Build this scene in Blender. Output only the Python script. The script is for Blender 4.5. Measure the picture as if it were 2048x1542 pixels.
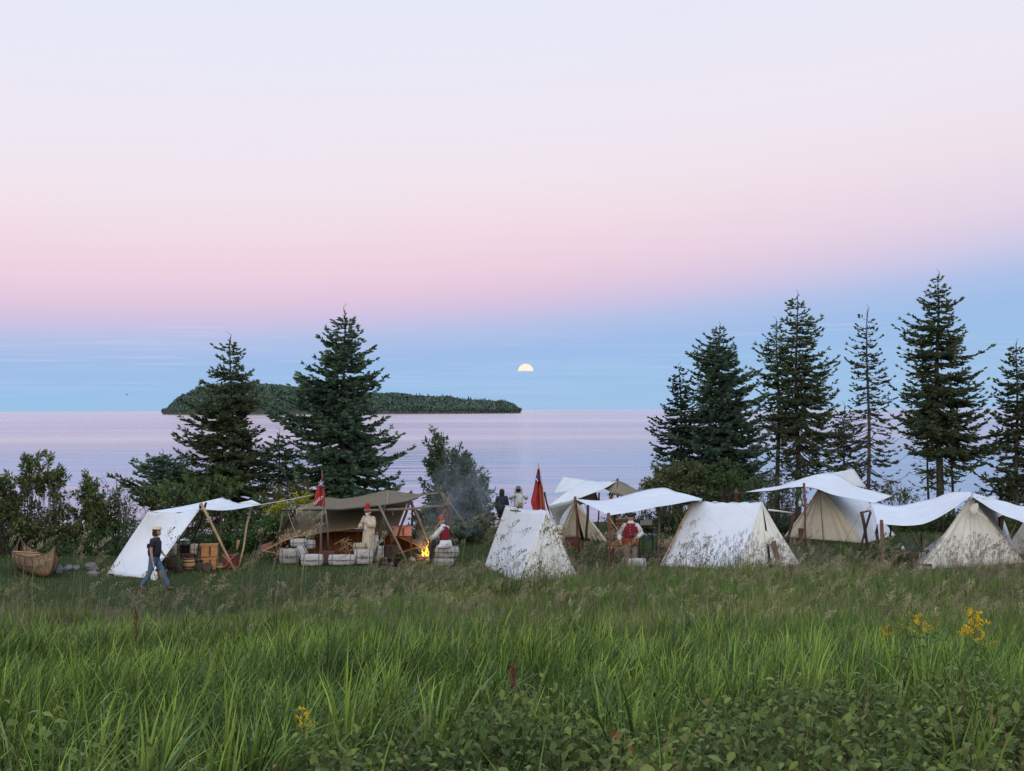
import bpy, bmesh, math, random
import numpy as np
from mathutils import Vector, Matrix, Quaternion

for o in list(bpy.data.objects):
    bpy.data.objects.remove(o)
scene = bpy.context.scene
COL = scene.collection
PI = math.pi
rad = math.radians

# ------------------------------------------------------------------ camera
F = 2600.0
CAMZ = 5.0
PITCH = math.atan(48.7 / F)
ROLL = 0.0037
_f = Vector((0, math.cos(PITCH), math.sin(PITCH)))
_r0 = Vector((1, 0, 0)); _u0 = Vector((0, -math.sin(PITCH), math.cos(PITCH)))
_r = _r0 * math.cos(ROLL) - _u0 * math.sin(ROLL)
_u = _u0 * math.cos(ROLL) + _r0 * math.sin(ROLL)
CAMP = Vector((0, 0, CAMZ))
cd = bpy.data.cameras.new("camera")
cam = bpy.data.objects.new("camera", cd); COL.objects.link(cam)
cam.matrix_world = Matrix(((_r.x, _u.x, -_f.x, 0), (_r.y, _u.y, -_f.y, 0), (_r.z, _u.z, -_f.z, CAMZ), (0, 0, 0, 1)))
cd.sensor_width = 36.0; cd.lens = F / 2048 * 36.0
cd.clip_start = 0.1; cd.clip_end = 200000
scene.camera = cam

def P(px, py, Y):
    d = _f + _r * ((px - 1024) / F) - _u * ((py - 771) / F)
    return CAMP + d * (Y / d.y)
def G(px, py, z=0.0):
    d = _f + _r * ((px - 1024) / F) - _u * ((py - 771) / F)
    return CAMP + d * ((z - CAMZ) / d.z)
def Yg(py): return 5 * F / (py - 819.7)

# ------------------------------------------------------------------ world: dusk sky opposite the sunset
def srgb(r, g, b):
    def c(v):
        v /= 255.0
        return v / 12.92 if v <= 0.04045 else ((v + 0.055) / 1.055) ** 2.4
    return (c(r), c(g), c(b), 1.0)

class NT:
    def __init__(s, tree):
        s.t = tree; s.n = tree.nodes; s.l = tree.links
    def new(s, typ, **kw):
        n = s.n.new(typ)
        for k, v in kw.items():
            setattr(n, k, v)
        return n
    def put(s, sock, v):
        if isinstance(v, bpy.types.NodeSocket): s.l.new(v, sock)
        elif v is not None: sock.default_value = v
    def math(s, op, a, b=None, c=None, clamp=False):
        n = s.new('ShaderNodeMath', operation=op, use_clamp=clamp)
        s.put(n.inputs[0], a); s.put(n.inputs[1], b)
        if c is not None: s.put(n.inputs[2], c)
        return n.outputs[0]
    def ramp(s, fac, stops, interp='LINEAR'):
        n = s.new('ShaderNodeValToRGB'); cr = n.color_ramp; cr.interpolation = interp
        while len(cr.elements) < len(stops): cr.elements.new(0.5)
        for e, (p, c) in zip(cr.elements, stops):
            e.position = p; e.color = c if len(c) == 4 else (*c, 1)
        s.put(n.inputs[0], fac)
        return n.outputs[0]
    def mix(s, fac, a, b, blend='MIX'):
        n = s.new('ShaderNodeMix', data_type='RGBA', blend_type=blend)
        s.put(n.inputs[0], fac); s.put(n.inputs[6], a); s.put(n.inputs[7], b)
        return n.outputs[2]
    def noise(s, vec, scale, detail=3, rough=0.55, dist=0.0):
        n = s.new('ShaderNodeTexNoise')
        s.put(n.inputs['Vector'], vec); s.put(n.inputs['Scale'], scale)
        n.inputs['Detail'].default_value = detail; n.inputs['Roughness'].default_value = rough
        n.inputs['Distortion'].default_value = dist
        return n.outputs[0]
    def mapping(s, vec, scale=(1, 1, 1), loc=(0, 0, 0), rot=(0, 0, 0)):
        n = s.new('ShaderNodeMapping')
        s.put(n.inputs[0], vec); n.inputs[1].default_value = loc; n.inputs[2].default_value = rot; n.inputs[3].default_value = scale
        return n.outputs[0]

world = bpy.data.worlds.new("World"); scene.world = world; world.use_nodes = True
w = NT(world.node_tree); world.node_tree.nodes.clear()
tc = w.new('ShaderNodeTexCoord')
sep = w.new('ShaderNodeSeparateXYZ'); w.l.new(tc.outputs['Generated'], sep.inputs[0])
sx, sy, sz = sep.outputs
xc = w.math('MINIMUM', w.math('MAXIMUM', sx, -0.6), 0.6)
# the Earth's shadow rises towards the right
tilt = w.math('ADD', w.math('MULTIPLY', xc, 0.066), w.math('MULTIPLY', w.math('MULTIPLY', xc, xc), 0.09))
el = w.math('SUBTRACT', sz, tilt)
# blend height of belt: fac 0..1 <-> elevation -0.05..0.40
fac = w.math('MULTIPLY', w.math('ADD', el, 0.05), 1 / 0.45, clamp=True)
def e(px): return (px / F + 0.05) / 0.45
east = w.ramp(fac, [
    (0.0, srgb(160, 196, 229)),
    (e(8), srgb(159, 195, 230)),
    (e(60), srgb(155, 193, 232)),
    (e(120), srgb(160, 190, 232)),
    (e(165), srgb(180, 193, 231)),
    (e(205), srgb(208, 195, 226)),
    (e(240), srgb(225, 200, 223)),
    (e(290), srgb(236, 209, 225)),
    (e(370), srgb(241, 220, 230)),
    (e(460), srgb(241, 229, 238)),
    (e(560), srgb(238, 232, 243)),
    (e(700), srgb(233, 233, 247)),
    (e(830), srgb(228, 232, 248)),
    (1.0, srgb(212, 222, 243)),
])
# the pink weakens away from the antisolar point, to the right
pale = w.ramp(fac, [(0.0, srgb(160, 196, 229)), (e(100), srgb(156, 190, 232)), (e(165), srgb(176, 194, 232)), (e(215), srgb(204, 204, 232)), (e(280), srgb(224, 213, 232)), (e(400), srgb(236, 225, 236)), (e(560), srgb(236, 232, 244)), (1.0, srgb(220, 228, 246))])
east = w.mix(w.math('MULTIPLY', w.math('MULTIPLY', w.math('ADD', sx, -0.02), 2.8, clamp=True), 0.85), east, pale)
# wisps of thin cloud low in the blue band
cv = w.mapping(tc.outputs['Generated'], scale=(2.2, 2.2, 70.0), rot=(0, rad(0.6), 0))
cn = w.noise(cv, 3.0, 5, 0.55, 0.3)
cm = w.math('MULTIPLY', w.math('SUBTRACT', cn, 0.50), 3.6, clamp=True)
band = w.math('MULTIPLY', w.math('MULTIPLY', sz, 60.0, clamp=True), w.math('SUBTRACT', 1.0, w.math('MULTIPLY', w.math('SUBTRACT', sz, 0.035), 28.0, clamp=True)))
cfac = w.math('MULTIPLY', w.math('MULTIPLY', cm, band), 0.48)
east = w.mix(cfac, east, srgb(188, 205, 238))
# two or three brighter streaks above the moon
cv2 = w.mapping(tc.outputs['Generated'], scale=(5.0, 5.0, 200.0), loc=(3.1, 0, 0), rot=(0, rad(-0.4), 0))
cn2 = w.noise(cv2, 2.2, 4, 0.5, 0.2)
cm2 = w.math('MULTIPLY', w.math('SUBTRACT', cn2, 0.60), 5.0, clamp=True)
band2 = w.math('MULTIPLY', w.math('MULTIPLY', w.math('SUBTRACT', sz, 0.02), 50.0, clamp=True), w.math('SUBTRACT', 1.0, w.math('MULTIPLY', w.math('SUBTRACT', sz, 0.065), 60.0, clamp=True)))
east = w.mix(w.math('MULTIPLY', w.math('MULTIPLY', cm2, band2), 0.55), east, srgb(212, 210, 236))
# upper sky and the afterglow behind the camera
up = w.ramp(sz, [(0.0, srgb(212, 222, 243)), (0.36, srgb(212, 222, 243)), (0.6, (1.0, 1.16, 1.5, 1)), (1.0, (0.95, 1.18, 1.7, 1))])
low = w.math('MULTIPLY', w.math('SUBTRACT', sz, 0.33), 5.0, clamp=True)
sky = w.mix(low, east, up)
west = w.ramp(sz, [(0.0, (1.3, 1.18, 1.05, 1)), (0.15, (1.45, 1.40, 1.35, 1)), (0.4, (1.25, 1.35, 1.5, 1)), (0.8, (1.0, 1.2, 1.6, 1)), (1.0, (0.95, 1.18, 1.7, 1))])
wf = w.math('MULTIPLY', w.math('SUBTRACT', 0.15, sy), 1.4, clamp=True)
sky = w.mix(wf, sky, west)
bg = w.new('ShaderNodeBackground'); w.put(bg.inputs[0], sky); bg.inputs[1].default_value = 1.0
wo = w.new('ShaderNodeOutputWorld'); w.l.new(bg.outputs[0], wo.inputs[0])

# the last soft glow of the set sun, low behind the camera
sl = bpy.data.lights.new("sun", 'SUN'); sl.energy = 0.8; sl.angle = rad(30); sl.color = (1.0, 0.86, 0.72)
so = bpy.data.objects.new("sun", sl); COL.objects.link(so)
_d = Vector((0.28, 1.0, -0.42)).normalized()
so.rotation_euler = _d.to_track_quat('-Z', 'Y').to_euler(); so.location = (-30, -60, 40)

scene.view_settings.view_transform = 'Standard'
scene.view_settings.look = 'None'
scene.view_settings.exposure = 0.0
scene.view_settings.gamma = 1.0
scene.render.engine = 'CYCLES'
scene.cycles.max_bounces = 8
scene.cycles.diffuse_bounces = 3
scene.cycles.glossy_bounces = 3
scene.cycles.transparent_max_bounces = 12
scene.cycles.volume_bounces = 1
scene.cycles.volume_step_rate = 2.0
scene.cycles.use_denoising = True
scene.cycles.denoising_prefilter = 'NONE'

# ------------------------------------------------------------------ materials
def new_mat(name):
    m = bpy.data.materials.new(name); m.use_nodes = True
    m.node_tree.nodes.clear()
    return m, NT(m.node_tree)
def finish(m, t, shader, disp=None):
    o = t.new('ShaderNodeOutputMaterial'); t.l.new(shader, o.inputs[0])
    return m
_mc = {}
def M(name, col, rough=0.8, var=0.15, scale=6.0, bump=0.3, trans=0.0, metal=0.0, stretch=(1, 1, 1), col2=None, emit=None, spec=0.3, dist=0.02):
    if name in _mc: return _mc[name]
    m, t = new_mat(name)
    tc = t.new('ShaderNodeTexCoord'); v = t.mapping(tc.outputs['Object'], scale=stretch)
    n = t.noise(v, scale, 5, 0.6, 0.4)
    c = col if len(col) == 4 else (*col, 1)
    lo = tuple(x * (1 - var) for x in c[:3]) + (1,)
    hi = tuple(min(1, x * (1 + var)) for x in c[:3]) + (1,)
    if col2: hi = (*col2[:3], 1)
    cc = t.ramp(n, [(0.3, lo), (0.7, hi)])
    bs = t.new('ShaderNodeBsdfPrincipled')
    t.put(bs.inputs['Base Color'], cc); bs.inputs['Roughness'].default_value = rough; bs.inputs['Metallic'].default_value = metal
    bs.inputs['Specular IOR Level'].default_value = spec
    if bump:
        b = t.new('ShaderNodeBump'); b.inputs['Strength'].default_value = bump; b.inputs['Distance'].default_value = dist
        n2 = t.noise(v, scale * 4, 4, 0.6)
        t.put(b.inputs['Height'], n2); t.l.new(b.outputs[0], bs.inputs['Normal'])
    if emit:
        bs.inputs['Emission Color'].default_value = (*emit[:3], 1); bs.inputs['Emission Strength'].default_value = emit[3]
    out = bs.outputs[0]
    if trans:
        tr = t.new('ShaderNodeBsdfTranslucent'); t.put(tr.inputs[0], cc)
        mx = t.new('ShaderNodeMixShader'); mx.inputs[0].default_value = trans
        t.l.new(out, mx.inputs[1]); t.l.new(tr.outputs[0], mx.inputs[2]); out = mx.outputs[0]
    _mc[name] = m
    return finish(m, t, out)

def foliage_mat(name, trans=0.3, rough=0.6, spec=0.15):
    """colour from the per-blade / per-leaf attribute 'Col'"""
    m, t = new_mat(name)
    a = t.new('ShaderNodeAttribute', attribute_name='Col')
    bs = t.new('ShaderNodeBsdfPrincipled'); t.l.new(a.outputs[0], bs.inputs['Base Color'])
    bs.inputs['Roughness'].default_value = rough; bs.inputs['Specular IOR Level'].default_value = spec
    tr = t.new('ShaderNodeBsdfTranslucent'); t.l.new(a.outputs[0], tr.inputs[0])
    mx = t.new('ShaderNodeMixShader'); mx.inputs[0].default_value = trans
    t.l.new(bs.outputs[0], mx.inputs[1]); t.l.new(tr.outputs[0], mx.inputs[2])
    return finish(m, t, mx.outputs[0])
FOL = foliage_mat('leaf_surface'); GRASSM = foliage_mat('grass_blade', 0.16, 0.6, 0.15); NEEDLE = foliage_mat('needle_surface', 0.08, 0.6, 0.2)

# ------------------------------------------------------------------ object helpers
def tag(o, label=None, cat=None, group=None, kind=None):
    if label: o['label'] = label
    if cat: o['category'] = cat
    if group: o['group'] = group
    if kind: o['kind'] = kind
    return o
def empty(name, loc, label, cat, group=None, rz=0.0):
    o = bpy.data.objects.new(name, None); COL.objects.link(o)
    o.location = loc; o.rotation_euler = (0, 0, rz); o.empty_display_size = 0.2
    return tag(o, label, cat, group)
def link_mesh(name, me, mats, parent=None):
    if not isinstance(mats, (list, tuple)): mats = [mats]
    for m in mats: me.materials.append(m)
    o = bpy.data.objects.new(name, me); COL.objects.link(o)
    if parent is not None: o.parent = parent
    return o
def np_mesh(name, V, Fc, mats, parent=None, cols=None, smooth=False):
    """V (n,3), Fc (m,k) all faces of one size, cols (n,3)"""
    V = np.ascontiguousarray(V, dtype=np.float32); Fc = np.ascontiguousarray(Fc, dtype=np.int32)
    me = bpy.data.meshes.new(name); m, k = Fc.shape
    me.vertices.add(len(V)); me.vertices.foreach_set('co', V.ravel())
    me.loops.add(m * k); me.loops.foreach_set('vertex_index', Fc.ravel())
    me.polygons.add(m); me.polygons.foreach_set('loop_start', np.arange(0, m * k, k, dtype=np.int32))
    me.polygons.foreach_set('loop_total', np.full(m, k, dtype=np.int32))
    if smooth: me.polygons.foreach_set('use_smooth', np.ones(m, dtype=bool))
    me.update(calc_edges=True)
    if cols is not None:
        a = me.color_attributes.new('Col', 'FLOAT_COLOR', 'POINT')
        c = np.ones((len(V), 4), dtype=np.float32); c[:, :3] = np.clip(cols, 0, 1)
        a.data.foreach_set('color', c.ravel())
    return link_mesh(name, me, mats, parent)

class MB:
    """collects shapes into one mesh"""
    def __init__(s): s.v = []; s.f = []
    def add(s, vs, fs):
        k = len(s.v); s.v += [tuple(x) for x in vs]; s.f += [tuple(i + k for i in f) for f in fs]
        return s
    def tube(s, pts, r, n=7, cap=True):
        pts = [Vector(p) for p in pts]; m = len(pts)
        rs = r if isinstance(r, (list, tuple)) else [r] * m
        vs = []; up = None
        for i, p in enumerate(pts):
            d = (pts[min(i + 1, m - 1)] - pts[max(i - 1, 0)])
            if d.length < 1e-9: d = Vector((0, 0, 1))
            d.normalize()
            if up is None: up = Vector((0, 0, 1)) if abs(d.z) < 0.9 else Vector((1, 0, 0))
            a = d.cross(up)
            if a.length < 1e-6: a = d.cross(Vector((1, 0, 0.3)))
            a.normalize(); b = d.cross(a); up = -b if False else up
            rr = rs[i]; ra, rb = rr if isinstance(rr, tuple) else (rr, rr)
            for j in range(n):
                t = 2 * PI * j / n
                vs.append(p + a * (ra * math.cos(t)) + b * (rb * math.sin(t)))
        fs = [(i * n + j, i * n + (j + 1) % n, (i + 1) * n + (j + 1) % n, (i + 1) * n + j) for i in range(m - 1) for j in range(n)]
        if cap: fs += [tuple(range(n))[::-1], tuple((m - 1) * n + j for j in range(n))]
        return s.add(vs, fs)
    def box(s, c, size, R=None, bev=0.0):
        hx, hy, hz = size[0] / 2, size[1] / 2, size[2] / 2
        bm = bmesh.new(); bmesh.ops.create_cube(bm, size=1.0)
        for v in bm.verts: v.co = Vector((v.co.x * size[0], v.co.y * size[1], v.co.z * size[2]))
        if bev: bmesh.ops.bevel(bm, geom=bm.edges[:], offset=bev, segments=2, affect='EDGES', profile=0.6)
        bm.verts.index_update()
        vs = [(R @ v.co if R is not None else v.co) + Vector(c) for v in bm.verts]
        fs = [[v.index for v in f.verts] for f in bm.faces]
        bm.free()
        return s.add(vs, fs)
    def rings(s, rings, cap=True):
        n = len(rings[0]); m = len(rings); vs = [p for r in rings for p in r]
        fs = [(i * n + j, i * n + (j + 1) % n, (i + 1) * n + (j + 1) % n, (i + 1) * n + j) for i in range(m - 1) for j in range(n)]
        if cap: fs += [tuple(range(n))[::-1], tuple((m - 1) * n + j for j in range(n))]
        return s.add(vs, fs)
    def lathe(s, c, prof, n=16, axis=None):
        c = Vector(c); R = Matrix.Identity(3) if axis is None else Vector(axis).normalized().to_track_quat('Z', 'Y').to_matrix()
        return s.rings([[c + R @ Vector((r * math.cos(2 * PI * j / n), r * math.sin(2 * PI * j / n), z)) for j in range(n)] for r, z in prof])
    def ell(s, c, r, n=12, m=8, R=None, jit=0.0, seed=0):
        rg = random.Random(seed); c = Vector(c); rr = []
        for i in range(m + 1):
            th = PI * (0.02 + 0.96 * i / m); ring = []
            for j in range(n):
                k = 1 + rg.uniform(-jit, jit)
                p = Vector((r[0] * math.sin(th) * math.cos(2 * PI * j / n) * k, r[1] * math.sin(th) * math.sin(2 * PI * j / n) * k, -r[2] * math.cos(th) * k))
                ring.append(c + (R @ p if R is not None else p))
            rr.append(ring)
        return s.rings(rr)
    def build(s, name, mat, parent=None, smooth=False, local=True, label=None):
        me = bpy.data.meshes.new(name)
        vs = s.v
        if parent is not None and local:
            pass
        me.from_pydata(vs, [], s.f); me.validate(); me.update()
        if smooth:
            for p in me.polygons: p.use_smooth = True
        o = link_mesh(name, me, mat, parent)
        if label: o['label'] = label
        return o
def setorigin(o, c):
    c = Vector(c); o.data.transform(Matrix.Translation(-c)); o.location = c; return o

def sheet(mb_name, grid, mat, parent=None, nu=14, nv=14, sag=0.0, wr=0.012, seed=0, thick=0.006, wdir=0, origin=None, edge=0.0):
    """cloth through a grid of control points (rows x cols), Catmull-Rom between them"""
    R, C = len(grid), len(grid[0]); g = [[Vector(p) for p in r] for r in grid]
    def cr(pts, t):
        n = len(pts)
        if n == 2: return pts[0].lerp(pts[1], t)
        x = t * (n - 1); i = min(int(x), n - 2); u = x - i
        p1, p2 = pts[i], pts[i + 1]
        p0 = pts[i - 1] if i > 0 else p1 * 2 - p2; p3 = pts[i + 2] if i + 2 < n else p2 * 2 - p1
        return 0.5 * ((2 * p1) + (p2 - p0) * u + (2 * p0 - 5 * p1 + 4 * p2 - p3) * u * u + (3 * p1 - 3 * p2 + p3 - p0) * u ** 3)
    rg = random.Random(seed)
    ph = [(rg.uniform(0, 6.28), rg.uniform(4, 16), rg.uniform(-2.5, 2.5), rg.uniform(0.3, 1)) for _ in range(6)]
    vs = []
    for i in range(nv + 1):
        v = i / nv
        row = [cr([g[r][c] for r in range(R)], v) for c in range(C)]
        for j in range(nu + 1):
            u = j / nu
            p = cr(row, u)
            p.z -= sag * 4 * u * (1 - u) * (0.4 + 0.6 * 4 * v * (1 - v)) if sag else 0
            a, b = (u, v) if wdir == 0 else (v, u)
            wv = sum(k * math.sin(q + f * a * 2.2 + s_ * b * 2) for q, f, s_, k in ph) * wr
            vs.append(p + Vector((0.2 * wv, wv * 0.7, wv * 0.6)))
    fs = [(i * (nu + 1) + j, i * (nu + 1) + j + 1, (i + 1) * (nu + 1) + j + 1, (i + 1) * (nu + 1) + j) for i in range(nv) for j in range(nu)]
    me = bpy.data.meshes.new(mb_name)
    if origin is not None: vs = [x - Vector(origin) for x in vs]
    me.from_pydata([tuple(x) for x in vs], [], fs); me.update()
    for p in me.polygons: p.use_smooth = True
    o = link_mesh(mb_name, me, mat, parent)
    if origin is not None and parent is None: o.location = origin
    md = o.modifiers.new('thickness', 'SOLIDIFY'); md.thickness = thick; md.offset = 0
    return o

# value noise for layout
class VN:
    def __init__(s, seed): s.g = np.random.default_rng(seed).random((64, 64))
    def __call__(s, x, y, sc=1.0):
        x = np.asarray(x) / sc; y = np.asarray(y) / sc
        xi = np.floor(x).astype(int); yi = np.floor(y).astype(int); fx = x - xi; fy = y - yi
        fx = fx * fx * (3 - 2 * fx); fy = fy * fy * (3 - 2 * fy); g = s.g
        a = g[xi % 64, yi % 64]; b = g[(xi + 1) % 64, yi % 64]; c = g[xi % 64, (yi + 1) % 64]; d = g[(xi + 1) % 64, (yi + 1) % 64]
        return (a * (1 - fx) + b * fx) * (1 - fy) + (c * (1 - fx) + d * fx) * fy
vn1, vn2, vn3 = VN(1), VN(2), VN(3)

# ------------------------------------------------------------------ terrain, lake
def bank_edge(x): return np.interp(x, [-60, -30, -4, 0, 8, 30, 60], [50.5, 52, 52, 57, 59.5, 61, 60])
def ground_z(x, y):
    x = np.asarray(x, float); y = np.asarray(y, float)
    z = np.interp(y, [-80, 0, 4, 8, 14, 22, 30, 35, 400], [4.2, 3.4, 2.95, 2.35, 1.5, 0.62, 0.1, 0, 0])
    ed = bank_edge(x)
    z = z - 3.6 * np.clip((y - ed) / 5.0, 0, 1) ** 1.3
    z = z + (vn1(x, y, 3.1) - 0.5) * 0.14 * np.clip((36 - y) / 10, 0.12, 1)
    return z
xs = np.concatenate([np.linspace(-300, -45, 12)[:-1], np.arange(-45, 45.01, 0.5), np.linspace(45, 300, 12)[1:]])
ys = np.concatenate([np.linspace(-80, 0, 10)[:-1], np.arange(0, 68, 0.5)])
XX, YY = np.meshgrid(xs, ys); ZZ = ground_z(XX, YY)
nx, ny = len(xs), len(ys)
idx = np.arange(nx * ny).reshape(ny, nx)
q = np.stack([idx[:-1, :-1], idx[:-1, 1:], idx[1:, 1:], idx[1:, :-1]], -1).reshape(-1, 4)
m, t = new_mat('grassy_ground')
tc = t.new('ShaderNodeTexCoord')
n1 = t.noise(tc.outputs['Object'], 0.8, 5, 0.6); n2 = t.noise(tc.outputs['Object'], 14.0, 5, 0.7)
c1 = t.ramp(n1, [(0.3, (0.020, 0.032, 0.010, 1)), (0.55, (0.030, 0.046, 0.014, 1)), (0.75, (0.044, 0.048, 0.020, 1))])
c2 = t.mix(t.math('MULTIPLY', n2, 0.6), c1, (0.02, 0.024, 0.01, 1))
bs = t.new('ShaderNodeBsdfPrincipled'); t.put(bs.inputs['Base Color'], c2); bs.inputs['Roughness'].default_value = 0.95; bs.inputs['Specular IOR Level'].default_value = 0.1
b = t.new('ShaderNodeBump'); b.inputs['Strength'].default_value = 0.8; b.inputs['Distance'].default_value = 0.05; t.put(b.inputs['Height'], n2); t.l.new(b.outputs[0], bs.inputs['Normal'])
finish(m, t, bs.outputs[0])
gr = np_mesh('ground', np.stack([XX, YY, ZZ], -1).reshape(-1, 3), q, m, smooth=True); gr['kind'] = 'structure'

# lake: one sheet out to the horizon, gentle swell and wind patches
m, t = new_mat('lake_water')
geo = t.new('ShaderNodeNewGeometry'); pos = geo.outputs['Position']
sw1 = t.noise(t.mapping(pos, scale=(0.018, 0.11, 1)), 1.0, 3, 0.5, 0.6)
sw2 = t.noise(t.mapping(pos, scale=(0.05, 0.32, 1), rot=(0, 0, rad(3))), 1.0, 3, 0.55, 0.5)
sw3 = t.noise(t.mapping(pos, scale=(0.9, 3.2, 1)), 1.0, 3, 0.6, 0.2)
_sp = t.new('ShaderNodeSeparateXYZ'); t.l.new(pos, _sp.inputs[0])
calm = t.math('ADD', 0.5, t.math('MULTIPLY', t.math('MULTIPLY', t.math('SUBTRACT', t.math('ADD', _sp.outputs[1], t.math('MULTIPLY', sw1, 60)), 215), 1 / 40.0, clamp=True), 0.6))
hgt = t.math('ADD', t.math('MULTIPLY', sw1, 0.42), t.math('ADD', t.math('MULTIPLY', sw2, 0.17), t.math('MULTIPLY', sw3, 0.006)))
b = t.new('ShaderNodeBump'); t.put(b.inputs['Strength'], t.math('MINIMUM', calm, 1.0)); b.inputs['Distance'].default_value = 1.0; t.put(b.inputs['Height'], hgt)
patch = t.noise(t.mapping(pos, scale=(0.0016, 0.011, 1), rot=(0, 0, rad(4))), 1.0, 4, 0.6, 0.5)
sepp = t.new('ShaderNodeSeparateXYZ'); t.l.new(pos, sepp.inputs[0])
far = t.math('MULTIPLY', t.math('SUBTRACT', sepp.outputs[1], 190), 1 / 60.0, clamp=True)
rgh = t.math('ADD', t.math('MULTIPLY', far, 0.06), t.math('MULTIPLY', t.math('MULTIPLY', t.math('SUBTRACT', patch, 0.42), 2.5, clamp=True), t.math('ADD', 0.03, t.math('MULTIPLY', far, 0.07))))
rgh = t.math('ADD', rgh, 0.065)
gl = t.new('ShaderNodeBsdfGlossy'); gl.distribution = 'GGX'; gl.inputs[0].default_value = (0.97, 0.905, 0.925, 1); t.put(gl.inputs['Roughness'], rgh); t.l.new(b.outputs[0], gl.inputs['Normal'])  # gloss tinted pink, so the reflected sky is warmed by colour
df = t.new('ShaderNodeBsdfDiffuse'); df.inputs[0].default_value = (0.14, 0.19, 0.27, 1)
mx = t.new('ShaderNodeMixShader')
fr = t.new('ShaderNodeFresnel'); fr.inputs[0].default_value = 1.45; t.l.new(b.outputs[0], fr.inputs['Normal'])
t.l.new(fr.outputs[0], mx.inputs[0]); t.l.new(df.outputs[0], mx.inputs[1]); t.l.new(gl.outputs[0], mx.inputs[2])
finish(m, t, mx.outputs[0])
WZ = -2.0
ws = [50, 60, 80, 120, 200, 400, 900, 2500, 8000, 30000, 90000]
vv = []; ff = []
for i, y in enumerate(ws):
    for x in (-60000, -3000, -300, 0, 300, 3000, 60000): vv.append((x, y, WZ))
for i in range(len(ws) - 1):
    for j in range(6): a = i * 7 + j; ff.append((a, a + 1, a + 8, a + 7))
wat = np_mesh('lake_water', np.array(vv), np.array(ff), m); wat['kind'] = 'structure'

# ------------------------------------------------------------------ instancing bakers (numpy)
def rot_from_axes(fwd, upv):
    """(N,3) forward and approx up -> (N,3,3) matrices with columns (side, forward, up)"""
    f = fwd / np.maximum(np.linalg.norm(fwd, axis=1, keepdims=True), 1e-9)
    s = np.cross(f, upv); s /= np.maximum(np.linalg.norm(s, axis=1, keepdims=True), 1e-9)
    u = np.cross(s, f)
    return np.stack([s, f, u], -1)
def bake(TV, TF, R, pos, scale, col, shade=None):
    TV = np.asarray(TV, float); TF = np.asarray(TF); N = len(pos); n = len(TV)
    sc = np.asarray(scale, float)
    if sc.ndim == 1: sc = np.repeat(sc[:, None], 3, 1)
    V = np.einsum('nij,nkj->nki', R, TV[None] * sc[:, None, :]) + pos[:, None, :]
    Fc = TF[None] + (np.arange(N) * n)[:, None, None]
    C = np.repeat(col[:, None, :], n, 1)
    if shade is not None: C = C * np.asarray(shade)[None, :, None]
    return V.reshape(-1, 3), Fc.reshape(-1, TF.shape[1]), C.reshape(-1, 3)
def merge(parts):
    V, Fc, C = [], [], []; k = 0
    for v, f, c in parts:
        V.append(v); Fc.append(f + k); C.append(c); k += len(v)
    return np.concatenate(V), np.concatenate(Fc), np.concatenate(C)

# ------------------------------------------------------------------ spruces
SPR_V = []; SPR_F = []
for k, a in enumerate((0, PI / 3, 2 * PI / 3)):      # needle spray: three crossed tapered blades along +y
    w_ = 0.17; ca, sa = math.cos(a), math.sin(a)
    for (x, y) in ((-w_ * 0.5, 0), (-w_, 0.45), (0, 1.0), (w_, 0.45)):
        SPR_V.append((x * ca, y, x * sa))
    SPR_F.append((4 * k, 4 * k + 1, 4 * k + 2, 4 * k + 3))
BARK = M('spruce_bark', (0.075, 0.06, 0.055), 0.95, 0.35, 9, 0.9, stretch=(1, 1, 0.3))
DEADW = M('dead_twig', (0.09, 0.075, 0.065), 0.95, 0.3, 12, 0.5)

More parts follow.
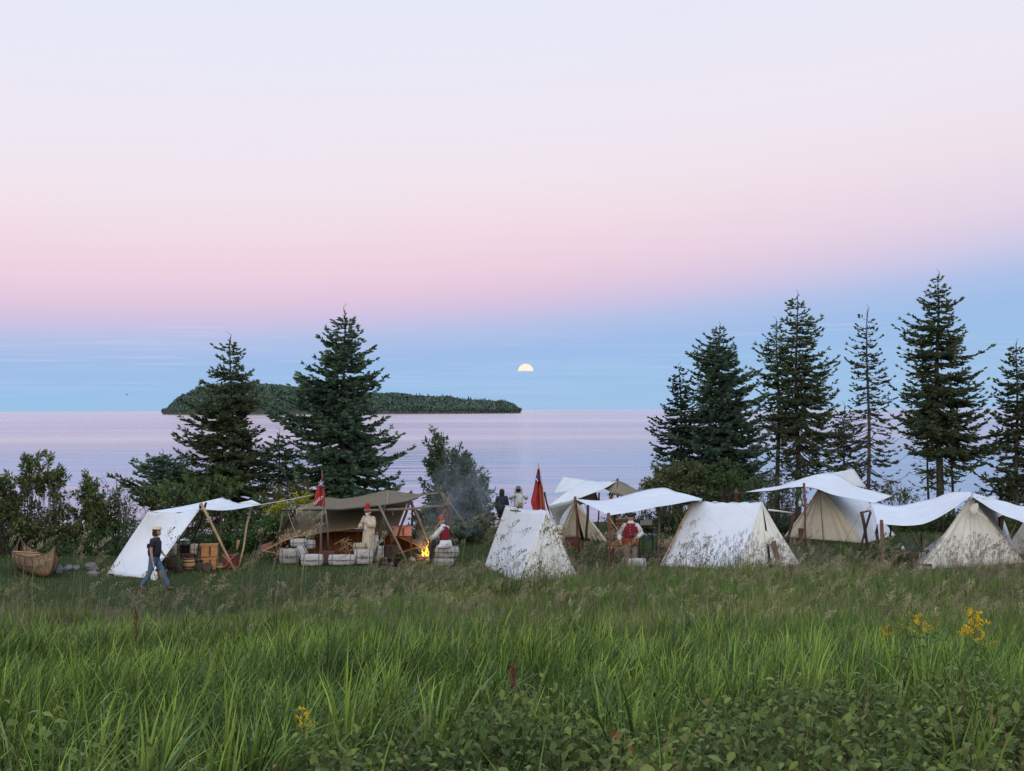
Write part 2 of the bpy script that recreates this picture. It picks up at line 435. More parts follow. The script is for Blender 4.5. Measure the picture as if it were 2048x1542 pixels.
def spruce(name, base, px_top, prof, seed, label, col, col2, dens=1.0, bare=0.12, droop=0.10, spray=0.15, cover=1.0, lean=0.0, trunk_r=None, deadlow=0.0, group='spruces along the shore'):
    """prof: list of (height fraction, reach to the left, reach to the right) in metres"""
    rg = np.random.default_rng(seed); bx, by, bz = base; H = px_top - bz
    root = empty(name, base, label, 'tree', group)
    hs = [p[0] for p in prof]; L = [p[1] for p in prof]; Rr = [p[2] for p in prof]
    tr = trunk_r or H * 0.0125
    ph = rg.uniform(0, 6.28, 2)
    def tx(z): return (lean * z / H + 0.05 * math.sin(ph[0] + z * 0.8), 0.05 * math.sin(ph[1] + z * 0.7))
    mb = MB()
    pts = [(*tx(H * i / 14), H * i / 14 - (0.3 if i == 0 else 0)) for i in range(15)]
    mb.tube(pts, [tr * (1.25 if i == 0 else 1) * (1 - i / 14) ** 0.8 + 0.012 for i in range(15)], 9)
    mb.build('trunk', BARK, root, smooth=True)
    wood = MB(); Rm, Pm, Sm, Cm = [], [], [], []
    z = H * bare
    while z < H * 0.985:
        fz = z / H
        nb = int(rg.integers(6, 9) * dens + 0.5) if fz < 0.9 else 4
        nb += int(max(np.interp(fz, hs, L), np.interp(fz, hs, Rr)) * 0.9)
        a0 = rg.uniform(0, 2 * PI)
        for b_ in range(nb):
            az = a0 + 2 * PI * b_ / nb + rg.normal(0, 0.25)
            zz = z + rg.uniform(-0.12, 0.12)
            f2 = min(max(zz / H, 0), 1)
            l, r = np.interp(f2, hs, L), np.interp(f2, hs, Rr)
            ca, sa = math.cos(az), math.sin(az)
            reach = (r if ca > 0 else l) * abs(ca) ** 0.9 + (l + r) * 0.5 * (1 - abs(ca) ** 0.9)
            Lb = reach * rg.choice([rg.uniform(0.82, 1.06), rg.uniform(0.5, 0.85)], p=[0.62, 0.38])
            Lb *= 0.72 + 0.58 * vn1(zz * 1.5 + seed, az * 1.2 + seed, 0.9)
            if vn2(zz + seed * 1.3, az * 1.1, 0.8) > 0.80 and f2 < 0.9: Lb *= 0.6
            if Lb < 0.1: Lb = 0.1
            # branch curve: out, a little down, tip turned up
            up0 = 0.50 * (f2 - 0.50); dr = droop * Lb * (1.2 - f2)
            n = max(4, int(Lb / 0.22))
            tt = np.linspace(0, 1, n + 1)
            x = tt * Lb; zc = up0 * x - dr * np.sin(tt * PI * 0.85) * 1.3 + 0.11 * Lb * tt ** 3
            side = 0.06 * Lb * np.sin(tt * 3 + rg.uniform(0, 6)) * tt
            ox, oy = tx(zz)
            B = np.stack([ox + x * ca - side * sa, oy + x * sa + side * ca, zz + zc], 1)
            rr = 0.006 + 0.010 * Lb * (1 - tt) ** 1.2
            if Lb > 0.35: wood.tube(B, list(rr), 4, cap=False)
            dead = f2 < deadlow and rg.random() < 0.75
            # side twigs
            st = 0.075 / max(dens, 0.6)
            m_ = max(3, int(Lb / st))
            t0 = 0.08 if f2 > 0.5 else 0.14
            ts = np.sort(rg.uniform(t0, 1.0, m_))
            for k, tq in enumerate(ts):
                if rg.random() > cover: continue
                i = min(int(tq * n), n - 1); u = tq * n - i
                p = B[i] * (1 - u) + B[i + 1] * u
                d = B[i + 1] - B[i]; d /= np.linalg.norm(d)
                s = 1 if k % 2 else -1
                tl = (0.32 * Lb * (1.05 - tq) + 0.10) * rg.uniform(0.6, 1.15); tl = min(tl, 0.75)
                an = rg.uniform(0.72, 1.0) * s
                h = np.array([d[0] * math.cos(an) - d[1] * math.sin(an), d[0] * math.sin(an) + d[1] * math.cos(an), d[2] * 0.6 - rg.uniform(-0.05, 0.28)])
                h /= np.linalg.norm(h)
                if dead:
                    if rg.random() < 0.5: wood.tube([p, p + h * tl * 0.8 + np.array([0, 0, rg.uniform(-.05, .05)])], [0.006, 0.003], 3, cap=False)
                    if rg.random() < 0.72: continue
                ns = max(1, int(tl / (spray * 0.5)))
                for q in range(ns):
                    pp = p + h * (tl * (q + 0.3) / ns)
                    for side_ in ((0,) if q == ns - 1 else (-1, 1)):
                        hh = h + np.array([-h[1], h[0], 0]) * side_ * rg.uniform(0.35, 0.85) + rg.normal(0, 0.14, 3)
                        if f2 > 0.25: hh[2] += rg.uniform(-0.05, 0.3)
                        Rm.append(hh); Pm.append(pp); Sm.append(spray * rg.uniform(0.85, 1.55))
                        inner = 0.55 + 0.45 * min(1, tq + 0.15)
                        mixc = rg.random()
                        Cm.append((np.array(col) * (1 - mixc) + np.array(col2) * mixc) * rg.uniform(0.72, 1.25))
            # tip
            d = B[-1] - B[-2]
            for q in range(3):
                if dead and q: break
                Rm.append(d / np.linalg.norm(d) + rg.normal(0, 0.25, 3)); Pm.append(B[-1]); Sm.append(spray * 1.15); Cm.append(np.array(col2) * rg.uniform(0.9, 1.3))
        z += (0.23 + 0.07 * (1 - fz)) / (dens ** 0.5) * rg.uniform(0.75, 1.2) * (1.0 if H < 9 else 1.1)
    # leader
    ox, oy = tx(H)
    for q in range(10):
        Rm.append(np.array([rg.normal(0, 0.6), rg.normal(0, 0.6), 1.0])); Pm.append(np.array([ox, oy, H - 0.08 * q])); Sm.append(spray * 0.8); Cm.append(np.array(col))
    wood.tube([(*tx(H), H - 0.2), (ox + rg.uniform(-.1, .1), oy, H + 0.16), (ox + rg.uniform(-.15, .15), oy, H + 0.30)], [0.014, 0.01, 0.006], 4)
    wood.build('branches', BARK, root)
    Rm = np.array(Rm); N = len(Rm)
    upv = np.tile([0.0, 0, 1], (N, 1)) + rg.normal(0, 0.3, (N, 3))
    V, Fc, C = bake(SPR_V, SPR_F, rot_from_axes(Rm, upv), np.array(Pm), np.array(Sm), np.array(Cm))
    np_mesh('crown', V, Fc, NEEDLE, root, C)
    return root

def prof_px(xt, Y, pts, ybase, ytop):
    """profile from photo readings: (y, xleft, xright)"""
    s = F / Y
    out = [((ybase - y) / (ybase - ytop), max(0.05, (xt - a) / s), max(0.05, (b_ - xt) / s)) for y, a, b_ in pts]
    return sorted(out)
def put_spruce(xt, ytop, Y, pts, seed, label, **kw):
    x = P(xt, 900, Y).x; gz = float(ground_z(x, Y)); b_ = Vector((x, Y, gz))
    ztop = P(xt, ytop, Y).z
    # pixel row of the base
    yb = 819.7 + (5 - gz) / Y * F
    return spruce('spruce_tree', b_, ztop, prof_px(xt, Y, pts, yb, ytop), seed, label, **kw)

blue = (0.050, 0.092, 0.060); blue2 = (0.13, 0.21, 0.135)
brn = (0.052, 0.080, 0.042); brn2 = (0.125, 0.165, 0.085)
grn = (0.055, 0.086, 0.038); grn2 = (0.13, 0.18, 0.075)
put_spruce(688, 622, 50.5, [(625, 684, 694), (660, 654, 716), (690, 632, 730), (715, 610, 737), (725, 626, 743), (745, 598, 748), (762, 578, 758), (790, 570, 760), (812, 545, 770), (834, 528, 772), (860, 560, 786), (880, 575, 800), (897, 590, 832), (925, 560, 815), (950, 560, 812), (975, 570, 806), (1000, 620, 760)],
           11, 'tallest dense blue-green spruce behind the olive canoe shelter', col=blue, col2=blue2, dens=1.1, bare=0.13, spray=0.18, droop=0.14, cover=0.9)
put_spruce(461, 678, 51, [(680, 455, 468), (700, 428, 480), (712, 440, 494), (735, 445, 478), (752, 412, 506), (765, 400, 514), (790, 392, 526), (820, 348, 530), (845, 350, 528), (870, 340, 526), (900, 344, 540), (920, 300, 560), (937, 256, 560), (965, 275, 540), (985, 350, 545), (1005, 400, 530)],
           23, 'broad spruce with brown cone-laden top behind the left lean-to', col=(0.052, 0.082, 0.044), col2=(0.13, 0.165, 0.085), dens=1.05, bare=0.12, spray=0.175, droop=0.16, cover=0.95)
put_spruce(325, 912, 50.5, [(916, 305, 345), (930, 268, 390), (945, 256, 410), (965, 262, 420), (990, 280, 430), (1010, 300, 420)],
           73, 'low spreading spruce skirt left of the cone-laden spruce', col=blue, col2=blue2, dens=1.0, bare=0.15, spray=0.17, droop=0.1)
put_spruce(556, 868, 51.5, [(872, 545, 566), (890, 520, 590), (915, 505, 600), (940, 500, 610), (970, 505, 605), (995, 520, 590)],
           79, 'small spruce filling the gap between the two big left spruces', col=blue, col2=blue2, dens=0.95, bare=0.15, spray=0.16, droop=0.12)
put_spruce(1441, 655, 57, [(658, 1436, 1447), (694, 1400, 1470), (720, 1391, 1483), (760, 1385, 1510), (800, 1375, 1520), (850, 1350, 1530), (880, 1330, 1535), (915, 1320, 1545), (950, 1330, 1535), (985, 1370, 1500), (1010, 1420, 1470)],
           31, 'dense dark blue-green spruce with full conical crown beside low green trees', col=(0.050, 0.090, 0.060), col2=(0.12, 0.19, 0.13), dens=1.25, bare=0.10, spray=0.155, droop=0.13)
put_spruce(1361, 737, 57.5, [(740, 1356, 1366), (760, 1340, 1380), (809, 1324, 1390), (844, 1308, 1400), (882, 1286, 1400), (920, 1310, 1400), (965, 1284, 1400), (985, 1300, 1390), (1010, 1340, 1380)],
           37, 'shorter spruce at the left end of the right-hand row of trees', col=(0.032, 0.054, 0.040), col2=(0.06, 0.09, 0.066), dens=1.05, bare=0.08, spray=0.15, droop=0.14)
put_spruce(1595, 592, 58, [(594, 1590, 1600), (617, 1570, 1620), (635, 1575, 1612), (655, 1562, 1650), (680, 1560, 1654), (700, 1550, 1640), (728, 1530, 1686), (771, 1540, 1684), (809, 1535, 1697), (840, 1530, 1705), (867, 1540, 1728), (900, 1555, 1720), (930, 1560, 1700), (960, 1570, 1640)],
           41, 'tall ragged brown-green spruce, bare trunk rising beside the white back fly', col=brn, col2=brn2, dens=0.92, bare=0.2, spray=0.18, droop=0.22, cover=0.84, deadlow=0.40)
put_spruce(1556, 645, 59, [(648, 1552, 1561), (670, 1540, 1570), (690, 1524, 1580), (710, 1503, 1580), (745, 1505, 1585), (790, 1508, 1590), (840, 1515, 1595), (880, 1520, 1600), (920, 1530, 1590), (960, 1540, 1575)],
           43, 'slimmer spruce pressed against the left of the tall ragged spruce', col=grn, col2=brn2, dens=0.85, bare=0.24, spray=0.175, droop=0.22, cover=0.82, deadlow=0.44)
put_spruce(1737, 622, 57.5, [(625, 1733, 1741), (637, 1718, 1750), (672, 1708, 1766), (694, 1698, 1764), (717, 1705, 1782), (735, 1688, 1780), (755, 1700, 1788), (800, 1700, 1790), (830, 1680, 1800), (870, 1668, 1810), (910, 1660, 1812), (950, 1665, 1806), (975, 1690, 1780)],
           47, 'thin sparse spruce with see-through crown and long bare trunk', col=brn, col2=(0.09, 0.095, 0.055), dens=0.78, bare=0.13, spray=0.155, droop=0.18, cover=0.62, deadlow=0.52, trunk_r=0.085)
put_spruce(1877, 552, 57, [(556, 1872, 1882), (580, 1864, 1892), (613, 1840, 1914), (628, 1838, 1916), (645, 1824, 1912), (675, 1788, 1930), (694, 1810, 1964), (728, 1796, 1957), (771, 1800, 1978), (800, 1780, 1990), (832, 1768, 1998), (850, 1790, 2005), (870, 1802, 2008), (895, 1815, 1985), (917, 1830, 1955), (950, 1822, 1925), (975, 1812, 1930)],
           53, 'tallest spruce of the right-hand row, heavy dark crown over a thick bare trunk', col=(0.050, 0.076, 0.040), col2=(0.12, 0.155, 0.080), dens=0.96, bare=0.18, spray=0.18, droop=0.2, cover=0.88, deadlow=0.31, trunk_r=0.17)
put_spruce(2034, 690, 56, [(692, 2030, 2038), (720, 2012, 2056), (745, 1990, 2070), (786, 1984, 2085), (830, 1985, 2090), (886, 1973, 2095), (925, 1965, 2100), (960, 1946, 2100), (985, 1985, 2080), (1010, 2010, 2060)],
           59, 'spruce cut by the right edge of the view, brown-green crown to the ground', col=brn, col2=(0.09, 0.10, 0.045), dens=0.95, bare=0.08, spray=0.175, droop=0.17, cover=0.88)
put_spruce(1690, 815, 60, [(818, 1686, 1694), (840, 1665, 1715), (880, 1650, 1728), (910, 1645, 1735), (940, 1640, 1735), (970, 1655, 1720)],
           61, 'small bushy spruce between the ragged spruce and the thin one', col=(0.04, 0.05, 0.027), col2=brn2, dens=0.9, bare=0.1, spray=0.165, droop=0.16, cover=0.85)
put_spruce(1857, 790, 60, [(800, 1845, 1870), (860, 1838, 1875), (920, 1832, 1880), (960, 1825, 1885), (985, 1830, 1880)],
           67, 'dark slender sapling trunk just left of the thick spruce trunk', col=grn, col2=grn2, dens=0.6, bare=0.08, spray=0.13, cover=0.45, deadlow=0.7, trunk_r=0.05)
put_spruce(1903, 790, 59, [(800, 1890, 1918), (860, 1885, 1925), (920, 1888, 1930), (960, 1890, 1933), (985, 1895, 1920)],
           71, 'dark slender sapling trunk just right of the thick spruce trunk', col=grn, col2=grn2, dens=0.6, bare=0.1, spray=0.13, cover=0.4, deadlow=0.7, trunk_r=0.06)

# ------------------------------------------------------------------ shrubs and broadleaf trees
LEAF_V = [(0, 0, 0), (-0.26, 0.42, 0.05), (0, 0.42, -0.03), (0.26, 0.42, 0.05), (0, 1.0, -0.10)]
LEAF_F = [(0, 2, 1, 1), (0, 3, 2, 2)]
LV = [(0, 0, 0), (-0.24, 0.45, 0.06), (0, 1.0, -0.10), (0.24, 0.45, 0.06)]
LF = [(0, 3, 2, 1)]
STEM = M('shrub_stem', (0.10, 0.085, 0.07), 0.9, 0.3, 10, 0.3)
def bush(name, px, Y, blobs, seed, label, cat='shrub', nclus=70, nleaf=46, leaf=0.075, col=(0.05, 0.075, 0.025), col2=(0.10, 0.13, 0.045), stems=7, group='shrubs at the back of the camp', spread=0.14, depth=0.9, upl=0.35, twigs=0):
    rg = np.random.default_rng(seed)
    x0 = P(px, 1000, Y).x; b0 = Vector((x0, Y, float(ground_z(x0, Y))))
    root = empty(name, b0, label, cat, group)
    s = F / Y; areas = np.array([b_[2] * b_[3] for b_ in blobs], float); pr = areas / areas.sum()
    cl = []
    for _ in range(nclus):
        b_ = blobs[rg.choice(len(blobs), p=pr)]
        while True:
            q = rg.uniform(-1, 1, 3)
            if 0.05 < (q * q).sum() < 1: break
        cx, cy = b_[0] + q[0] * b_[2], b_[1] - q[2] * b_[3]
        w_ = P(cx, cy, Y); dy = q[1] * b_[2] / s * depth
        cl.append(np.array([w_.x - b0.x, dy, max(0.08, w_.z - b0.z)]))
    cl = np.array(cl)
    wood = MB()
    sts = []
    for k in range(stems):
        sb = np.array([rg.normal(0, 0.18 + 0.03 * stems), rg.normal(0, 0.15), -0.1]); sts.append(sb)
    for c in cl:
        sb = sts[np.argmin([np.linalg.norm((sb - c)[:2]) + rg.uniform(0, .5) for sb in sts])]
        mid = sb * 0.45 + c * 0.55; mid[2] = sb[2] + (c[2] - sb[2]) * 0.62; mid[:2] += rg.normal(0, 0.06, 2)
        wood.tube([sb, (sb + mid) / 2 + rg.normal(0, 0.04, 3), mid, c], [0.020, 0.015, 0.010, 0.004], 4, cap=False)
    for k in range(twigs):
        c = cl[rg.integers(len(cl))]; d = rg.normal(0, 0.5, 3); d[2] = abs(d[2]) + 0.5
        p1 = c + d * 0.35
        wood.tube([c * [1, 1, .7], p1, p1 + d * 0.3 + rg.normal(0, 0.1, 3)], [0.009, 0.006, 0.003], 3, cap=False)
        wood.tube([p1, p1 + rg.normal(0, 0.25, 3) + [0, 0, .15]], [0.005, 0.002], 3, cap=False)
    wood.build('stems', STEM, root)
    if nleaf:
        nleaf = int(nleaf * 1.0); leaf *= 1.38; spread *= 0.95
        col = tuple(v * 1.45 for v in col); col2 = tuple(v * 1.45 for v in col2)
        N = nclus * nleaf; ci = np.repeat(np.arange(nclus), nleaf)
        cen = cl.mean(0); sd = (cl - cen) * [1.1, 1.1, 0.5] + [0, 0, 0.55] + rg.normal(0, 0.45, (nclus, 3)); sd[:, 2] = np.maximum(sd[:, 2], -0.1)
        sd /= np.linalg.norm(sd, axis=1, keepdims=True); SL = rg.uniform(0.30, 0.80, nclus) * spread / 0.14
        tq = rg.random(N) ** 0.8; off = rg.normal(0, 1, (N, 3)) * (spread * 0.42 * (1.15 - 0.7 * tq))[:, None]
        pos = cl[ci] + sd[ci] * ((tq - 0.35) * SL[ci])[:, None] + off; pos[:, 2] = np.maximum(pos[:, 2], 0.03)
        d = off / spread * 1.6 + sd[ci] * 0.6 + rg.normal(0, 0.45, (N, 3)); d[:, 2] += upl * 0.4
        tone = rg.random(nclus)[ci] * 0.45 + rg.random(N) * 0.25 + 0.30 * tq
        C = np.array(col)[None] * (1 - tone)[:, None] + np.array(col2)[None] * tone[:, None]; C *= rg.uniform(0.75, 1.25, (N, 1))
        V, Fc, Cc = bake(LV, LF, rot_from_axes(d, np.tile([0, 0, 1.0], (N, 1)) + rg.normal(0, 0.5, (N, 3))), pos, leaf * rg.uniform(0.7, 1.3, N), C)
        np_mesh('crown', V, Fc, FOL, root, Cc)
    return root

dk, dk2 = (0.038, 0.056, 0.022), (0.090, 0.115, 0.040)
bush('leafy_shrub', 75, 46.5, [(85, 950, 42, 40), (40, 985, 45, 30), (25, 1040, 55, 45), (120, 1000, 45, 40), (100, 1060, 70, 45)], 101, 'tallest leafy shrub behind the beached bark canoe', nclus=165, nleaf=46, leaf=0.11, col=dk, col2=(0.11, 0.12, 0.04), stems=9)
bush('leafy_shrub', 12, 45.5, [(-15, 1000, 50, 40), (0, 1070, 50, 45), (-60, 1050, 60, 60)], 102, 'dark shrub at the left edge of the camp clearing', nclus=120, nleaf=46, leaf=0.11, col=dk, col2=dk2)
bush('leafy_shrub', 180, 47, [(178, 985, 14, 28), (190, 1020, 34, 28), (180, 1065, 55, 40)], 103, 'narrow pointed shrub between canoe and white lean-to', nclus=120, nleaf=46, leaf=0.10, col=dk, col2=(0.10, 0.12, 0.04))
bush('bare_shrub', 232, 47.5, [(225, 1010, 30, 35), (250, 1040, 30, 35)], 104, 'twiggy half-bare shrub just left of the white lean-to', nclus=55, nleaf=20, leaf=0.09, col=dk, col2=dk2, twigs=60)
bush('leafy_shrub', 235, 45.5, [(215, 1095, 60, 28), (150, 1105, 50, 22), (270, 1085, 40, 35)], 105, 'low dark green shrub beside the foot of the white lean-to', nclus=95, nleaf=44, leaf=0.08, col=(0.03, 0.05, 0.018), col2=(0.05, 0.085, 0.03))
bush('leafy_shrub', 350, 48, [(310, 990, 38, 20), (365, 985, 60, 22), (430, 985, 40, 22), (380, 1020, 80, 25), (440, 1050, 60, 40), (340, 1080, 60, 40)], 106, 'wide green shrub rising behind the white lean-to', nclus=190, nleaf=44, leaf=0.085, col=(0.04, 0.06, 0.024), col2=(0.10, 0.14, 0.05), stems=10)
bush('leafy_shrub', 470, 47, [(440, 1085, 50, 30), (490, 1075, 40, 40), (510, 1045, 30, 35)], 107, 'dark shrub filling the gap behind the lean-to poles', nclus=110, nleaf=44, leaf=0.08, col=(0.028, 0.045, 0.018), col2=(0.055, 0.085, 0.03))
bush('leafy_shrub', 560, 48, [(560, 1000, 30, 18), (545, 1035, 30, 30), (525, 1010, 18, 20), (590, 985, 22, 14)], 108, 'sparse shrub between the lean-to tip and the olive tarp', nclus=60, nleaf=26, leaf=0.085, col=(0.045, 0.05, 0.02), col2=(0.10, 0.10, 0.035), twigs=14)
bush('goldenrod_shrub', 582, 46.5, [(598, 1006, 18, 9), (565, 1022, 26, 12), (612, 1000, 8, 6)], 109, 'yellow flowering shrub peeping over the left end of the olive tarp', nclus=45, nleaf=46, leaf=0.06, col=(0.11, 0.13, 0.02), col2=(0.30, 0.27, 0.025), spread=0.10)
bush('leafy_shrub', 520, 46, [(520, 1080, 28, 30), (545, 1060, 22, 26), (500, 1100, 22, 18)], 110, 'green tussocky shrub left of the canoe bow', nclus=80, nleaf=44, leaf=0.085, col=(0.035, 0.065, 0.02), col2=(0.075, 0.13, 0.04))
bush('leafy_tree', 915, 50, [(878, 895, 18, 22), (915, 925, 16, 16), (885, 935, 24, 26), (925, 960, 30, 28), (955, 975, 20, 22), (900, 985, 46, 30), (945, 1020, 42, 45), (890, 1040, 45, 40)], 111, 'slender leafy tree in the smoke right of the olive shelter', cat='tree', nclus=270, nleaf=50, leaf=0.11, col=(0.032, 0.052, 0.028), col2=(0.07, 0.10, 0.045), stems=5, twigs=22, spread=0.17)
bush('leafy_shrub', 960, 49, [(952, 1055, 22, 30), (925, 1080, 45, 28), (880, 1085, 50, 28)], 112, 'dark shrub at the foot of the slender leafy tree', nclus=120, nleaf=44, leaf=0.09, col=(0.028, 0.045, 0.024), col2=(0.055, 0.08, 0.035))
bush('leafy_shrub', 845, 49, [(835, 1075, 20, 25), (855, 1060, 16, 30)], 113, 'small shrub seen through the poles beside the campfire', nclus=45, nleaf=36, leaf=0.08, col=(0.035, 0.055, 0.022), col2=(0.08, 0.11, 0.04))
bush('leafy_tree', 1345, 55, [(1335, 950, 28, 18), (1370, 945, 36, 18), (1350, 975, 55, 24), (1310, 985, 25, 18)], 114, 'low olive-green tree in front of the left spruces of the row', cat='tree', nclus=130, nleaf=46, leaf=0.095, col=(0.045, 0.055, 0.024), col2=(0.10, 0.115, 0.05), stems=6)
bush('leafy_tree', 1450, 55, [(1445, 955, 34, 18), (1465, 975, 40, 20), (1420, 985, 35, 16)], 115, 'low fresh-green tree behind the middle white fly', cat='tree', nclus=110, nleaf=46, leaf=0.09, col=(0.04, 0.065, 0.028), col2=(0.09, 0.13, 0.055), stems=6)
bush('leafy_shrub', 1540, 54, [(1540, 985, 40, 26), (1580, 1000, 35, 28), (1530, 1030, 45, 30), (1500, 1000, 28, 25)], 116, 'leafy shrub between the middle tents, behind the hanging lantern', nclus=130, nleaf=38, leaf=0.09, col=(0.034, 0.05, 0.026), col2=(0.075, 0.10, 0.05))
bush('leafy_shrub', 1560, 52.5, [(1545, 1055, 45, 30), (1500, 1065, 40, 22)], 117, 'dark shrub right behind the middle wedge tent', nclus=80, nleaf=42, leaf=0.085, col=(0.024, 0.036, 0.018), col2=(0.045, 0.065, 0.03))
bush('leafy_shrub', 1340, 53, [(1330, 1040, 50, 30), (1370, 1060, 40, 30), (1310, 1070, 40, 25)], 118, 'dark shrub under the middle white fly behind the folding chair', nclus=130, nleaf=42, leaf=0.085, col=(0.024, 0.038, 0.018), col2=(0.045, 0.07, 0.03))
bush('bare_shrub', 1810, 56.5, [(1800, 995, 35, 12), (1780, 985, 12, 10)], 119, 'sparse twiggy shrub right of the highest white sheet', nclus=30, nleaf=18, leaf=0.09, col=dk, col2=dk2, twigs=30)
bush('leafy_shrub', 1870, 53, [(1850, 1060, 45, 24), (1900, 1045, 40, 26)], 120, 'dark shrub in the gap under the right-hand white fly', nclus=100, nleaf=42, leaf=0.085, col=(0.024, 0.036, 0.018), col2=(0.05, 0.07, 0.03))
bush('leafy_shrub', 1985, 57, [(1985, 1005, 40, 14), (2020, 985, 22, 14)], 121, 'thin shrub at the lake edge below the rightmost spruce', nclus=50, nleaf=34, leaf=0.09, col=dk, col2=dk2, twigs=14)
bush('leafy_shrub', 2005, 52, [(2010, 1040, 60, 26)], 122, 'dark shrub behind the rightmost tents', nclus=60, nleaf=42, leaf=0.09, col=dk, col2=dk2)
bush('leafy_shrub', 1265, 55, [(1280, 1000, 22, 14), (1245, 1045, 30, 18)], 123, 'small shrub seen under the pale back fly', nclus=50, nleaf=38, leaf=0.085, col=dk, col2=dk2)
bush('leafy_shrub', 1480, 51.5, [(1490, 1095, 50, 18), (1420, 1090, 50, 16)], 124, 'low shrub hidden behind the middle wedge tent', nclus=30, nleaf=30, leaf=0.085, col=dk, col2=dk2)

# ------------------------------------------------------------------ island
ID = 2720.0
prof = [(328, 822), (334, 814), (345, 806), (370, 792), (400, 778), (430, 770), (480, 765), (520, 766), (560, 770), (600, 774), (660, 779), (720, 783), (760, 787), (800, 787), (850, 791), (900, 793), (950, 799), (1000, 801), (1030, 803), (1038, 808), (1041, 822)]
ipx = np.array([p[0] for p in prof], float); ipz = np.array([P(p[0], p[1], ID).z for p in prof]); ipx_w = np.array([P(p[0], 800, ID).x for p in prof])
def isl_z(x, y):
    top = np.interp(x, ipx_w, ipz) - 17.0
    endw = np.sqrt(np.clip(np.minimum(x - ipx_w[0], ipx_w[-1] - x) / 170.0, 0.02, 1))
    d = (y - ID) / (130.0 * endw)
    edge = np.clip((1 - np.abs(d)) * 3.2, 0, 1)
    endf = np.clip(np.minimum(x - ipx_w[0], ipx_w[-1] - x) / 14.0, -0.3, 1)
    z = (top - WZ) * np.clip(edge, 0, 1) ** 0.7 * np.clip(endf, 0, 1) + WZ + 1.0
    z = z + (vn2(x, y, 22.0) - 0.5) * 7 * edge
    return np.where((np.abs(d) > 1) | (endf <= 0), WZ - 3.0, np.maximum(z, WZ + 0.4))
ix = np.linspace(ipx_w[0] - 12, ipx_w[-1] + 12, 150); iy = np.linspace(ID - 140, ID + 140, 44)
IX, IY = np.meshgrid(ix, iy); IZ = isl_z(IX, IY)
idx = np.arange(IX.size).reshape(IX.shape)
q = np.stack([idx[:-1, :-1], idx[:-1, 1:], idx[1:, 1:], idx[1:, :-1]], -1).reshape(-1, 4)
isl = np_mesh('island', np.stack([IX, IY, IZ], -1).reshape(-1, 3), q, M('island_soil', (0.05, 0.055, 0.04), 0.95, 0.4, 0.05, 0)); isl['kind'] = 'structure'
def conetree(n, layers, jag, rg):
    V = []; Fq = []
    for l in range(layers):
        z0 = 0.15 + 0.75 * l / layers; z1 = min(1.0, z0 + 1.25 / layers); r = 0.22 * (1 - l / (layers + 0.3))
        k = len(V)
        for j in range(n): a = 2 * PI * j / n; rr = r * rg.uniform(1 - jag, 1 + jag); V.append((rr * math.cos(a), rr * math.sin(a), z0 + rg.uniform(-.03, .03)))
        for j in range(n): a = 2 * PI * j / n; V.append((0.02 * math.cos(a), 0.02 * math.sin(a), z1))
        for j in range(n): Fq.append((k + j, k + (j + 1) % n, k + n + (j + 1) % n, k + n + j))
    return V, Fq
def broadtree(rg):
    V = []; Fq = []
    for a in (0, PI / 2):                       # pale stem
        k = len(V)
        for x, z in ((-.018, 0), (.018, 0), (.012, .75), (-.012, .75)): V.append((x * math.cos(a), x * math.sin(a), z))
        Fq.append((k, k + 1, k + 2, k + 3))
    nst = len(V)
    for _ in range(46):
        th = rg.uniform(0, 2 * PI); r = rg.uniform(0.02, 0.34); z = rg.uniform(0.42, 1.0); r *= math.sin(PI * min(1, max(0.1, (z - 0.3) / 0.72))) ** 0.6
        c = np.array([r * math.cos(th), r * math.sin(th), z]); k = len(V)
        a = rg.normal(0, 1, 3); a /= np.linalg.norm(a); b_ = np.cross(a, rg.normal(0, 1, 3)); b_ /= np.linalg.norm(b_)
        for s_, u_ in ((-1, -1), (1, -1), (1, 1), (-1, 1)): V.append(tuple(c + (a * s_ + b_ * u_) * 0.07))
        Fq.append((k, k + 1, k + 2, k + 3))
    return V, Fq, nst
rg = np.random.default_rng(7)
parts = []
N = 9000
tx_ = rg.uniform(ipx_w[0], ipx_w[-1], N); _ew = np.sqrt(np.clip(np.minimum(tx_ - ipx_w[0], ipx_w[-1] - tx_) / 170.0, 0.02, 1))
ty_ = ID + (rg.beta(1.1, 2.0, N) * 2 - 1) * 129 * _ew
ty_[:2600] = ID - rg.uniform(0.86, 0.985, 2600) * 130 * _ew[:2600]
tz_ = isl_z(tx_, ty_); ok = tz_ > WZ - 1
tx_, ty_, tz_ = tx_[ok], ty_[ok], tz_[ok]; N = len(tx_)
kindr = rg.random(N); right = tx_ > np.interp(620, ipx, ipx_w)
isb = (kindr < np.where(right, 0.66, 0.76)) | (vn1(tx_, ty_, 45.0) < 0.40)
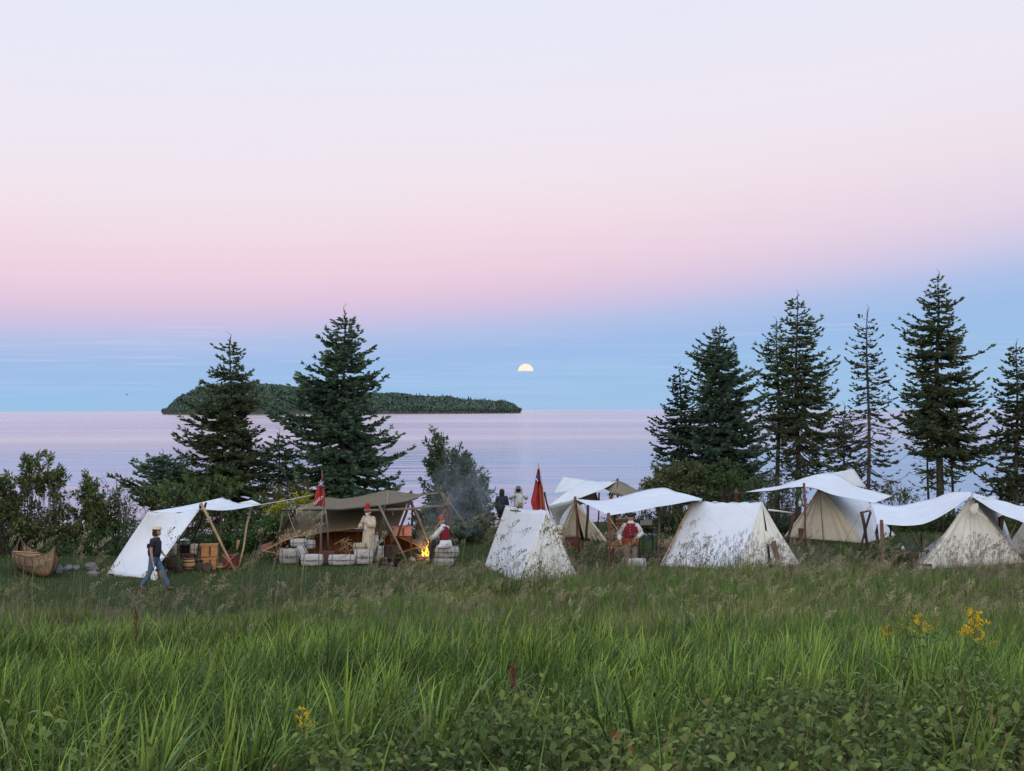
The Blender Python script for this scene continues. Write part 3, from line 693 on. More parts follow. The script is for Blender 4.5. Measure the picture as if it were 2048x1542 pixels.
for v in range(4):
    V0, F0 = conetree(7, 6, 0.35, rg); sel = (~isb) & (np.arange(N) % 4 == v); n_ = sel.sum()
    hh = rg.uniform(9, 19, n_) * np.clip(0.6 + 0.4 * (tz_[sel] - WZ) / 10, 0.72, 1.0) * rg.choice([1, 1, 1, 1.2], n_); sc_ = np.stack([hh * rg.uniform(.7, 1.1, n_)] * 2 + [hh], 1)
    c_ = np.array([0.040, 0.062, 0.052])[None] * rg.uniform(.7, 1.5, (n_, 1))
    Rz = np.tile(np.eye(3), (n_, 1, 1))
    parts.append(bake(V0, F0, Rz, np.stack([tx_, ty_, tz_ - 0.5], 1)[sel], sc_, c_))
    V0, F0, nst = broadtree(rg); sel = isb & (np.arange(N) % 4 == v); n_ = sel.sum()
    hh = rg.uniform(9, 16, n_) * np.clip(0.6 + 0.4 * (tz_[sel] - WZ) / 10, 0.72, 1.0); sc_ = np.stack([hh * rg.uniform(.8, 1.2, n_)] * 2 + [hh], 1)
    c_ = np.array([0.080, 0.118, 0.088])[None] * rg.uniform(.5, 1.7, (n_, 1))
    b3 = bake(V0, F0, np.tile(np.eye(3), (n_, 1, 1)), np.stack([tx_, ty_, tz_ - 0.5], 1)[sel], sc_, c_)
    cc = b3[2].reshape(n_, len(V0), 3); cc[:, :nst] = np.array([0.28, 0.28, 0.25]) * rg.uniform(.5, 1.1, (n_, 1, 1)); parts.append((b3[0], b3[1], cc.reshape(-1, 3)))
V, Fc, C = merge(parts)
fo = np_mesh('island_forest', V, Fc, NEEDLE, None, C)
tag(fo, 'dense dark green forest of conifers and birches covering the island', 'forest', None, 'stuff')

# the moon, half sunk in the cloud bank
MD = 60000.0
mp = P(1051.5, 743, MD)
mm, t = new_mat('moon_surface')
tc = t.new('ShaderNodeTexCoord')
n1 = t.noise(tc.outputs['Object'], 0.006, 4, 0.6)
em = t.new('ShaderNodeEmission'); t.put(em.inputs[0], t.ramp(n1, [(0.38, (1.0, 0.87, 0.66, 1)), (0.58, (1.0, 0.95, 0.76, 1))])); em.inputs[1].default_value = 1.0
sp = t.new('ShaderNodeSeparateXYZ'); t.l.new(tc.outputs['Object'], sp.inputs[0])
n2 = t.noise(t.mapping(tc.outputs['Object'], scale=(1, 1, 2.5)), 0.006, 2, 0.5)
cut = t.math('MULTIPLY', t.math('ADD', t.math('SUBTRACT', sp.outputs[2], 0), t.math('MULTIPLY', t.math('SUBTRACT', n2, 0.5), 110)), 0.014, clamp=True)
tr = t.new('ShaderNodeBsdfTransparent'); mx = t.new('ShaderNodeMixShader'); t.put(mx.inputs[0], cut); t.l.new(tr.outputs[0], mx.inputs[1]); t.l.new(em.outputs[0], mx.inputs[2])
finish(mm, t, mx.outputs[0])
mr = 15.6 / F * MD
mb = MB(); mb.lathe((0, 0, 0), [(mr * math.sin(PI * (i + .01) / 24.02), -mr * math.cos(PI * (i + .01) / 24.02)) for i in range(25)], 40)
mo = mb.build('moon', mm, None, smooth=True); mo.location = mp
tag(mo, 'pale yellow full moon with its lower half sunk in cloud above the lake', 'moon')

# ------------------------------------------------------------------ camp materials
def canvas_mat(name, col, trans, var=0.05, seam=True):
    m, t = new_mat(name)
    tc = t.new('ShaderNodeTexCoord'); ob = tc.outputs['Object']
    n1 = t.noise(ob, 1.6, 5, 0.65, 0.5); n2 = t.noise(ob, 60, 3, 0.6); n3 = t.noise(t.mapping(ob, scale=(7, 7, 0.8)), 1.0, 3, 0.5)
    lo = tuple(x * (1 - 2.2 * var) for x in col) + (1,)
    cc = t.ramp(n1, [(0.25, lo), (0.6, (*col, 1)), (0.85, (min(1, col[0] * 1.03), min(1, col[1] * 1.02), col[2], 1))])
    sp = t.new('ShaderNodeSeparateXYZ'); t.l.new(ob, sp.inputs[0])
    # sewn seams between cloth widths, and dirt splashed up at the hem
    sm = t.math('ABSOLUTE', t.math('SUBTRACT', t.math('FRACT', t.math('ADD', t.math('MULTIPLY', sp.outputs[0], 1.15), t.math('MULTIPLY', sp.outputs[1], 0.55))), 0.5))
    seam_f = t.math('MULTIPLY', t.math('SUBTRACT', 0.022, sm), 60.0, clamp=True)
    cc = t.mix(t.math('MULTIPLY', seam_f, 0.22), cc, (col[0] * .45, col[1] * .43, col[2] * .40, 1))
    st_ = t.math('MULTIPLY', t.math('MULTIPLY', t.math('SUBTRACT', t.math('ADD', 0.42, t.math('MULTIPLY', n1, 0.5)), sp.outputs[2]), 1.6, clamp=True), t.math('MULTIPLY', t.math('SUBTRACT', n1, 0.35), 2.0, clamp=True))
    cc = t.mix(t.math('MULTIPLY', st_, 0.18), cc, (0.25, 0.22, 0.17, 1))
    bs = t.new('ShaderNodeBsdfPrincipled'); t.put(bs.inputs['Base Color'], cc); bs.inputs['Roughness'].default_value = 0.95; bs.inputs['Specular IOR Level'].default_value = 0.1
    b = t.new('ShaderNodeBump'); b.inputs['Strength'].default_value = 0.35; b.inputs['Distance'].default_value = 0.03
    t.put(b.inputs['Height'], t.math('ADD', t.math('MULTIPLY', n3, 1.0), t.math('MULTIPLY', n2, 0.0))); t.l.new(b.outputs[0], bs.inputs['Normal'])
    tr = t.new('ShaderNodeBsdfTranslucent'); t.put(tr.inputs[0], t.mix(1.0, cc, (0.95, 0.86, 0.68, 1), 'MULTIPLY'))
    mx = t.new('ShaderNodeMixShader'); mx.inputs[0].default_value = trans
    t.l.new(bs.outputs[0], mx.inputs[1]); t.l.new(tr.outputs[0], mx.inputs[2])
    return finish(m, t, mx.outputs[0])
WHITE = canvas_mat('white_canvas', (0.66, 0.675, 0.70), 0.16)
CREAM = canvas_mat('cream_canvas', (0.72, 0.67, 0.55), 0.16, 0.08)
OLIVE = canvas_mat('olive_canvas', (0.165, 0.135, 0.090), 0.06, 0.08)
BROWNC = canvas_mat('brown_canvas', (0.20, 0.165, 0.115), 0.1, 0.08)
PALEG = canvas_mat('grey_white_canvas', (0.60, 0.62, 0.62), 0.12)
POLE_T = M('peeled_pole', (0.30, 0.19, 0.10), 0.75, 0.25, 5, 0.4, stretch=(1, 1, 0.2))
POLE_D = M('dark_pole', (0.050, 0.030, 0.025), 0.8, 0.3, 6, 0.4)
POLE_R = M('red_brown_pole', (0.115, 0.045, 0.030), 0.75, 0.3, 6, 0.4)
POLE_G = M('weathered_pole', (0.15, 0.125, 0.10), 0.9, 0.3, 8, 0.6, stretch=(1, 1, 0.2))
ROPE = M('hemp_rope', (0.36, 0.29, 0.18), 0.95, 0.25, 40, 0.5)
ROPEW = M('white_rope', (0.55, 0.54, 0.50), 0.95, 0.15, 40, 0.3)
BARKC = M('birch_bark', (0.12, 0.075, 0.042), 0.8, 0.3, 5, 0.8, col2=(0.25, 0.16, 0.09))
BARKR = M('red_bark_hull', (0.11, 0.038, 0.020), 0.7, 0.3, 2.5, 0.4, col2=(0.20, 0.072, 0.032))
CEDAR = M('cedar_strip', (0.33, 0.20, 0.10), 0.7, 0.25, 5, 0.4)
PITCHM = M('black_pitch', (0.02, 0.018, 0.016), 0.5, 0.2, 8, 0.3)
CRATE = M('orange_crate_wood', (0.40, 0.19, 0.075), 0.7, 0.22, 5, 0.4, stretch=(0.5, 3, 3))
DARKW = M('dark_wood', (0.055, 0.035, 0.025), 0.8, 0.3, 6, 0.4)
IRON = M('black_iron', (0.018, 0.018, 0.019), 0.55, 0.3, 14, 0.3, metal=0.4)
TIN = M('tinned_metal', (0.45, 0.48, 0.50), 0.32, 0.15, 8, 0.1, metal=0.9)
BALEM = M('bale_cloth', (0.36, 0.35, 0.335), 0.95, 0.16, 5, 0.9, dist=0.03)
BALEG = M('grey_bale_cloth', (0.28, 0.27, 0.25), 0.95, 0.22, 5, 0.9, dist=0.03)
INK = M('black_ink', (0.03, 0.03, 0.03), 0.9, 0.2, 20, 0)
REDW = M('wine_red_paint', (0.14, 0.018, 0.022), 0.6, 0.2, 6, 0.2)
STONE = M('grey_stone', (0.16, 0.15, 0.145), 0.95, 0.3, 4, 1.0, dist=0.05)

def pole_mb(pts, r): mb = MB(); mb.tube(pts, r, 7); return mb
def part_tube(name, root, pts, r, mat):
    o0 = Vector(root.location); p = [Vector(q) - o0 for q in pts]
    # a slight natural bend
    a, b = p[0], p[-1]
    if len(p) == 2 and isinstance(r, float) and r > 0.012:
        d = b - a; s = d.cross(Vector((0.3, 0.5, 1))); s = s.normalized() * d.length * 0.012 if s.length > 0 else s
        p = [a, a + d * 0.35 + s, a + d * 0.7 - s * 0.6, b]; r = [r * 1.1, r, r * 0.95, r * 0.75]
    mb = MB(); mb.tube(p, r, 7 if (not isinstance(r, float) or r > 0.012) else 4); return mb.build(name, mat, root, smooth=True)
def part_sheet(name, root, grid, mat, **kw):
    o0 = Vector(root.location); return sheet(name, [[Vector(q) - o0 for q in r] for r in grid], mat, root, **kw)
def L2(a, b, t): return Vector(a).lerp(Vector(b), t)

def wedge_tent(label, FA, RA, FL, FR, RL, RR, seed, group='canvas wedge tents', side=WHITE, gable=CREAM, gap=0.03, folds=0.022, sagr=0.05, openb=0.0, band=True):
    FA, RA, FL, FR, RL, RR = map(Vector, (FA, RA, FL, FR, RL, RR))
    c = (FL + FR + RL + RR) / 4; c.z = 0
    root = empty('wedge_tent', c, label, 'tent', group)
    def sidep(a, b, c_, d, sd):
        rm = L2(a, b, .5) - Vector((0, 0, sagr))
        bm_ = L2(c_, d, .5); mid = L2(rm, bm_, .5)
        n = (b - a).cross(c_ - a).normalized(); mid2 = mid - n * 0.0
        g = [[a, rm, b], [L2(a, c_, .5) - Vector((0, 0, 0.03)), mid2 - Vector((0, 0, 0.05)), L2(b, d, .5) - Vector((0, 0, 0.03))], [c_, bm_, d]]
        part_sheet('side_panel', root, g, side, nu=44, nv=18, wr=0.024, seed=sd)
    sidep(RA, FA, RL, FL, seed); sidep(FA, RA, FR, RR, seed + 1)
    base = L2(FL, FR, 0.5); nrm = (FR - FL).cross(Vector((0, 0, 1))).normalized()
    top = FA - Vector((0, 0, 0.01))
    bl = L2(FL, FR, 0.5 - openb / 2 - gap); br = L2(FL, FR, 0.5 + openb / 2 + gap * 0.2)
    out = (base - L2(RL, RR, .5)).normalized() * 0.03
    part_sheet('door_flap', root, [[top, top], [L2(top, FL, .5), L2(top, bl, .5) + out], [FL, bl + out]], gable, nu=16, nv=12, wr=folds, seed=seed + 2)
    part_sheet('door_flap', root, [[top + out * .3, top + out * .3], [L2(top, br, .5) + out * 1.6, L2(top, FR, .5)], [br + out * 2, FR]], gable, nu=16, nv=12, wr=folds, seed=seed + 3)
    part_sheet('back_panel', root, [[RA, RA], [RL, RR]], gable, nu=8, nv=6, wr=0.01, seed=seed + 4)
    part_tube('ridge_pole', root, [FA + (RA - FA).normalized() * 0.1 - Vector((0, 0, .09 + sagr * .6)), RA + (FA - RA).normalized() * 0.05 - Vector((0, 0, .09 + sagr * .6))], 0.03, POLE_G)
    inn = (L2(RL, RR, .5) - base).normalized() * 0.14
    part_tube('upright_pole', root, [FA + inn, Vector((base.x + inn.x, base.y + inn.y, -0.1))], 0.028, POLE_G)
    part_tube('upright_pole', root, [RA + Vector((0, 0, .03)), Vector((*L2(RL, RR, .5).xy, -0.1))], 0.028, POLE_G)
    # rope loops and pegs along the hem, each a part of its own
    for a, b in ((RL, FL), (FR, RR), (FL, FR)):
        n = 5
        for i in range(n + 1):
            p = L2(a, b, i / n) - root.location; d = (L2(a, b, .5) - c).normalized() * 0.09
            mb = MB(); mb.tube([p + Vector((0, 0, .05)), p + d, p + d * 1.2 - Vector((0, 0, .06))], [0.012, 0.012, 0.014], 4)
            mb.build('tent_peg', DARKW, root)
    return root

# tent across the middle foreground
t1 = wedge_tent('front white wedge tent nearest the meadow with gathered cream seam', P(1094, 1021, 38.8), P(1011, 1012, 41.0),
           G(1035, 1166), G(1158, 1155), G(969, 1132), Vector((0.9, 41.6, 0)), 1, side=WHITE, gable=canvas_mat('bright_cream_canvas', (0.70, 0.69, 0.64), 0.16), folds=0.035, gap=-0.03)
# tent right of the tricorn man
t2 = wedge_tent('middle white wedge tent with creased side panel and brown stain by its door', P(1524, 1005, 42.2), P(1384, 1003, 43.8),
           G(1478, 1139), G(1600, 1130), P(1318, 1134, 41.6), Vector((7.4, 45.6, 0)), 11, side=WHITE, gable=canvas_mat('pale_cream_canvas', (0.69, 0.665, 0.59), 0.16), folds=0.02, sagr=0.03)
o0 = t2.location
part_tube('lashing', t2, [P(1384, 1006, 43.5), P(1321, 1134, 41.3)], 0.03, POLE_T)
mb = MB(); mb.box(P(1549, 1100, 41.5) - o0 + Vector((0, -.15, 0)), (0.20, 0.012, 0.62), Matrix.Rotation(0.5, 3, 'Z') @ Matrix.Rotation(-0.28, 3, 'Y'), 0.004); mb.build('leather_patch', M('brown_leather', (0.16, 0.085, 0.05), 0.7, 0.3, 6, 0.3), t2)
part_sheet('turned_flap', t2, [[P(1528, 1062, 41.6), P(1533, 1062, 41.5)], [P(1529, 1075, 41.5), P(1541, 1082, 41.3)], [P(1531, 1088, 41.5), P(1545, 1092, 41.3)]], CREAM, nu=4, nv=6, wr=0.008, seed=4)
# back left tent, cream front
t3 = wedge_tent('cream-fronted wedge tent at the back behind the first white fly', P(1150, 1001, 49.5), P(1118, 996, 53.2), P(1116, 1072, 50.5), P(1216, 1085, 49.2), P(1088, 1068, 53.5), P(1180, 1068, 53.8), 21, side=PALEG, gable=canvas_mat('tan_canvas', (0.60, 0.54, 0.42), 0.16, 0.1), folds=0.035, openb=0.04)
# back right tent
t4 = wedge_tent('large cream wedge tent at the back with long pleated front and hanging lantern beside', P(1640, 972, 50.0), P(1712, 972, 53.2), P(1567, 1076, 51.0), P(1735, 1092, 48.3), P(1630, 1068, 54.0), P(1796, 1078, 51.2), 31, side=WHITE, gable=canvas_mat('warm_cream_canvas', (0.68, 0.63, 0.51), 0.18, 0.08), folds=0.032, gap=0.012)
mb = MB(); mb.box(P(1602, 1066, 49.6) - t4.location, (0.20, 0.05, 0.36), Matrix.Rotation(-0.4, 3, 'Z'), 0.01); mb.build('wooden_board', POLE_R, t4)
# right front tent
t5 = wedge_tent('right-hand cream wedge tent with pinned-back flap under the wide fly', P(1940, 994, 42.0), P(1990, 990, 45.0), G(1833, 1140), G(2050, 1126), Vector((14.0, 44.9, 0)), Vector((17.6, 45.6, 0)), 41, side=WHITE, gable=canvas_mat('light_cream_canvas', (0.70, 0.67, 0.58), 0.17, 0.07), folds=0.035, gap=-0.02)
o0 = t5.location
part_sheet('turned_flap', t5, [[P(1946, 1008, 41.4), P(1956, 1006, 41.4)], [P(1938, 1019, 41.3), P(1957, 1019, 41.25)], [P(1946, 1030, 41.2), P(1950, 1030, 41.2)]], M('dull_flap_cloth', (0.42, 0.39, 0.32), 0.95, 0.1, 5, 0.3), nu=8, nv=8, wr=0.016, seed=9)
part_tube('guy_rope', t5, [P(1950, 1000, 41.4), P(1860, 1125, 39.9)], 0.011, ROPE)
part_tube('guy_rope', t5, [P(1952, 1022, 41.0), P(1974, 1036, 41.0), P(1978, 1046, 41.0)], [0.014, 0.014, 0.012], ROPEW)
# tent at the right edge
t6 = wedge_tent('plain cream tent partly cut off by the right edge behind the guy ropes', P(2075, 1000, 45.0), P(2110, 998, 48.5), P(2004, 1112, 44.8), P(2140, 1120, 43.8), P(2020, 1090, 48.8), P(2190, 1090, 48.8), 51, side=WHITE, gable=canvas_mat('dull_cream_canvas', (0.62, 0.58, 0.49), 0.16, 0.06), folds=0.02)

# ------------------------------------------------------------------ flies and lean-tos
def fly(name, label, grid, mat, base, cat='awning', group='white canvas flies and lean-tos', **kw):
    root = empty(name, Vector((base[0], base[1], 0)), label, cat, group)
    part_sheet('canopy', root, grid, mat, **kw); return root
# A: the left lean-to
A = fly('lean_to', 'bright white lean-to sheltering crates and kegs behind the walking man',
        [[P(296, 1023, 40.4), P(345, 1026, 40.7), P(400, 1018, 41.0)],
         [P(254, 1086, 40.2), P(303, 1090, 40.0), P(350, 1086, 39.8)],
         [P(214, 1148, 39.9), P(256, 1152, 39.2), P(297, 1158, 38.7)]], WHITE, P(330, 1130, 40), nu=20, nv=18, wr=0.012, seed=3)
part_sheet('canopy_wing', A, [[P(296, 1023, 40.4), P(345, 1026, 40.7), P(400, 1018, 41.0)],
                              [P(372, 1011, 42.0), P(425, 1012, 42.0), P(455, 1021, 42.0)],
                              [P(445, 995, 43.5), P(476, 1006, 43.6), P(524, 1009, 43.9)]], WHITE, nu=18, nv=16, wr=0.012, seed=5)
part_sheet('canopy_point', A, [[P(476, 1006, 43.6), P(504, 1000, 43.9)], [P(500, 1010, 43.8), P(524, 1009, 43.9)]], WHITE, nu=6, nv=6, wr=0.004, seed=6)
part_tube('guy_rope', A, [P(524, 1009, 43.9), P(570, 1001, 44.5), P(625, 990, 45.5)], [0.012] * 3, ROPEW)
part_tube('pole', A, [P(402, 1006, 40.9), G(471, 1144)], 0.042, POLE_T)
part_tube('pole', A, [P(412, 1006, 41.0), G(371, 1122)], 0.034, POLE_D)
part_tube('pole', A, [P(400, 1008, 41.3), P(404, 1102, 43.5)], 0.026, POLE_G)
part_tube('pole', A, [P(445, 994, 43.5), P(439, 1112, 44.2)], 0.026, POLE_G)
part_tube('pole', A, [P(504, 1010, 43.9), P(478, 1132, 41.6)], 0.034, POLE_T)
mb = MB(); mb.lathe(P(401, 1014, 40.95) - A.location, [(0.03, -.05), (0.05, -.03), (0.052, .03), (0.03, .05)], 8); mb.build('lashing', PITCHM, A)
part_tube('wooden_peg', A, [P(477, 1080, 42.5), P(474, 1100, 42.5)], 0.05, POLE_T)
mb = MB(); mb.tube([P(230, 1154, 39.6) - A.location, P(258, 1156, 39.3) - A.location, P(282, 1158, 39.0) - A.location], [0.07, 0.09, 0.07], 9); mb.build('bedroll', M('tan_roll', (0.20, 0.125, 0.085), 0.9, 0.2, 6, 0.4), A, smooth=True)

# B: olive tarp over the long canoe
B = fly('tarp_shelter', 'large olive tarp shelter tied over the long overturned canoe',
        [[P(652, 995, 45.6), P(700, 996, 45.6), P(776, 981, 45.6), P(830, 988, 45.2), P(886, 985, 44.9)],
         [P(618, 1006, 44.6), P(690, 1008, 44.6), P(772, 996, 44.4), P(815, 998, 44.4), P(848, 990, 44.5)],
         [P(584, 1020, 43.6), P(680, 1019, 43.3), P(770, 1010, 43.2), P(812, 1003, 43.5), P(836, 996, 43.9)]], OLIVE, P(680, 1120, 43), group='canvas and canoe shelters', cat='tarp shelter', nu=34, nv=12, wr=0.012, seed=13)
part_sheet('back_wall', B, [[P(600, 1008, 45.7), P(700, 1000, 45.7), P(776, 992, 45.7), P(818, 999, 45.5)],
                            [P(572, 1045, 44.7), P(690, 1035, 44.8), P(775, 1030, 44.9), P(803, 1035, 44.8)],
                            [P(552, 1084, 43.75), P(680, 1060, 43.7), P(765, 1064, 43.85), P(786, 1084, 44.0)]], OLIVE, nu=40, nv=18, wr=0.022, seed=17)
part_sheet('side_wing', B, [[P(584, 1020, 43.6), P(600, 1010, 45.6)], [P(560, 1060, 43.6), P(575, 1055, 45.0)], [P(540, 1092, 43.6), P(556, 1085, 44.6)]], OLIVE, nu=8, nv=10, wr=0.015, seed=19)
part_tube('rope_shade_line', B, [P(560, 1021, 43.6), P(584, 1020, 43.55), P(680, 1020, 43.2), P(770, 1011, 43.1), P(812, 1004, 43.4), P(836, 996, 43.85)], [0.022, 0.03, 0.035, 0.035, 0.03, 0.02], PITCHM)  # black line painting the shaded gap below the awning's front edge
part_tube('pole', B, [P(567, 1016, 43.6), G(548, 1118)], 0.03, POLE_G)
part_tube('pole', B, [P(819, 1003, 43.5), P(795, 1075, 43.5)], 0.045, POLE_D)
part_tube('pole', B, [P(821, 1002, 43.5), P(850, 1080, 44.5)], 0.045, POLE_D)
part_tube('pole', B, [P(824, 1004, 43.7), P(822, 1085, 45.0)], 0.035, POLE_D)
for a, b in (((775, 982, 45.0), (786, 1030, 43.4)), ((776, 982, 45.0), (774, 1008, 43.2)), ((885, 985, 44.9), (935, 1055, 43.8)), ((576, 1026, 43.4), (600, 1090, 42.4))):
    part_tube('guy_rope', B, [P(*a), P(*b)], 0.010, ROPE)
mb = MB(); mb.box(P(878, 993, 44.8) - B.location, (0.20, 0.03, 0.20), Matrix.Rotation(0.8, 3, 'Y')); mb.build('black_patch', PITCHM, B)

# C: white fly over the tricorn man
Cf = fly('canvas_fly', 'long low white fly stretched over the man in the tricorn hat',
         [[P(1150, 998, 45.6), P(1212, 1000, 45.6), P(1310, 976, 45.6), P(1355, 984, 45.0), P(1406, 998, 44.0)],
          [P(1180, 1012, 42.8), P(1235, 1013, 42.8), P(1310, 1003, 43.2), P(1360, 1000, 43.5), P(1406, 998, 43.8)],
          [P(1217, 1031, 40.2), P(1262, 1024, 40.6), P(1310, 1015, 41.3), P(1360, 1006, 42.2), P(1406, 998, 43.3)]], WHITE, P(1260, 1120, 43), nu=30, nv=16, wr=0.010, seed=23)
part_tube('pole', Cf, [P(1150, 993, 45.6), P(1158, 1104, 45.6)], 0.045, POLE_R)
part_tube('pole', Cf, [P(1217, 1026, 40.2), P(1220, 1142, 40.4)], 0.045, POLE_R)
part_tube('pole', Cf, [P(1229, 1030, 41.5), P(1226, 1128, 42)], 0.035, POLE_D)
part_tube('pole', Cf, [P(1317, 1012, 43.5), P(1318, 1125, 43)], 0.035, POLE_G)
part_tube('pole', Cf, [P(1176, 1010, 48.3), P(1172, 1085, 48.5)], 0.05, POLE_D)
for a, b in (((1152, 1003, 45.5), (1112, 1058, 44.5)), ((1152, 1003, 45.5), (1120, 1085, 44.0)), ((1348, 1005, 44), (1330, 1078, 44.5)), ((1296, 1012, 44), (1282, 1045, 45.0)), ((1168, 1005, 45.4), (1174, 1020, 45.2)), ((1217, 1032, 40.2), (1245, 1075, 39.5))):
    part_tube('guy_rope', Cf, [P(*a), P(*b)], 0.011, ROPE)
part_tube('cross_pole', Cf, [P(1290, 1004, 44.6), P(1378, 1008, 43.8)], 0.03, POLE_G)

# D: big pale fly behind it with its dark underside coloured brown
D = fly('canvas_fly', 'pale grey-white fly at the back left slung high between posts',
        [[P(1174, 960, 52.0), P(1200, 963, 51.6), P(1234, 962, 51.0)],
         [P(1134, 984, 50.0), P(1168, 979, 50.0), P(1208, 977, 49.9)],
         [P(1096, 1012, 48.4), P(1122, 1006, 48.8), P(1149, 1000, 49.2)]], PALEG, P(1160, 1080, 50), nu=18, nv=16, wr=0.010, seed=27)
part_sheet('rear_canopy', D, [[P(1126, 953, 54.0), P(1174, 960, 53.0)], [P(1104, 988, 52.8), P(1136, 983, 52.0)]], PALEG, nu=10, nv=8, wr=0.008, seed=28)
part_sheet('side_curtain', D, [[P(1096, 1012, 48.4), P(1149, 1001, 49.2)], [P(1107, 1035, 49.0), P(1124, 1032, 49.6)], [P(1114, 1052, 49.4), P(1115, 1060, 49.9)]], PALEG, nu=8, nv=8, wr=0.010, seed=29)
part_sheet('dark_underside', D, [[P(1208, 977, 50.4), P(1234, 961, 51.2), P(1285, 986, 50.6)], [P(1222, 985, 50.0), P(1246, 985, 49.6), P(1278, 992, 50.2)], [P(1232, 990, 49.8), P(1251, 995, 49.3), P(1262, 994, 49.8)]], BROWNC, nu=14, nv=8, wr=0.006, seed=30)  # dark underside of the pale fly, put into a brown cloth colour
part_sheet('inner_curtain', D, [[P(1150, 1000, 50.6), P(1192, 983, 51.0)], [P(1160, 1010, 50.6), P(1198, 1000, 51.2)]], BROWNC, nu=6, nv=6, wr=0.01, seed=31)
part_tube('pole', D, [P(1235, 957, 50.6), P(1233, 1085, 50.5)], 0.04, POLE_D)
part_tube('pole', D, [P(1198, 985, 50.8), P(1196, 1075, 50.8)], 0.03, POLE_D)
for a, b in (((1235, 963, 50.5), (1217, 999, 49.5)), ((1236, 963, 50.5), (1246, 1000, 49.5)), ((1092, 1000, 46.5), (1116, 1055, 46)), ((1234, 963, 50.4), (1222, 1010, 49.4))):
    part_tube('guy_rope', D, [P(*a), P(*b)], 0.012, ROPE)

# E: back-right fly
E = fly('canvas_fly', 'high peaked white fly over the large cream tent at the back',
        [[P(1475, 986, 48.5), P(1560, 971, 49.6), P(1656, 946, 50.8), P(1718, 974, 50.6), P(1785, 991, 50.0)],
         [P(1477, 986, 48.3), P(1545, 978, 48.6), P(1632, 962, 49.2), P(1700, 985, 49.0), P(1768, 999, 48.4)],
         [P(1479, 986, 48.1), P(1540, 981, 47.9), P(1610, 973, 47.8), P(1670, 990, 47.6), P(1749, 1006, 47.2)]], WHITE, P(1640, 1090, 49), nu=34, nv=14, wr=0.009, seed=33)
part_sheet('rear_canopy', E, [[P(1656, 947, 52.5), P(1708, 938, 53.5)], [P(1690, 968, 52.6), P(1733, 976, 53.3)]], PALEG, nu=10, nv=8, wr=0.008, seed=34)
part_tube('pole', E, [P(1608, 966, 47.8), P(1612, 1098, 47.4)], 0.045, POLE_R)
part_tube('pole', E, [P(1588, 1022, 48.2), P(1574, 1092, 48.8)], 0.055, POLE_R)
part_tube('pole', E, [P(1472, 980, 48.4), P(1475, 1012, 48.5)], 0.05, POLE_R)
part_tube('rope_shade_line', E, [P(1440, 989, 48.6), P(1479, 986, 48.1), P(1545, 982, 47.9), P(1608, 974, 47.75)], [0.012, 0.02, 0.02, 0.02], PITCHM)
part_tube('cross_pole', E, [P(1537, 1020, 47.5), P(1588, 1026, 48.2)], 0.035, ROPEW)
part_tube('guy_rope', E, [P(1749, 1006, 47.2), P(1722, 1030, 46.6)], 0.015, ROPE)

# F: wide fly at the right front
Ff = fly('canvas_fly', 'wide sagging white fly hung in front of the right-hand tent',
         [[P(1741, 1006, 45.5), P(1800, 1011, 45.2), P(1862, 998, 44.8), P(1900, 985, 44.6), P(1944, 985, 44.4)],
          [P(1748, 1026, 43.2), P(1805, 1036, 43.0), P(1862, 1022, 42.8), P(1905, 1004, 42.6), P(1942, 989, 42.6)],
          [P(1754, 1047, 41.0), P(1812, 1052, 41.0), P(1862, 1042, 41.0), P(1908, 1016, 41.2), P(1942, 991, 41.5)]], WHITE, P(1800, 1130, 42), nu=32, nv=16, wr=0.010, seed=37)
part_sheet('hanging_corner', Ff, [[P(1741, 1006, 45.4), P(1749, 1008, 45.2)], [P(1744, 1035, 43.6), P(1758, 1030, 43.4)], [P(1747, 1064, 42.4), P(1750, 1064, 42.3)]], WHITE, nu=6, nv=8, wr=0.01, seed=38)
part_tube('pole', Ff, [P(1763, 1040, 41.0), P(1768, 1150, 40.5)], [0.055, 0.085], POLE_R)
part_tube('pole', Ff, [P(1751, 1048, 43), P(1764, 1135, 42)], 0.055, POLE_D)
part_tube('pole', Ff, [P(1723, 1023, 44), P(1738, 1106, 44)], 0.055, POLE_D)
part_tube('pole', Ff, [P(1741, 1024, 44.4), P(1718, 1104, 43.7)], 0.04, POLE_D)
part_tube('cross_pole', Ff, [P(1721, 1026, 44), P(1741, 1021, 44.3)], 0.03, POLE_D)
part_tube('pole', Ff, [P(1781, 1050, 44), P(1779, 1090, 45)], 0.035, POLE_D)
for a, b in (((1722, 1026, 44), (1689, 1083, 43.6)), ((1816, 1052, 43), (1842, 1096, 42.6)), ((1796, 1052, 43), (1798, 1078, 44)), ((1880, 1040, 44), (1866, 1082, 45)), ((1886, 1035, 44), (1888, 1060, 44.5))):
    part_tube('guy_rope', Ff, [P(*a), P(*b)], 0.014, POLE_T)
# G: fly reaching out at the right edge
Gf = fly('canvas_fly', 'white fly running off the right edge above the plain cream tent',
         [[P(1944, 985, 45.0), P(2000, 1001, 44.5), P(2056, 1014, 44.0), P(2130, 1024, 43.5)],
          [P(1944, 990, 43.4), P(1995, 1012, 43.0), P(2050, 1029, 42.6), P(2130, 1044, 42.0)],
          [P(1945, 994, 41.6), P(1985, 1019, 41.6), P(2048, 1046, 41.4), P(2130, 1066, 41.0)]], WHITE, P(2030, 1120, 43), nu=26, nv=14, wr=0.010, seed=41)
part_tube('pole', Gf, [P(1998, 1034, 43.4), P(2004, 1115, 43.5)], 0.035, POLE_R)
part_tube('pole', Gf, [P(2004, 1034, 43.0), P(2003, 1060, 43.5)], 0.06, POLE_T)
part_tube('guy_rope', Gf, [P(2034, 1044, 42), P(2018, 1078, 42)], 0.014, POLE_T)
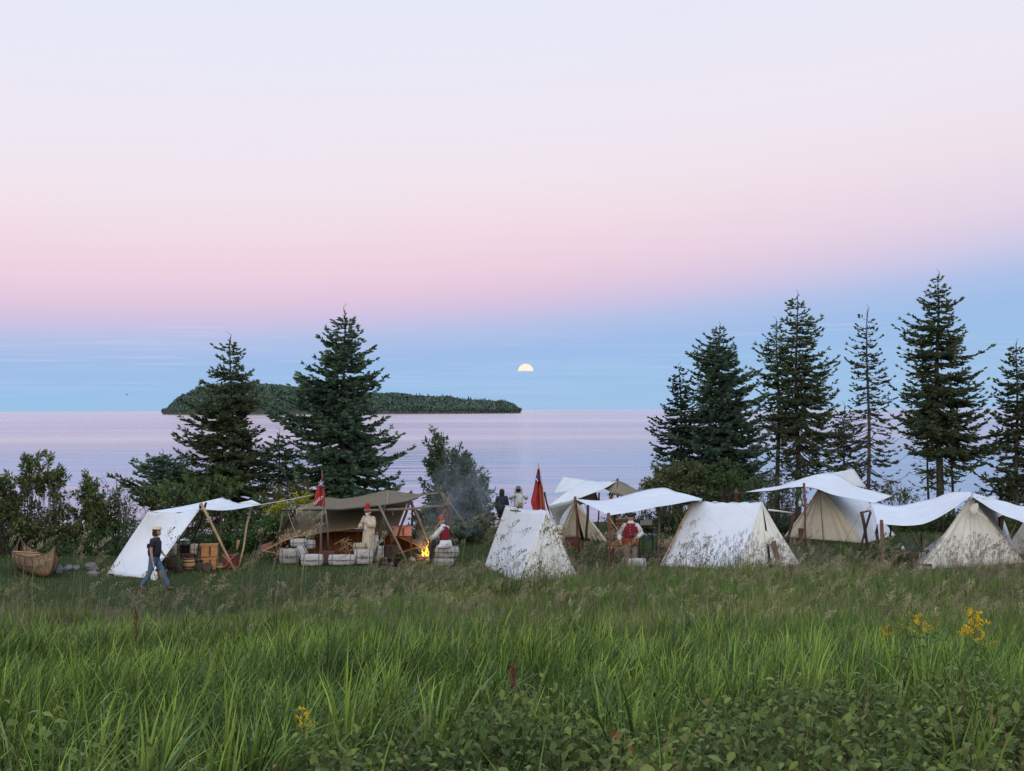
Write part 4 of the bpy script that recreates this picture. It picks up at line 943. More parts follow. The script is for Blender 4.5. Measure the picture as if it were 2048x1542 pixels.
part_tube('pole', Gf, [P(2110, 1060, 41.3), P(2112, 1150, 41)], 0.04, POLE_R)

# ------------------------------------------------------------------ canoes
def canoe(name, label, loc, Rm, L, beam, depth, hullm, group, ribs=16, stem=0.7, extra=None):
    root = empty(name, loc, label, 'canoe', group)
    NS, NT_ = 34, 12
    def sec(s, t):
        a = abs(s); w = beam / 2 * max(0.015, (1 - a ** 2.6)) * (0.35 + 0.65 * (1 - a ** 6)); zb = 0.55 * depth * a ** 9; zs = depth * (1 + stem * a ** 5)
        th = abs(t) * PI / 2; y = w * math.sin(th) ** 0.75 * (1 if t >= 0 else -1); z = zb + (zs - zb) * (1 - math.cos(th)) ** 0.85
        x = L / 2 * s * (1 + 0.05 * math.sin(PI * abs(t)) * a ** 8)
        return Rm @ Vector((x, y, z))
    V = [sec(-1 + 2 * i / NS, -1 + j / NT_) for i in range(NS + 1) for j in range(2 * NT_ + 1)]
    k = 2 * NT_ + 1
    Fq = [(i * k + j, i * k + j + 1, (i + 1) * k + j + 1, (i + 1) * k + j) for i in range(NS) for j in range(2 * NT_)]
    mb = MB(); mb.add(V, Fq); h = mb.build('hull', hullm, root, smooth=True)
    md = h.modifiers.new('thickness', 'SOLIDIFY'); md.thickness = 0.02; md.offset = 1
    for sd in (-1, 1):
        mb = MB(); mb.tube([sec(-1 + 2 * i / 40, sd) for i in range(41)], 0.028, 6); mb.build('gunwale', CRATE if hullm is not BARKC else DARKW, root, smooth=True)
    mb = MB()
    for i in range(ribs):
        s = -0.86 + 1.72 * i / (ribs - 1); mb.tube([sec(s, -1 + j / 7) * 0.995 + Rm @ Vector((0, 0, 0.012)) for j in range(15)], (0.028), 4)
    mb.build('ribs', CEDAR if hullm is BARKC else hullm, root)
    for s in (-0.55, -0.2, 0.2, 0.55):
        mb = MB(); mb.tube([sec(s, -1), sec(s, 1)], 0.028, 6); mb.build('thwart', CEDAR if hullm is BARKC else DARKW, root)
    mb = MB()                                   # pitched seams on the outside
    for i, s in enumerate((-0.82, -0.62, -0.4, -0.15, 0.1, 0.35, 0.58, 0.8)):
        c_ = sec(s, 0); mb.tube([sec(s + 0.012 * math.sin(j * 1.3), -1 + j / 7) + (sec(s, -1 + j / 7) - Rm @ Vector((L / 2 * s, 0, depth))) * 0.035 for j in range(15)], 0.018, 4)
    for sd in (-1, 1): mb.tube([sec(-0.9 + 1.8 * i / 30, sd * 0.62) + (sec(-0.9 + 1.8 * i / 30, sd * 0.62) - Rm @ Vector((L / 2 * (-0.9 + 1.8 * i / 30), 0, depth))) * 0.035 for i in range(31)], 0.014, 4)
    mb.build('pitch_seams', PITCHM, root)
    for sd in (-1, 1):
        mb = MB(); mb.tube([sec(sd * 1.0, t) + Rm @ Vector((sd * 0.01, 0, 0)) for t in (0, .3, .6, .85, 1)], 0.030, 6); mb.build('stem_board', DARKW, root)
    return root
bow = G(100, 1158); ste = G(34, 1136); cen = (bow + ste) / 2; dv = (bow - ste).normalized()
Rc = Matrix.Rotation(math.atan2(dv.y, dv.x), 3, 'Z') @ Matrix.Rotation(-0.12, 3, 'X')
canoe('birchbark_canoe', 'brown bark canoe beached upright on the grass at the far left', cen + Vector((0, 0, 0.02)), Rc, (bow - ste).length * 1.06, 1.05, 0.52, BARKC, 'bark canoes', stem=0.85)
cL = P(535, 1100, 43.9); cR = P(822, 1082, 44.9); cen = (cL + cR) / 2; dv = cR - cL; ang = math.atan2(dv.y, dv.x)
# lying on its side: up axis turned to the viewer
Rs = Matrix.Rotation(ang, 3, 'Z') @ Matrix.Rotation(rad(106), 3, 'X')
canoe('birchbark_canoe', 'long orange-red bark canoe lying on its side under the olive tarp', Vector((cen.x, cen.y + 0.40, 0.54)), Rs, Vector((dv.x, dv.y)).length * 1.10, 1.10, 0.56, BARKR, 'bark canoes', ribs=26, stem=0.45)

# ------------------------------------------------------------------ bales, kegs, crates
def bale(px, py, Y, size, rz, seed, label, mat=BALEM, rx=0.0, z=None, marks=True, group='roped fur-trade bales', ry=0.0):
    rg = random.Random(seed); p = P(px, py, Y); zc = (float(ground_z(p.x, Y)) + size[2] / 2) if z is None else z
    root = empty('bale', (p.x, Y, zc), label, 'bale', group)
    R = Matrix.Rotation(rz, 3, 'Z') @ Matrix.Rotation(rx, 3, 'X') @ Matrix.Rotation(ry, 3, 'Y')
    bm = bmesh.new(); bmesh.ops.create_cube(bm, size=1); bmesh.ops.subdivide_edges(bm, edges=bm.edges[:], cuts=5, use_grid_fill=True)
    for v in bm.verts:
        c = v.co * 2; q = Vector((c.x * math.sqrt(1 - c.y ** 2 / 2 * .35 - c.z ** 2 / 2 * .35), c.y * math.sqrt(1 - c.x ** 2 / 2 * .35 - c.z ** 2 / 2 * .35), c.z * math.sqrt(1 - c.x ** 2 / 2 * .3 - c.y ** 2 / 2 * .3)))
        pin = 1 - 0.05 * math.exp(-((abs(c.x) - 0.33) / 0.10) ** 2)
        q = Vector((q.x * size[0] / 2, q.y * size[1] / 2 * pin, q.z * size[2] / 2 * pin)) * (1 + rg.uniform(-.025, .025)); v.co = R @ q
    me = bpy.data.meshes.new('wrapping'); bm.to_mesh(me); bm.free()
    for f in me.polygons: f.use_smooth = True
    link_mesh('wrapping', me, mat, root)
    mb = MB(); a, b_, c_ = size[0] / 2, size[1] / 2 * .96, size[2] / 2 * .96
    for s in (-.33, .33):
        mb.tube([R @ Vector((s * 2 * a, y, z_)) for y, z_ in ((-b_, -c_), (-b_ * 1.02, 0), (-b_, c_), (0, c_ * 1.02), (b_, c_), (b_, -c_), (-b_, -c_))], 0.010, 4)
    mb.tube([R @ Vector((x, y, 0)) for x, y in ((-a * .98, -b_), (0, -b_ * 1.04), (a * .98, -b_), (a * .98, b_), (-a * .98, b_), (-a * .98, -b_))], 0.009, 4)
    mb.build('rope', M('dark_cord', (0.08, 0.065, 0.05), 0.9, 0.2, 20, 0), root)
    if marks:
        mb = MB()
        for k in range(5):
            x = -a * 0.35 + k * a * 0.17; z0 = -c_ * .25
            mb.tube([R @ Vector((x, -b_ * 1.05, z0)), R @ Vector((x + rg.uniform(-.03, .05), -b_ * 1.06, z0 + c_ * rg.uniform(.3, .6))), R @ Vector((x + rg.uniform(0, .07), -b_ * 1.05, z0 + c_ * .1))], 0.007, 4)
        mb.build('ink_mark', INK, root)
    return root
bale(580, 1108, 42.6, (0.70, 0.5, 0.50), 0.1, 1, 'large greyish bale at the left end of the bale row', BALEG)
bale(597, 1083, 43.2, (0.55, 0.4, 0.26), 0.2, 2, 'white bale lying on top of the greyish one', z=0.63, marks=False)
bale(606, 1097, 42.4, (0.30, 0.4, 0.58), 0.3, 3, 'white bale tipped against the left bales', ry=-0.45, z=0.34)
bale(621, 1090, 43.4, (0.34, 0.34, 0.30), 0.0, 4, 'small white bale with knotted ears at the canoe opening', z=0.55, marks=False)
bale(624, 1115, 42.0, (0.72, 0.42, 0.38), 0.05, 5, 'white bale with black mark beside the left flagpole')
bale(684, 1115, 42.2, (0.90, 0.42, 0.34), 0.0, 6, 'long low white bale right of the flagpole')
bale(727, 1108, 42.4, (0.62, 0.45, 0.48), 0.05, 7, 'taller white bale with sketched mark at the bearded man\'s feet')
bale(721, 1094, 43.1, (0.50, 0.35, 0.30), 0.1, 8, 'tan bale behind the tall marked bale', M('tan_bale_cloth', (0.34, 0.28, 0.20), 0.95, 0.2, 5, 0.8), z=0.48, marks=False)
bale(757, 1090, 42.9, (0.36, 0.4, 0.90), 0.1, 9, 'upright white sack behind the bearded man\'s robe', marks=False)
bale(894, 1103, 42.3, (0.80, 0.5, 0.36), 0.02, 10, 'upper grey-white bale the man in the red vest sits on', BALEG, z=0.40)
bale(888, 1122, 42.1, (0.66, 0.48, 0.24), 0.02, 11, 'lower grey-white bale under the seated man', BALEG, z=0.10, marks=False)
bale(1117, 1050, 43.5, (0.32, 0.32, 0.30), 0.3, 12, 'cream bale topmost of the stack by the front tent', M('cream_bale_cloth', (0.50, 0.44, 0.34), 0.95, 0.15, 5, 0.6), z=1.0, marks=False)
bale(1118, 1067, 43.5, (0.34, 0.34, 0.32), 0.2, 13, 'cream bale in the middle of the stack by the front tent', M('cream_bale_cloth', (0.5, 0.44, 0.34)), z=0.68, marks=False)
bale(1120, 1085, 43.5, (0.36, 0.36, 0.50), 0.1, 14, 'cream bale at the bottom of the stack by the front tent', M('cream_bale_cloth', (0.5, 0.44, 0.34)), marks=False)
bale(1274, 1130, 39.4, (0.56, 0.40, 0.50), 0.05, 15, 'speckled white bale at the knees of the man in the tricorn')
bale(352, 1112, 41.4, (0.20, 0.3, 0.36), 0.1, 16, 'cream upright bundle left of the kettle under the lean-to', M('cream_bale_cloth', (0.5, 0.44, 0.34)), z=0.60, marks=False)
bale(388, 1109, 41.3, (0.22, 0.3, 0.36), -0.1, 17, 'cream upright bundle right of the kettle under the lean-to', M('cream_bale_cloth', (0.5, 0.44, 0.34)), z=0.62, marks=False)

def keg(px, py, Y, r, h, label, rx=0.0, rz=0.0, z=None, mat=None, band=True):
    p = P(px, py, Y); root = empty('keg', (p.x, Y, (r if rx else h / 2) + 0.01 if z is None else z), label, 'keg', 'wooden kegs and tubs')
    R = Matrix.Rotation(rz, 3, 'Z') @ Matrix.Rotation(rx, 3, 'X'); ax = R @ Vector((0, 0, 1))
    mb = MB(); mb.lathe((0, 0, 0), [(r * .8, -h / 2 + .02), (r * .82, -h / 2), (r * .95, -h / 4), (r, 0), (r * .95, h / 4), (r * .82, h / 2), (r * .8, h / 2 - .02)], 18, axis=ax); mb.build('staves', mat or CRATE, root, smooth=True)
    for t_, rr in ((-.42, .86), (-.2, .97), (.2, .97), (.42, .86)):
        mb = MB(); mb.lathe((0, 0, 0), [(r * rr + .004, h * t_ - .018), (r * rr + .012, h * t_), (r * rr + .004, h * t_ + .018)], 18, axis=ax); mb.build('hoop', DARKW, root)
    return root
GOLD = M('golden_keg_wood', (0.42, 0.25, 0.10), 0.65, 0.2, 5, 0.3)
keg(378, 1137, 40.9, 0.19, 0.38, 'golden hooped keg at the front of the lean-to stores', mat=GOLD)
keg(400, 1142, 40.6, 0.13, 0.24, 'small brown keg lying beside the golden keg', rx=PI / 2, rz=0.3, mat=DARKW)
keg(415, 1145, 40.3, 0.15, 0.22, 'round-ended grey-brown tub tilted against the crates', rx=1.35, rz=0.15, mat=POLE_G)
keg(338, 1133, 40.7, 0.26, 0.5, 'dark barrel in the shade at the lean-to canvas edge', mat=DARKW)
keg(791, 1093, 42.8, 0.14, 0.10, 'round wooden lid standing by the kettle stand', rx=PI / 2, mat=GOLD, z=0.42)

keg(357, 1141, 40.4, 0.11, 0.20, 'small dark tub left of the golden keg', mat=DARKW)
keg(397, 1124, 41.2, 0.10, 0.22, 'slim grey keg between the golden keg and the crates', mat=POLE_G, z=0.32)
keg(440, 1140, 40.9, 0.12, 0.24, 'little brown tub beside the wine-red stool', mat=GOLD)
def crate(px, py, Y, size, rz, z, label, mat=CRATE, group='wooden crates'):
    p = P(px, py, Y); root = empty('crate', (p.x, Y, z), label, 'crate', group, rz)
    mb = MB(); mb.box((0, 0, 0), size, None, 0.008); mb.build('box', mat, root)
    for zz in (-.5, .5):
        mb = MB(); mb.box((0, -size[1] / 2 - .008, zz * (size[2] - .05)), (size[0] + .012, .02, .04)); mb.build('batten', mat, root)
    for xx in (-.5, 0.1):
        mb = MB(); mb.box((xx * (size[0] - .06), -size[1] / 2 - .012, 0), (.045, .024, size[2] * .86)); mb.build('batten', DARKW, root)
    mb = MB(); mb.box((0, 0, size[2] / 2 + .012), (size[0] + .03, size[1] + .03, .02), None, .004); mb.build('lid', mat, root)
    return root
crate(418, 1111, 41.4, (0.54, 0.4, 0.36), 0.12, 0.575, 'upper orange wooden crate under the lean-to')
crate(420, 1136, 41.2, (0.46, 0.4, 0.34), 0.05, 0.18, 'lower orange wooden crate under the lean-to')
crate(376, 1125, 41.2, (0.40, 0.35, 0.14), 0.05, 0.42, 'flat reddish box on the golden keg', POLE_R)
crate(1140, 1083, 47.0, (0.72, 0.45, 0.42), 0.05, 0.21, 'red-brown chest before the cream-fronted back tent', POLE_R)
crate(655, 1108, 43.0, (0.5, 0.3, 0.34), 0.0, 0.17, 'orange-brown box behind the flagpole at the canoe opening', POLE_R)
crate(803, 1072, 44.0, (0.66, 0.4, 0.30), 0.1, 0.92, 'pinkish chest raised on a stand beside the campfire frame', M('pink_paint', (0.30, 0.15, 0.13), 0.7, 0.15, 4, 0.2))
crate(1340, 1093, 44, (0.5, 0.35, 0.22), 0.1, 0.45, 'pale box of kindling beside the weathered pole under the fly', CEDAR)
crate(1340, 1108, 44, (0.8, 0.45, 0.33), 0.0, 0.165, 'low dark chest under the pale kindling box', DARKW)
crate(772, 1105, 43.1, (0.5, 0.4, 0.5), 0.0, 0.26, 'stack of dark planks behind the cooking pots', DARKW)

# stand under the pink chest
def stand(px, Y, size, h, label, mat=DARKW, name='work_stand', z0=0):
    p = P(px, 1100, Y); root = empty(name, (p.x, Y, z0), label, 'table', 'camp tables and stands')
    mb = MB(); mb.box((0, 0, h), (size[0], size[1], .035), None, .006); mb.build('table_top', mat, root)
    for sx in (-1, 1):
        for sy in (-1, 1):
            mb = MB(); mb.tube([(sx * size[0] * .42, sy * size[1] * .4, h), (sx * size[0] * .46, sy * size[1] * .44, -.02)], 0.022, 6); mb.build('leg', mat, root)
    return root
stand(803, 44.0, (0.75, 0.5), 0.74, 'dark stand carrying the pinkish chest')
stand(1806, 41.2, (0.62, 0.42), 0.46, 'small red-legged table with dishes under the right-hand fly', POLE_R, 'camp_table')
stand(1836, 42.0, (0.75, 0.35), 0.40, 'dark bench beside the iron crane under the right-hand fly', IRON, 'camp_bench')
stand(1842, 40.6, (0.6, 0.35), 0.14, 'low dark trestle in the grass left of the right-hand tent', DARKW, 'camp_bench')

def pot(px, py, Y, r, h, z, label, mat=IRON, handle=True, name='cooking_pot', lid=None):
    p = P(px, py, Y); root = empty(name, (p.x, Y, z), label, 'pot', 'pots and kettles')
    mb = MB(); mb.lathe((0, 0, 0), [(r * .6, 0), (r * .9, h * .1), (r, h * .5), (r * .92, h * .95), (r, h), (r * .9, h - .01), (r * .88, h * .6)], 18); mb.build('vessel', mat, root, smooth=True)
    if handle:
        mb = MB(); mb.tube([(r * math.cos(a), 0, h + r * .75 * math.sin(a)) for a in [PI * i / 10 for i in range(11)]], 0.008, 5); mb.build('handle', mat, root)
    if lid:
        mb = MB(); mb.lathe((0, 0, h), [(r * 1.02, 0.0), (r * .9, .03), (r * .3, .05), (.02, .06), (.02, .09), (.001, .095)], 18); mb.build('lid', lid, root, smooth=True)
    return root
pot(770, 1120, 41.9, 0.20, 0.24, 0.02, 'squat black pot beside the bearded man, left of the pair')
pot(790, 1124, 41.6, 0.20, 0.26, 0.02, 'black pot with bright rim, right of the pair')
pot(763, 1085, 42.2, 0.11, 0.34, 0.62, 'dark tall kettle hanging near the bearded man', name='kettle')
pot(370, 1098, 41.3, 0.17, 0.16, 0.74, 'tinned kettle with lid on the stores under the lean-to', TIN, False, 'kettle', TIN)
pot(369, 1112, 41.3, 0.16, 0.30, 0.45, 'dark iron pot between the cream bundles', IRON, False)
pot(1806, 1104, 41.2, 0.06, 0.09, 0.48, 'small pewter jug on the red-legged table', TIN, True, 'jug', TIN)
for i, (dx, w_) in enumerate(((-0.17, 0.09), (0.18, 0.07))):
    p = P(1806, 1104, 41.2); mb = MB(); mb.lathe((0, 0, 0), [(w_ * .5, 0), (w_, .015), (w_ * .95, .02), (w_ * .4, .008)], 14)
    o = mb.build('plate', TIN, None, smooth=True); o.location = (p.x + dx, 41.15, 0.481); tag(o, ['pale plate on the left of the red-legged table', 'pale plate on the right of the red-legged table'][i], 'plate', 'plates on the camp table')

# folding stool with wine-red cloth at the lean-to
p = G(455, 1142); st = empty('folding_stool', (p.x, p.y + .4, 0), 'wine-red folding stool at the right pole of the lean-to', 'stool')
mb = MB(); mb.rings([[Vector((x, y, z)) for x, y in ((-.22, -.16), (.22, -.16), (.22, .16), (-.22, .16))] for z in (0.08, 0.30, 0.46)]); mb.build('seat_cloth', REDW, st)
for sx in (-1, 1):
    for sy in (-1, 1): mb = MB(); mb.tube([(sx * .24, sy * .2, -.01), (-sx * .2, sy * .2, .5)], .015, 5); mb.build('leg', POLE_T, st)

# cream director's chair under the middle fly
p = P(1296, 1095, 44.4); ch = empty('folding_chair', (p.x, 44.4, 0), 'cream-backed folding chair with blue side strap under the middle fly', 'chair', None, 0.2)
BLUE = M('blue_strap', (0.06, 0.13, 0.26), 0.7, 0.2, 8, 0.2); CRC = M('chair_cream_cloth', (0.62, 0.60, 0.52), 0.9, 0.1, 8, 0.3)
mb = MB(); mb.box((0, .2, 1.12), (0.46, .015, .17), None, .004); mb.build('backrest', CRC, ch)
mb = MB(); mb.box((0, 0, .74), (0.46, .42, .02), None, .004); mb.build('seat', CRC, ch)
for sx in (-1, 1):
    mb = MB(); mb.tube([(sx * .235, .2, -.01), (sx * .235, .2, 1.22)], .016, 6); mb.build('back_post', POLE_D, ch)
    mb = MB(); mb.tube([(sx * .235, -.2, -.01), (sx * .235, -.2, .95)], .016, 6); mb.build('leg', POLE_D, ch)
    mb = MB(); mb.box((sx * .245, 0, .96), (.05, .46, .02), None, .004); mb.build('armrest', POLE_T, ch)
mb = MB(); mb.tube([(.22, -.22, .9), (0, -.24, .72), (-.22, -.24, .5)], .03, 6); mb.build('strap', BLUE, ch)
mb = MB(); mb.tube([(-.22, -.22, .9), (.22, -.24, .5)], .02, 6); mb.build('cross_brace', POLE_D, ch)
# stacked cut timber behind, left of the tricorn man
for i in range(9):
    p = P(1241 + (i % 3) * 3, 1078, 45.8 + 0.05 * i); mb = MB()
    zz = 0.12 + 0.13 * (i // 1) * 0.95; mb.tube([(-.36 - .04 * (i % 2), 0, 0), (0, .02, .01), (.36 + .05 * ((i + 1) % 3), 0, 0)], [.06, .065, .058], 8)
    o = mb.build('split_log', [POLE_T, CEDAR, POLE_T][i % 3], None, smooth=True); o.location = (p.x, 45.8, zz)
    tag(o, ['bottom', 'second lowest', 'third lowest', 'fourth lowest', 'middle', 'fourth from top', 'third from top', 'second from top', 'topmost'][i] + ' split log of the stack left of the man in the tricorn', 'log', 'split logs stacked behind the man in the tricorn')
# paddles leaning by the middle tent
for i, (a, b) in enumerate((((1352, 1020, 44.5), (1368, 1048, 44.2)), ((1344, 1022, 44.6), (1362, 1062, 44.2)))):
    pa, pb = P(*a), P(*b); mb = MB(); mb.tube([Vector((0, 0, 0)), pb - pa], [.018, .02], 6); d = (pb - pa).normalized()
    mb.tube([pb - pa, pb - pa + d * .15, pb - pa + d * .5], [(.02, .02), (.02, .07), (.012, .05)], 8)
    o = mb.build('paddle', CEDAR, None, smooth=True); o.location = pa; tag(o, ['upper cedar paddle hung under the middle fly', 'lower cedar paddle hung under the middle fly'][i], 'paddle', 'paddles under the middle fly')

# hanging lantern by the back-right fly
p = P(1600, 1006, 48.0); la = empty('lantern', p, 'pale tin lantern hanging from the cross rope left of the large cream tent', 'lantern')
mb = MB(); mb.lathe((0, 0, 0), [(.06, -.13), (.07, -.12), (.07, -.10), (.06, -.09)], 12); mb.lathe((0, 0, 0), [(.06, .08), (.072, .09), (.03, .14), (.012, .17), (.01, .2)], 12); mb.build('frame', TIN, la)
mb = MB(); mb.lathe((0, 0, 0), [(.052, -.09), (.055, 0), (.052, .08)], 12); mb.build('glass', M('milky_glass', (0.55, 0.62, 0.52), 0.3, 0.1, 5, 0), la, smooth=True)
mb = MB(); mb.tube([(0, 0, .2), (0, 0.02, .32), (0.02, 0.02, .52)], .006, 4); mb.build('hook', IRON, la)
# iron crane
p = G(1843, 1120); o0 = p; mb = MB(); mb.tube([(0, 0, -.1), (0, 0, .85)], .018, 6); mb.tube([(0, 0, .72), (-.12, 0, .75), (-.2, 0, .70)], .012, 5)
o = mb.build('fire_crane', IRON, None); o.location = p; tag(o, 'black iron fire crane standing left of the right-hand tent', 'fire crane')
# dark shore lookout bench at the lake edge
stand(985, 53.5, (1.0, 0.35), 0.5, 'dark log bench at the shore beside the woman in navy', DARKW, 'log_bench')

# rocks
def rock(px, py, s, seed, label, Y=None):
    p = G(px, py) if Y is None else P(px, py, Y); mb = MB(); mb.ell((0, 0, 0), s, 7, 5, Matrix.Rotation(seed, 3, 'Z'), 0.24, seed)
    o = mb.build('rock', STONE, None, smooth=False); o.location = (p.x, p.y, s[2] * 0.55); tag(o, label, 'rock', 'rocks beside the beached canoe'); return o
rock(118, 1146, (.16, .14, .17), 1, 'brownish rock just right of the canoe bow'); rock(136, 1142, (.20, .16, .12), 2, 'low rock second from the canoe bow')
rock(152, 1140, (.15, .13, .09), 5, 'small flat rock third from the canoe bow')
rock(183, 1140, (.26, .18, .15), 3, 'largest flat-topped rock near the lean-to foot'); rock(186, 1152, (.20, .16, .11), 4, 'pale bluish rock in front of the largest one')

# ------------------------------------------------------------------ flagpoles
def lettering(txt, size, parent, loc, R):
    cu = bpy.data.curves.new('lettering', 'FONT'); cu.body = txt; cu.size = size; cu.extrude = 0.002; cu.align_x = 'CENTER'
    ob = bpy.data.objects.new('tmp', cu); COL.objects.link(ob); dg = bpy.context.evaluated_depsgraph_get()
    me = bpy.data.meshes.new_from_object(ob.evaluated_get(dg)); bpy.data.objects.remove(ob)
    me.transform(Matrix.Translation(loc) @ R.to_4x4()); return link_mesh('lettering', me, M('white_ink', (0.65, 0.62, 0.6), 0.9, 0.05, 5, 0), parent)
REDF = M('red_bunting', (0.33, 0.030, 0.028), 0.85, 0.15, 5, 0.3, trans=0.15); NAVY = M('navy_bunting', (0.02, 0.035, 0.10), 0.85, 0.15, 5, 0.2); WHB = M('white_bunting', (0.6, 0.6, 0.62), 0.85, 0.1, 5, 0.2)
fb = G(642, 1124); fp = empty('flagpole', fb, 'thin twin flagpole with hanging red ensign before the olive tarp', 'flagpole', 'flagpoles')
Yf = fb.y
part_tube('pole', fp, [fb, P(642, 1060, Yf), P(647, 1000, Yf), P(644, 940, Yf)], [0.045, 0.038, 0.028, 0.014], POLE_G)
part_tube('pole', fp, [G(658, 1120), P(655, 1050, Yf), P(648, 1000, Yf)], [0.035, 0.028, 0.02], POLE_G)
def hflag(root, pts_left, pts_right, Y, seed, nm='flag'):
    g = [[P(a, y, Y + 0.05), P((a * 2 + b) / 3, y, Y - 0.08), P((a + 2 * b) / 3, y, Y + 0.06), P(b, y, Y)] for (y, a), (_, b) in zip(pts_left, pts_right)]
    return part_sheet(nm, root, g, REDF, nu=14, nv=14, wr=0.010, seed=seed, thick=0.004)
fl = hflag(fp, [(955, 644), (970, 636), (985, 631), (1000, 629), (1012, 630)], [(955, 646), (970, 648), (985, 650), (1000, 650), (1008, 650)], Yf - 0.04, 1)
part_sheet('canton', fp, [[P(639, 962, Yf - 0.16), P(648, 962, Yf - 0.12)], [P(636, 972, Yf - 0.18), P(648.5, 973, Yf - 0.14)]], NAVY, nu=4, nv=4, wr=0.003, seed=2)
for a, b in (((637, 964), (648, 973)), ((636, 972), (647, 964)), ((642, 961), (642, 974))):
    part_tube('canton_cross', fp, [P(*a, Yf - .19), P(*b, Yf - .17)], 0.010, WHB)
Rt = Matrix.Rotation(-0.75, 3, 'Y') @ Matrix.Rotation(PI / 2, 3, 'X')
lettering('NWCo', 0.125, fp, P(638.5, 1002, Yf - 0.2) - fb, Rt)
fb = P(1080, 1110, 45.5); fb.z = 0; fp2 = empty('flagpole', fb, 'leaning flagpole with plain red flag behind the front wedge tent', 'flagpole', 'flagpoles')
part_tube('pole', fp2, [fb + Vector((.12, 0, 0)), P(1082, 1000, 45.5), P(1076, 925, 45.5)], [0.04, 0.032, 0.012], POLE_T)
part_tube('pole', fp2, [P(1112, 1080, 45.5), P(1092, 1000, 45.6), P(1089, 984, 45.6)], [0.03, 0.03, 0.035], POLE_D)
part_tube('pole', fp2, [P(1105, 1075, 45.3), P(1096, 1020, 45.4)], 0.025, POLE_D)
g = [[P(a, y, 45.4), P(a + (b - a) * .3, y, 45.25), P(a + (b - a) * .65, y, 45.5), P(b, y, 45.35)] for y, a, b in ((938, 1075, 1079), (960, 1071, 1081), (985, 1066, 1087), (1003, 1062, 1089), (1022, 1067, 1091))]
part_sheet('flag', fp2, g, REDF, nu=14, nv=16, wr=0.02, seed=5, thick=0.004)
part_sheet('canton', fp2, [[P(1073.5, 948, 45.2), P(1078.5, 948, 45.2)], [P(1071, 962, 45.18), P(1079, 962, 45.2)]], NAVY, nu=3, nv=3, wr=0.002, seed=6)
part_tube('canton_cross', fp2, [P(1072, 957, 45.15), P(1076, 963, 45.15)], 0.018, WHB)
part_tube('halyard', fp2, [P(1077, 927, 45.4), P(1086, 975, 45.3), P(1088, 1020, 45.3)], [0.012, 0.012, 0.012], ROPE)

# ------------------------------------------------------------------ campfire with its frame
fx = G(850, 1122); Yfr = fx.y
fr = empty('fire_tripod', P(825, 1110, 43.4), 'pole cooking frame of two tripods and a crossbar behind the fire', 'cooking frame'); fr.location.z = 0
part_tube('crossbar', fr, [P(728, 1021, 43.0), P(815, 1018, 43.2), P(902, 1010, 43.4)], [0.04, 0.042, 0.03], POLE_G)
for nm, a, b, m_, r in (('leg', (758, 1010, 43.1), (814, 1124, 41.7), POLE_G, .034), ('leg', (770, 1010, 43.0), (750, 1120, 42.6), POLE_D, .03), ('leg', (764, 1014, 43.1), (770, 1100, 44.6), POLE_G, .03),
                        ('leg', (882, 984, 43.6), (905, 1040, 43.8), POLE_G, .03), ('leg', (902, 988, 43.4), (862, 1085, 43.8), POLE_G, .038), ('leg', (888, 1008, 43.4), (912, 1085, 44.5), POLE_G, .03), ('leg', (830, 1020, 43.5), (858, 1085, 43.2), POLE_G, .034)):
    part_tube(nm, fr, [P(*a), P(*b)], r, m_)
for q in ((764, 1020, 43.0), (889, 1012, 43.35)):
    mb = MB(); mb.lathe(P(*q) - fr.location, [(.03, -.05), (.06, -.03), (.06, .03), (.03, .05)], 8, axis=(1, 0, 0)); mb.build('lashing', DARKW, fr)
fire = empty('campfire', (fx.x, Yfr, 0), 'small burning campfire with bright yellow flame before the seated man', 'campfire')
rgf = random.Random(4)
LOG = M('charred_log', (0.06, 0.04, 0.035), 0.95, 0.5, 8, 0.8); 
for i in range(7):
    a = rgf.uniform(0, PI); L_ = rgf.uniform(.25, .5); c = Vector((rgf.uniform(-.3, .2), rgf.uniform(-.1, .1), rgf.uniform(.05, .16)))
    d = Vector((math.cos(a), math.sin(a) * .5, rgf.uniform(-.1, .35))).normalized() * L_
    mb = MB(); mb.tube([c - d * .8, c, c + d], [.05, .055, .04], 8); mb.build('log', LOG, fire, smooth=True)
for i in range(5):
    a = 2 * PI * i / 5; mb = MB(); mb.ell((.5 * math.cos(a), .34 * math.sin(a), .04), (.12, .1, .09), 8, 6, None, .15, i); mb.build('hearth_stone', STONE, fire)
FLM, t = new_mat('flame_glow')
tc = t.new('ShaderNodeTexCoord'); sp = t.new('ShaderNodeSeparateXYZ'); t.l.new(tc.outputs['Object'], sp.inputs[0])
em = t.new('ShaderNodeEmission'); t.put(em.inputs[0], t.ramp(t.math('MULTIPLY', sp.outputs[2], 1.7, clamp=True), [(0.2, (1.0, 0.62, 0.10, 1)), (0.5, (1.0, 0.50, 0.05, 1)), (0.95, (1.0, 0.25, 0.02, 1))])); em.inputs[1].default_value = 2.2
finish(FLM, t, em.outputs[0])
for j, (x0, hh, rr, ln) in enumerate(((0.02, .48, .075, .09), (-.06, .30, .055, -.03), (.10, .26, .04, .05))):
    mb = MB(); mb.rings([[Vector((x0 + ln * (i / 9) ** 1.5 + .02 * math.sin(i * 1.7) + rr * math.sin(PI * (i + .6) / 10.2) ** 1.0 * (1 - i / 11) * math.cos(2 * PI * k / 10), rr * math.sin(PI * (i + .6) / 10.2) * (1 - i / 11) * math.sin(2 * PI * k / 10), .12 + hh * i / 9)) for k in range(10)] for i in range(10)])
    mb.build('flame', FLM, fire, smooth=True)
mb = MB()
for i in range(8): mb.ell((rgf.uniform(-.12, .14), rgf.uniform(-.1, .02), rgf.uniform(.02, .07)), (.03, .03, .02), 6, 4)
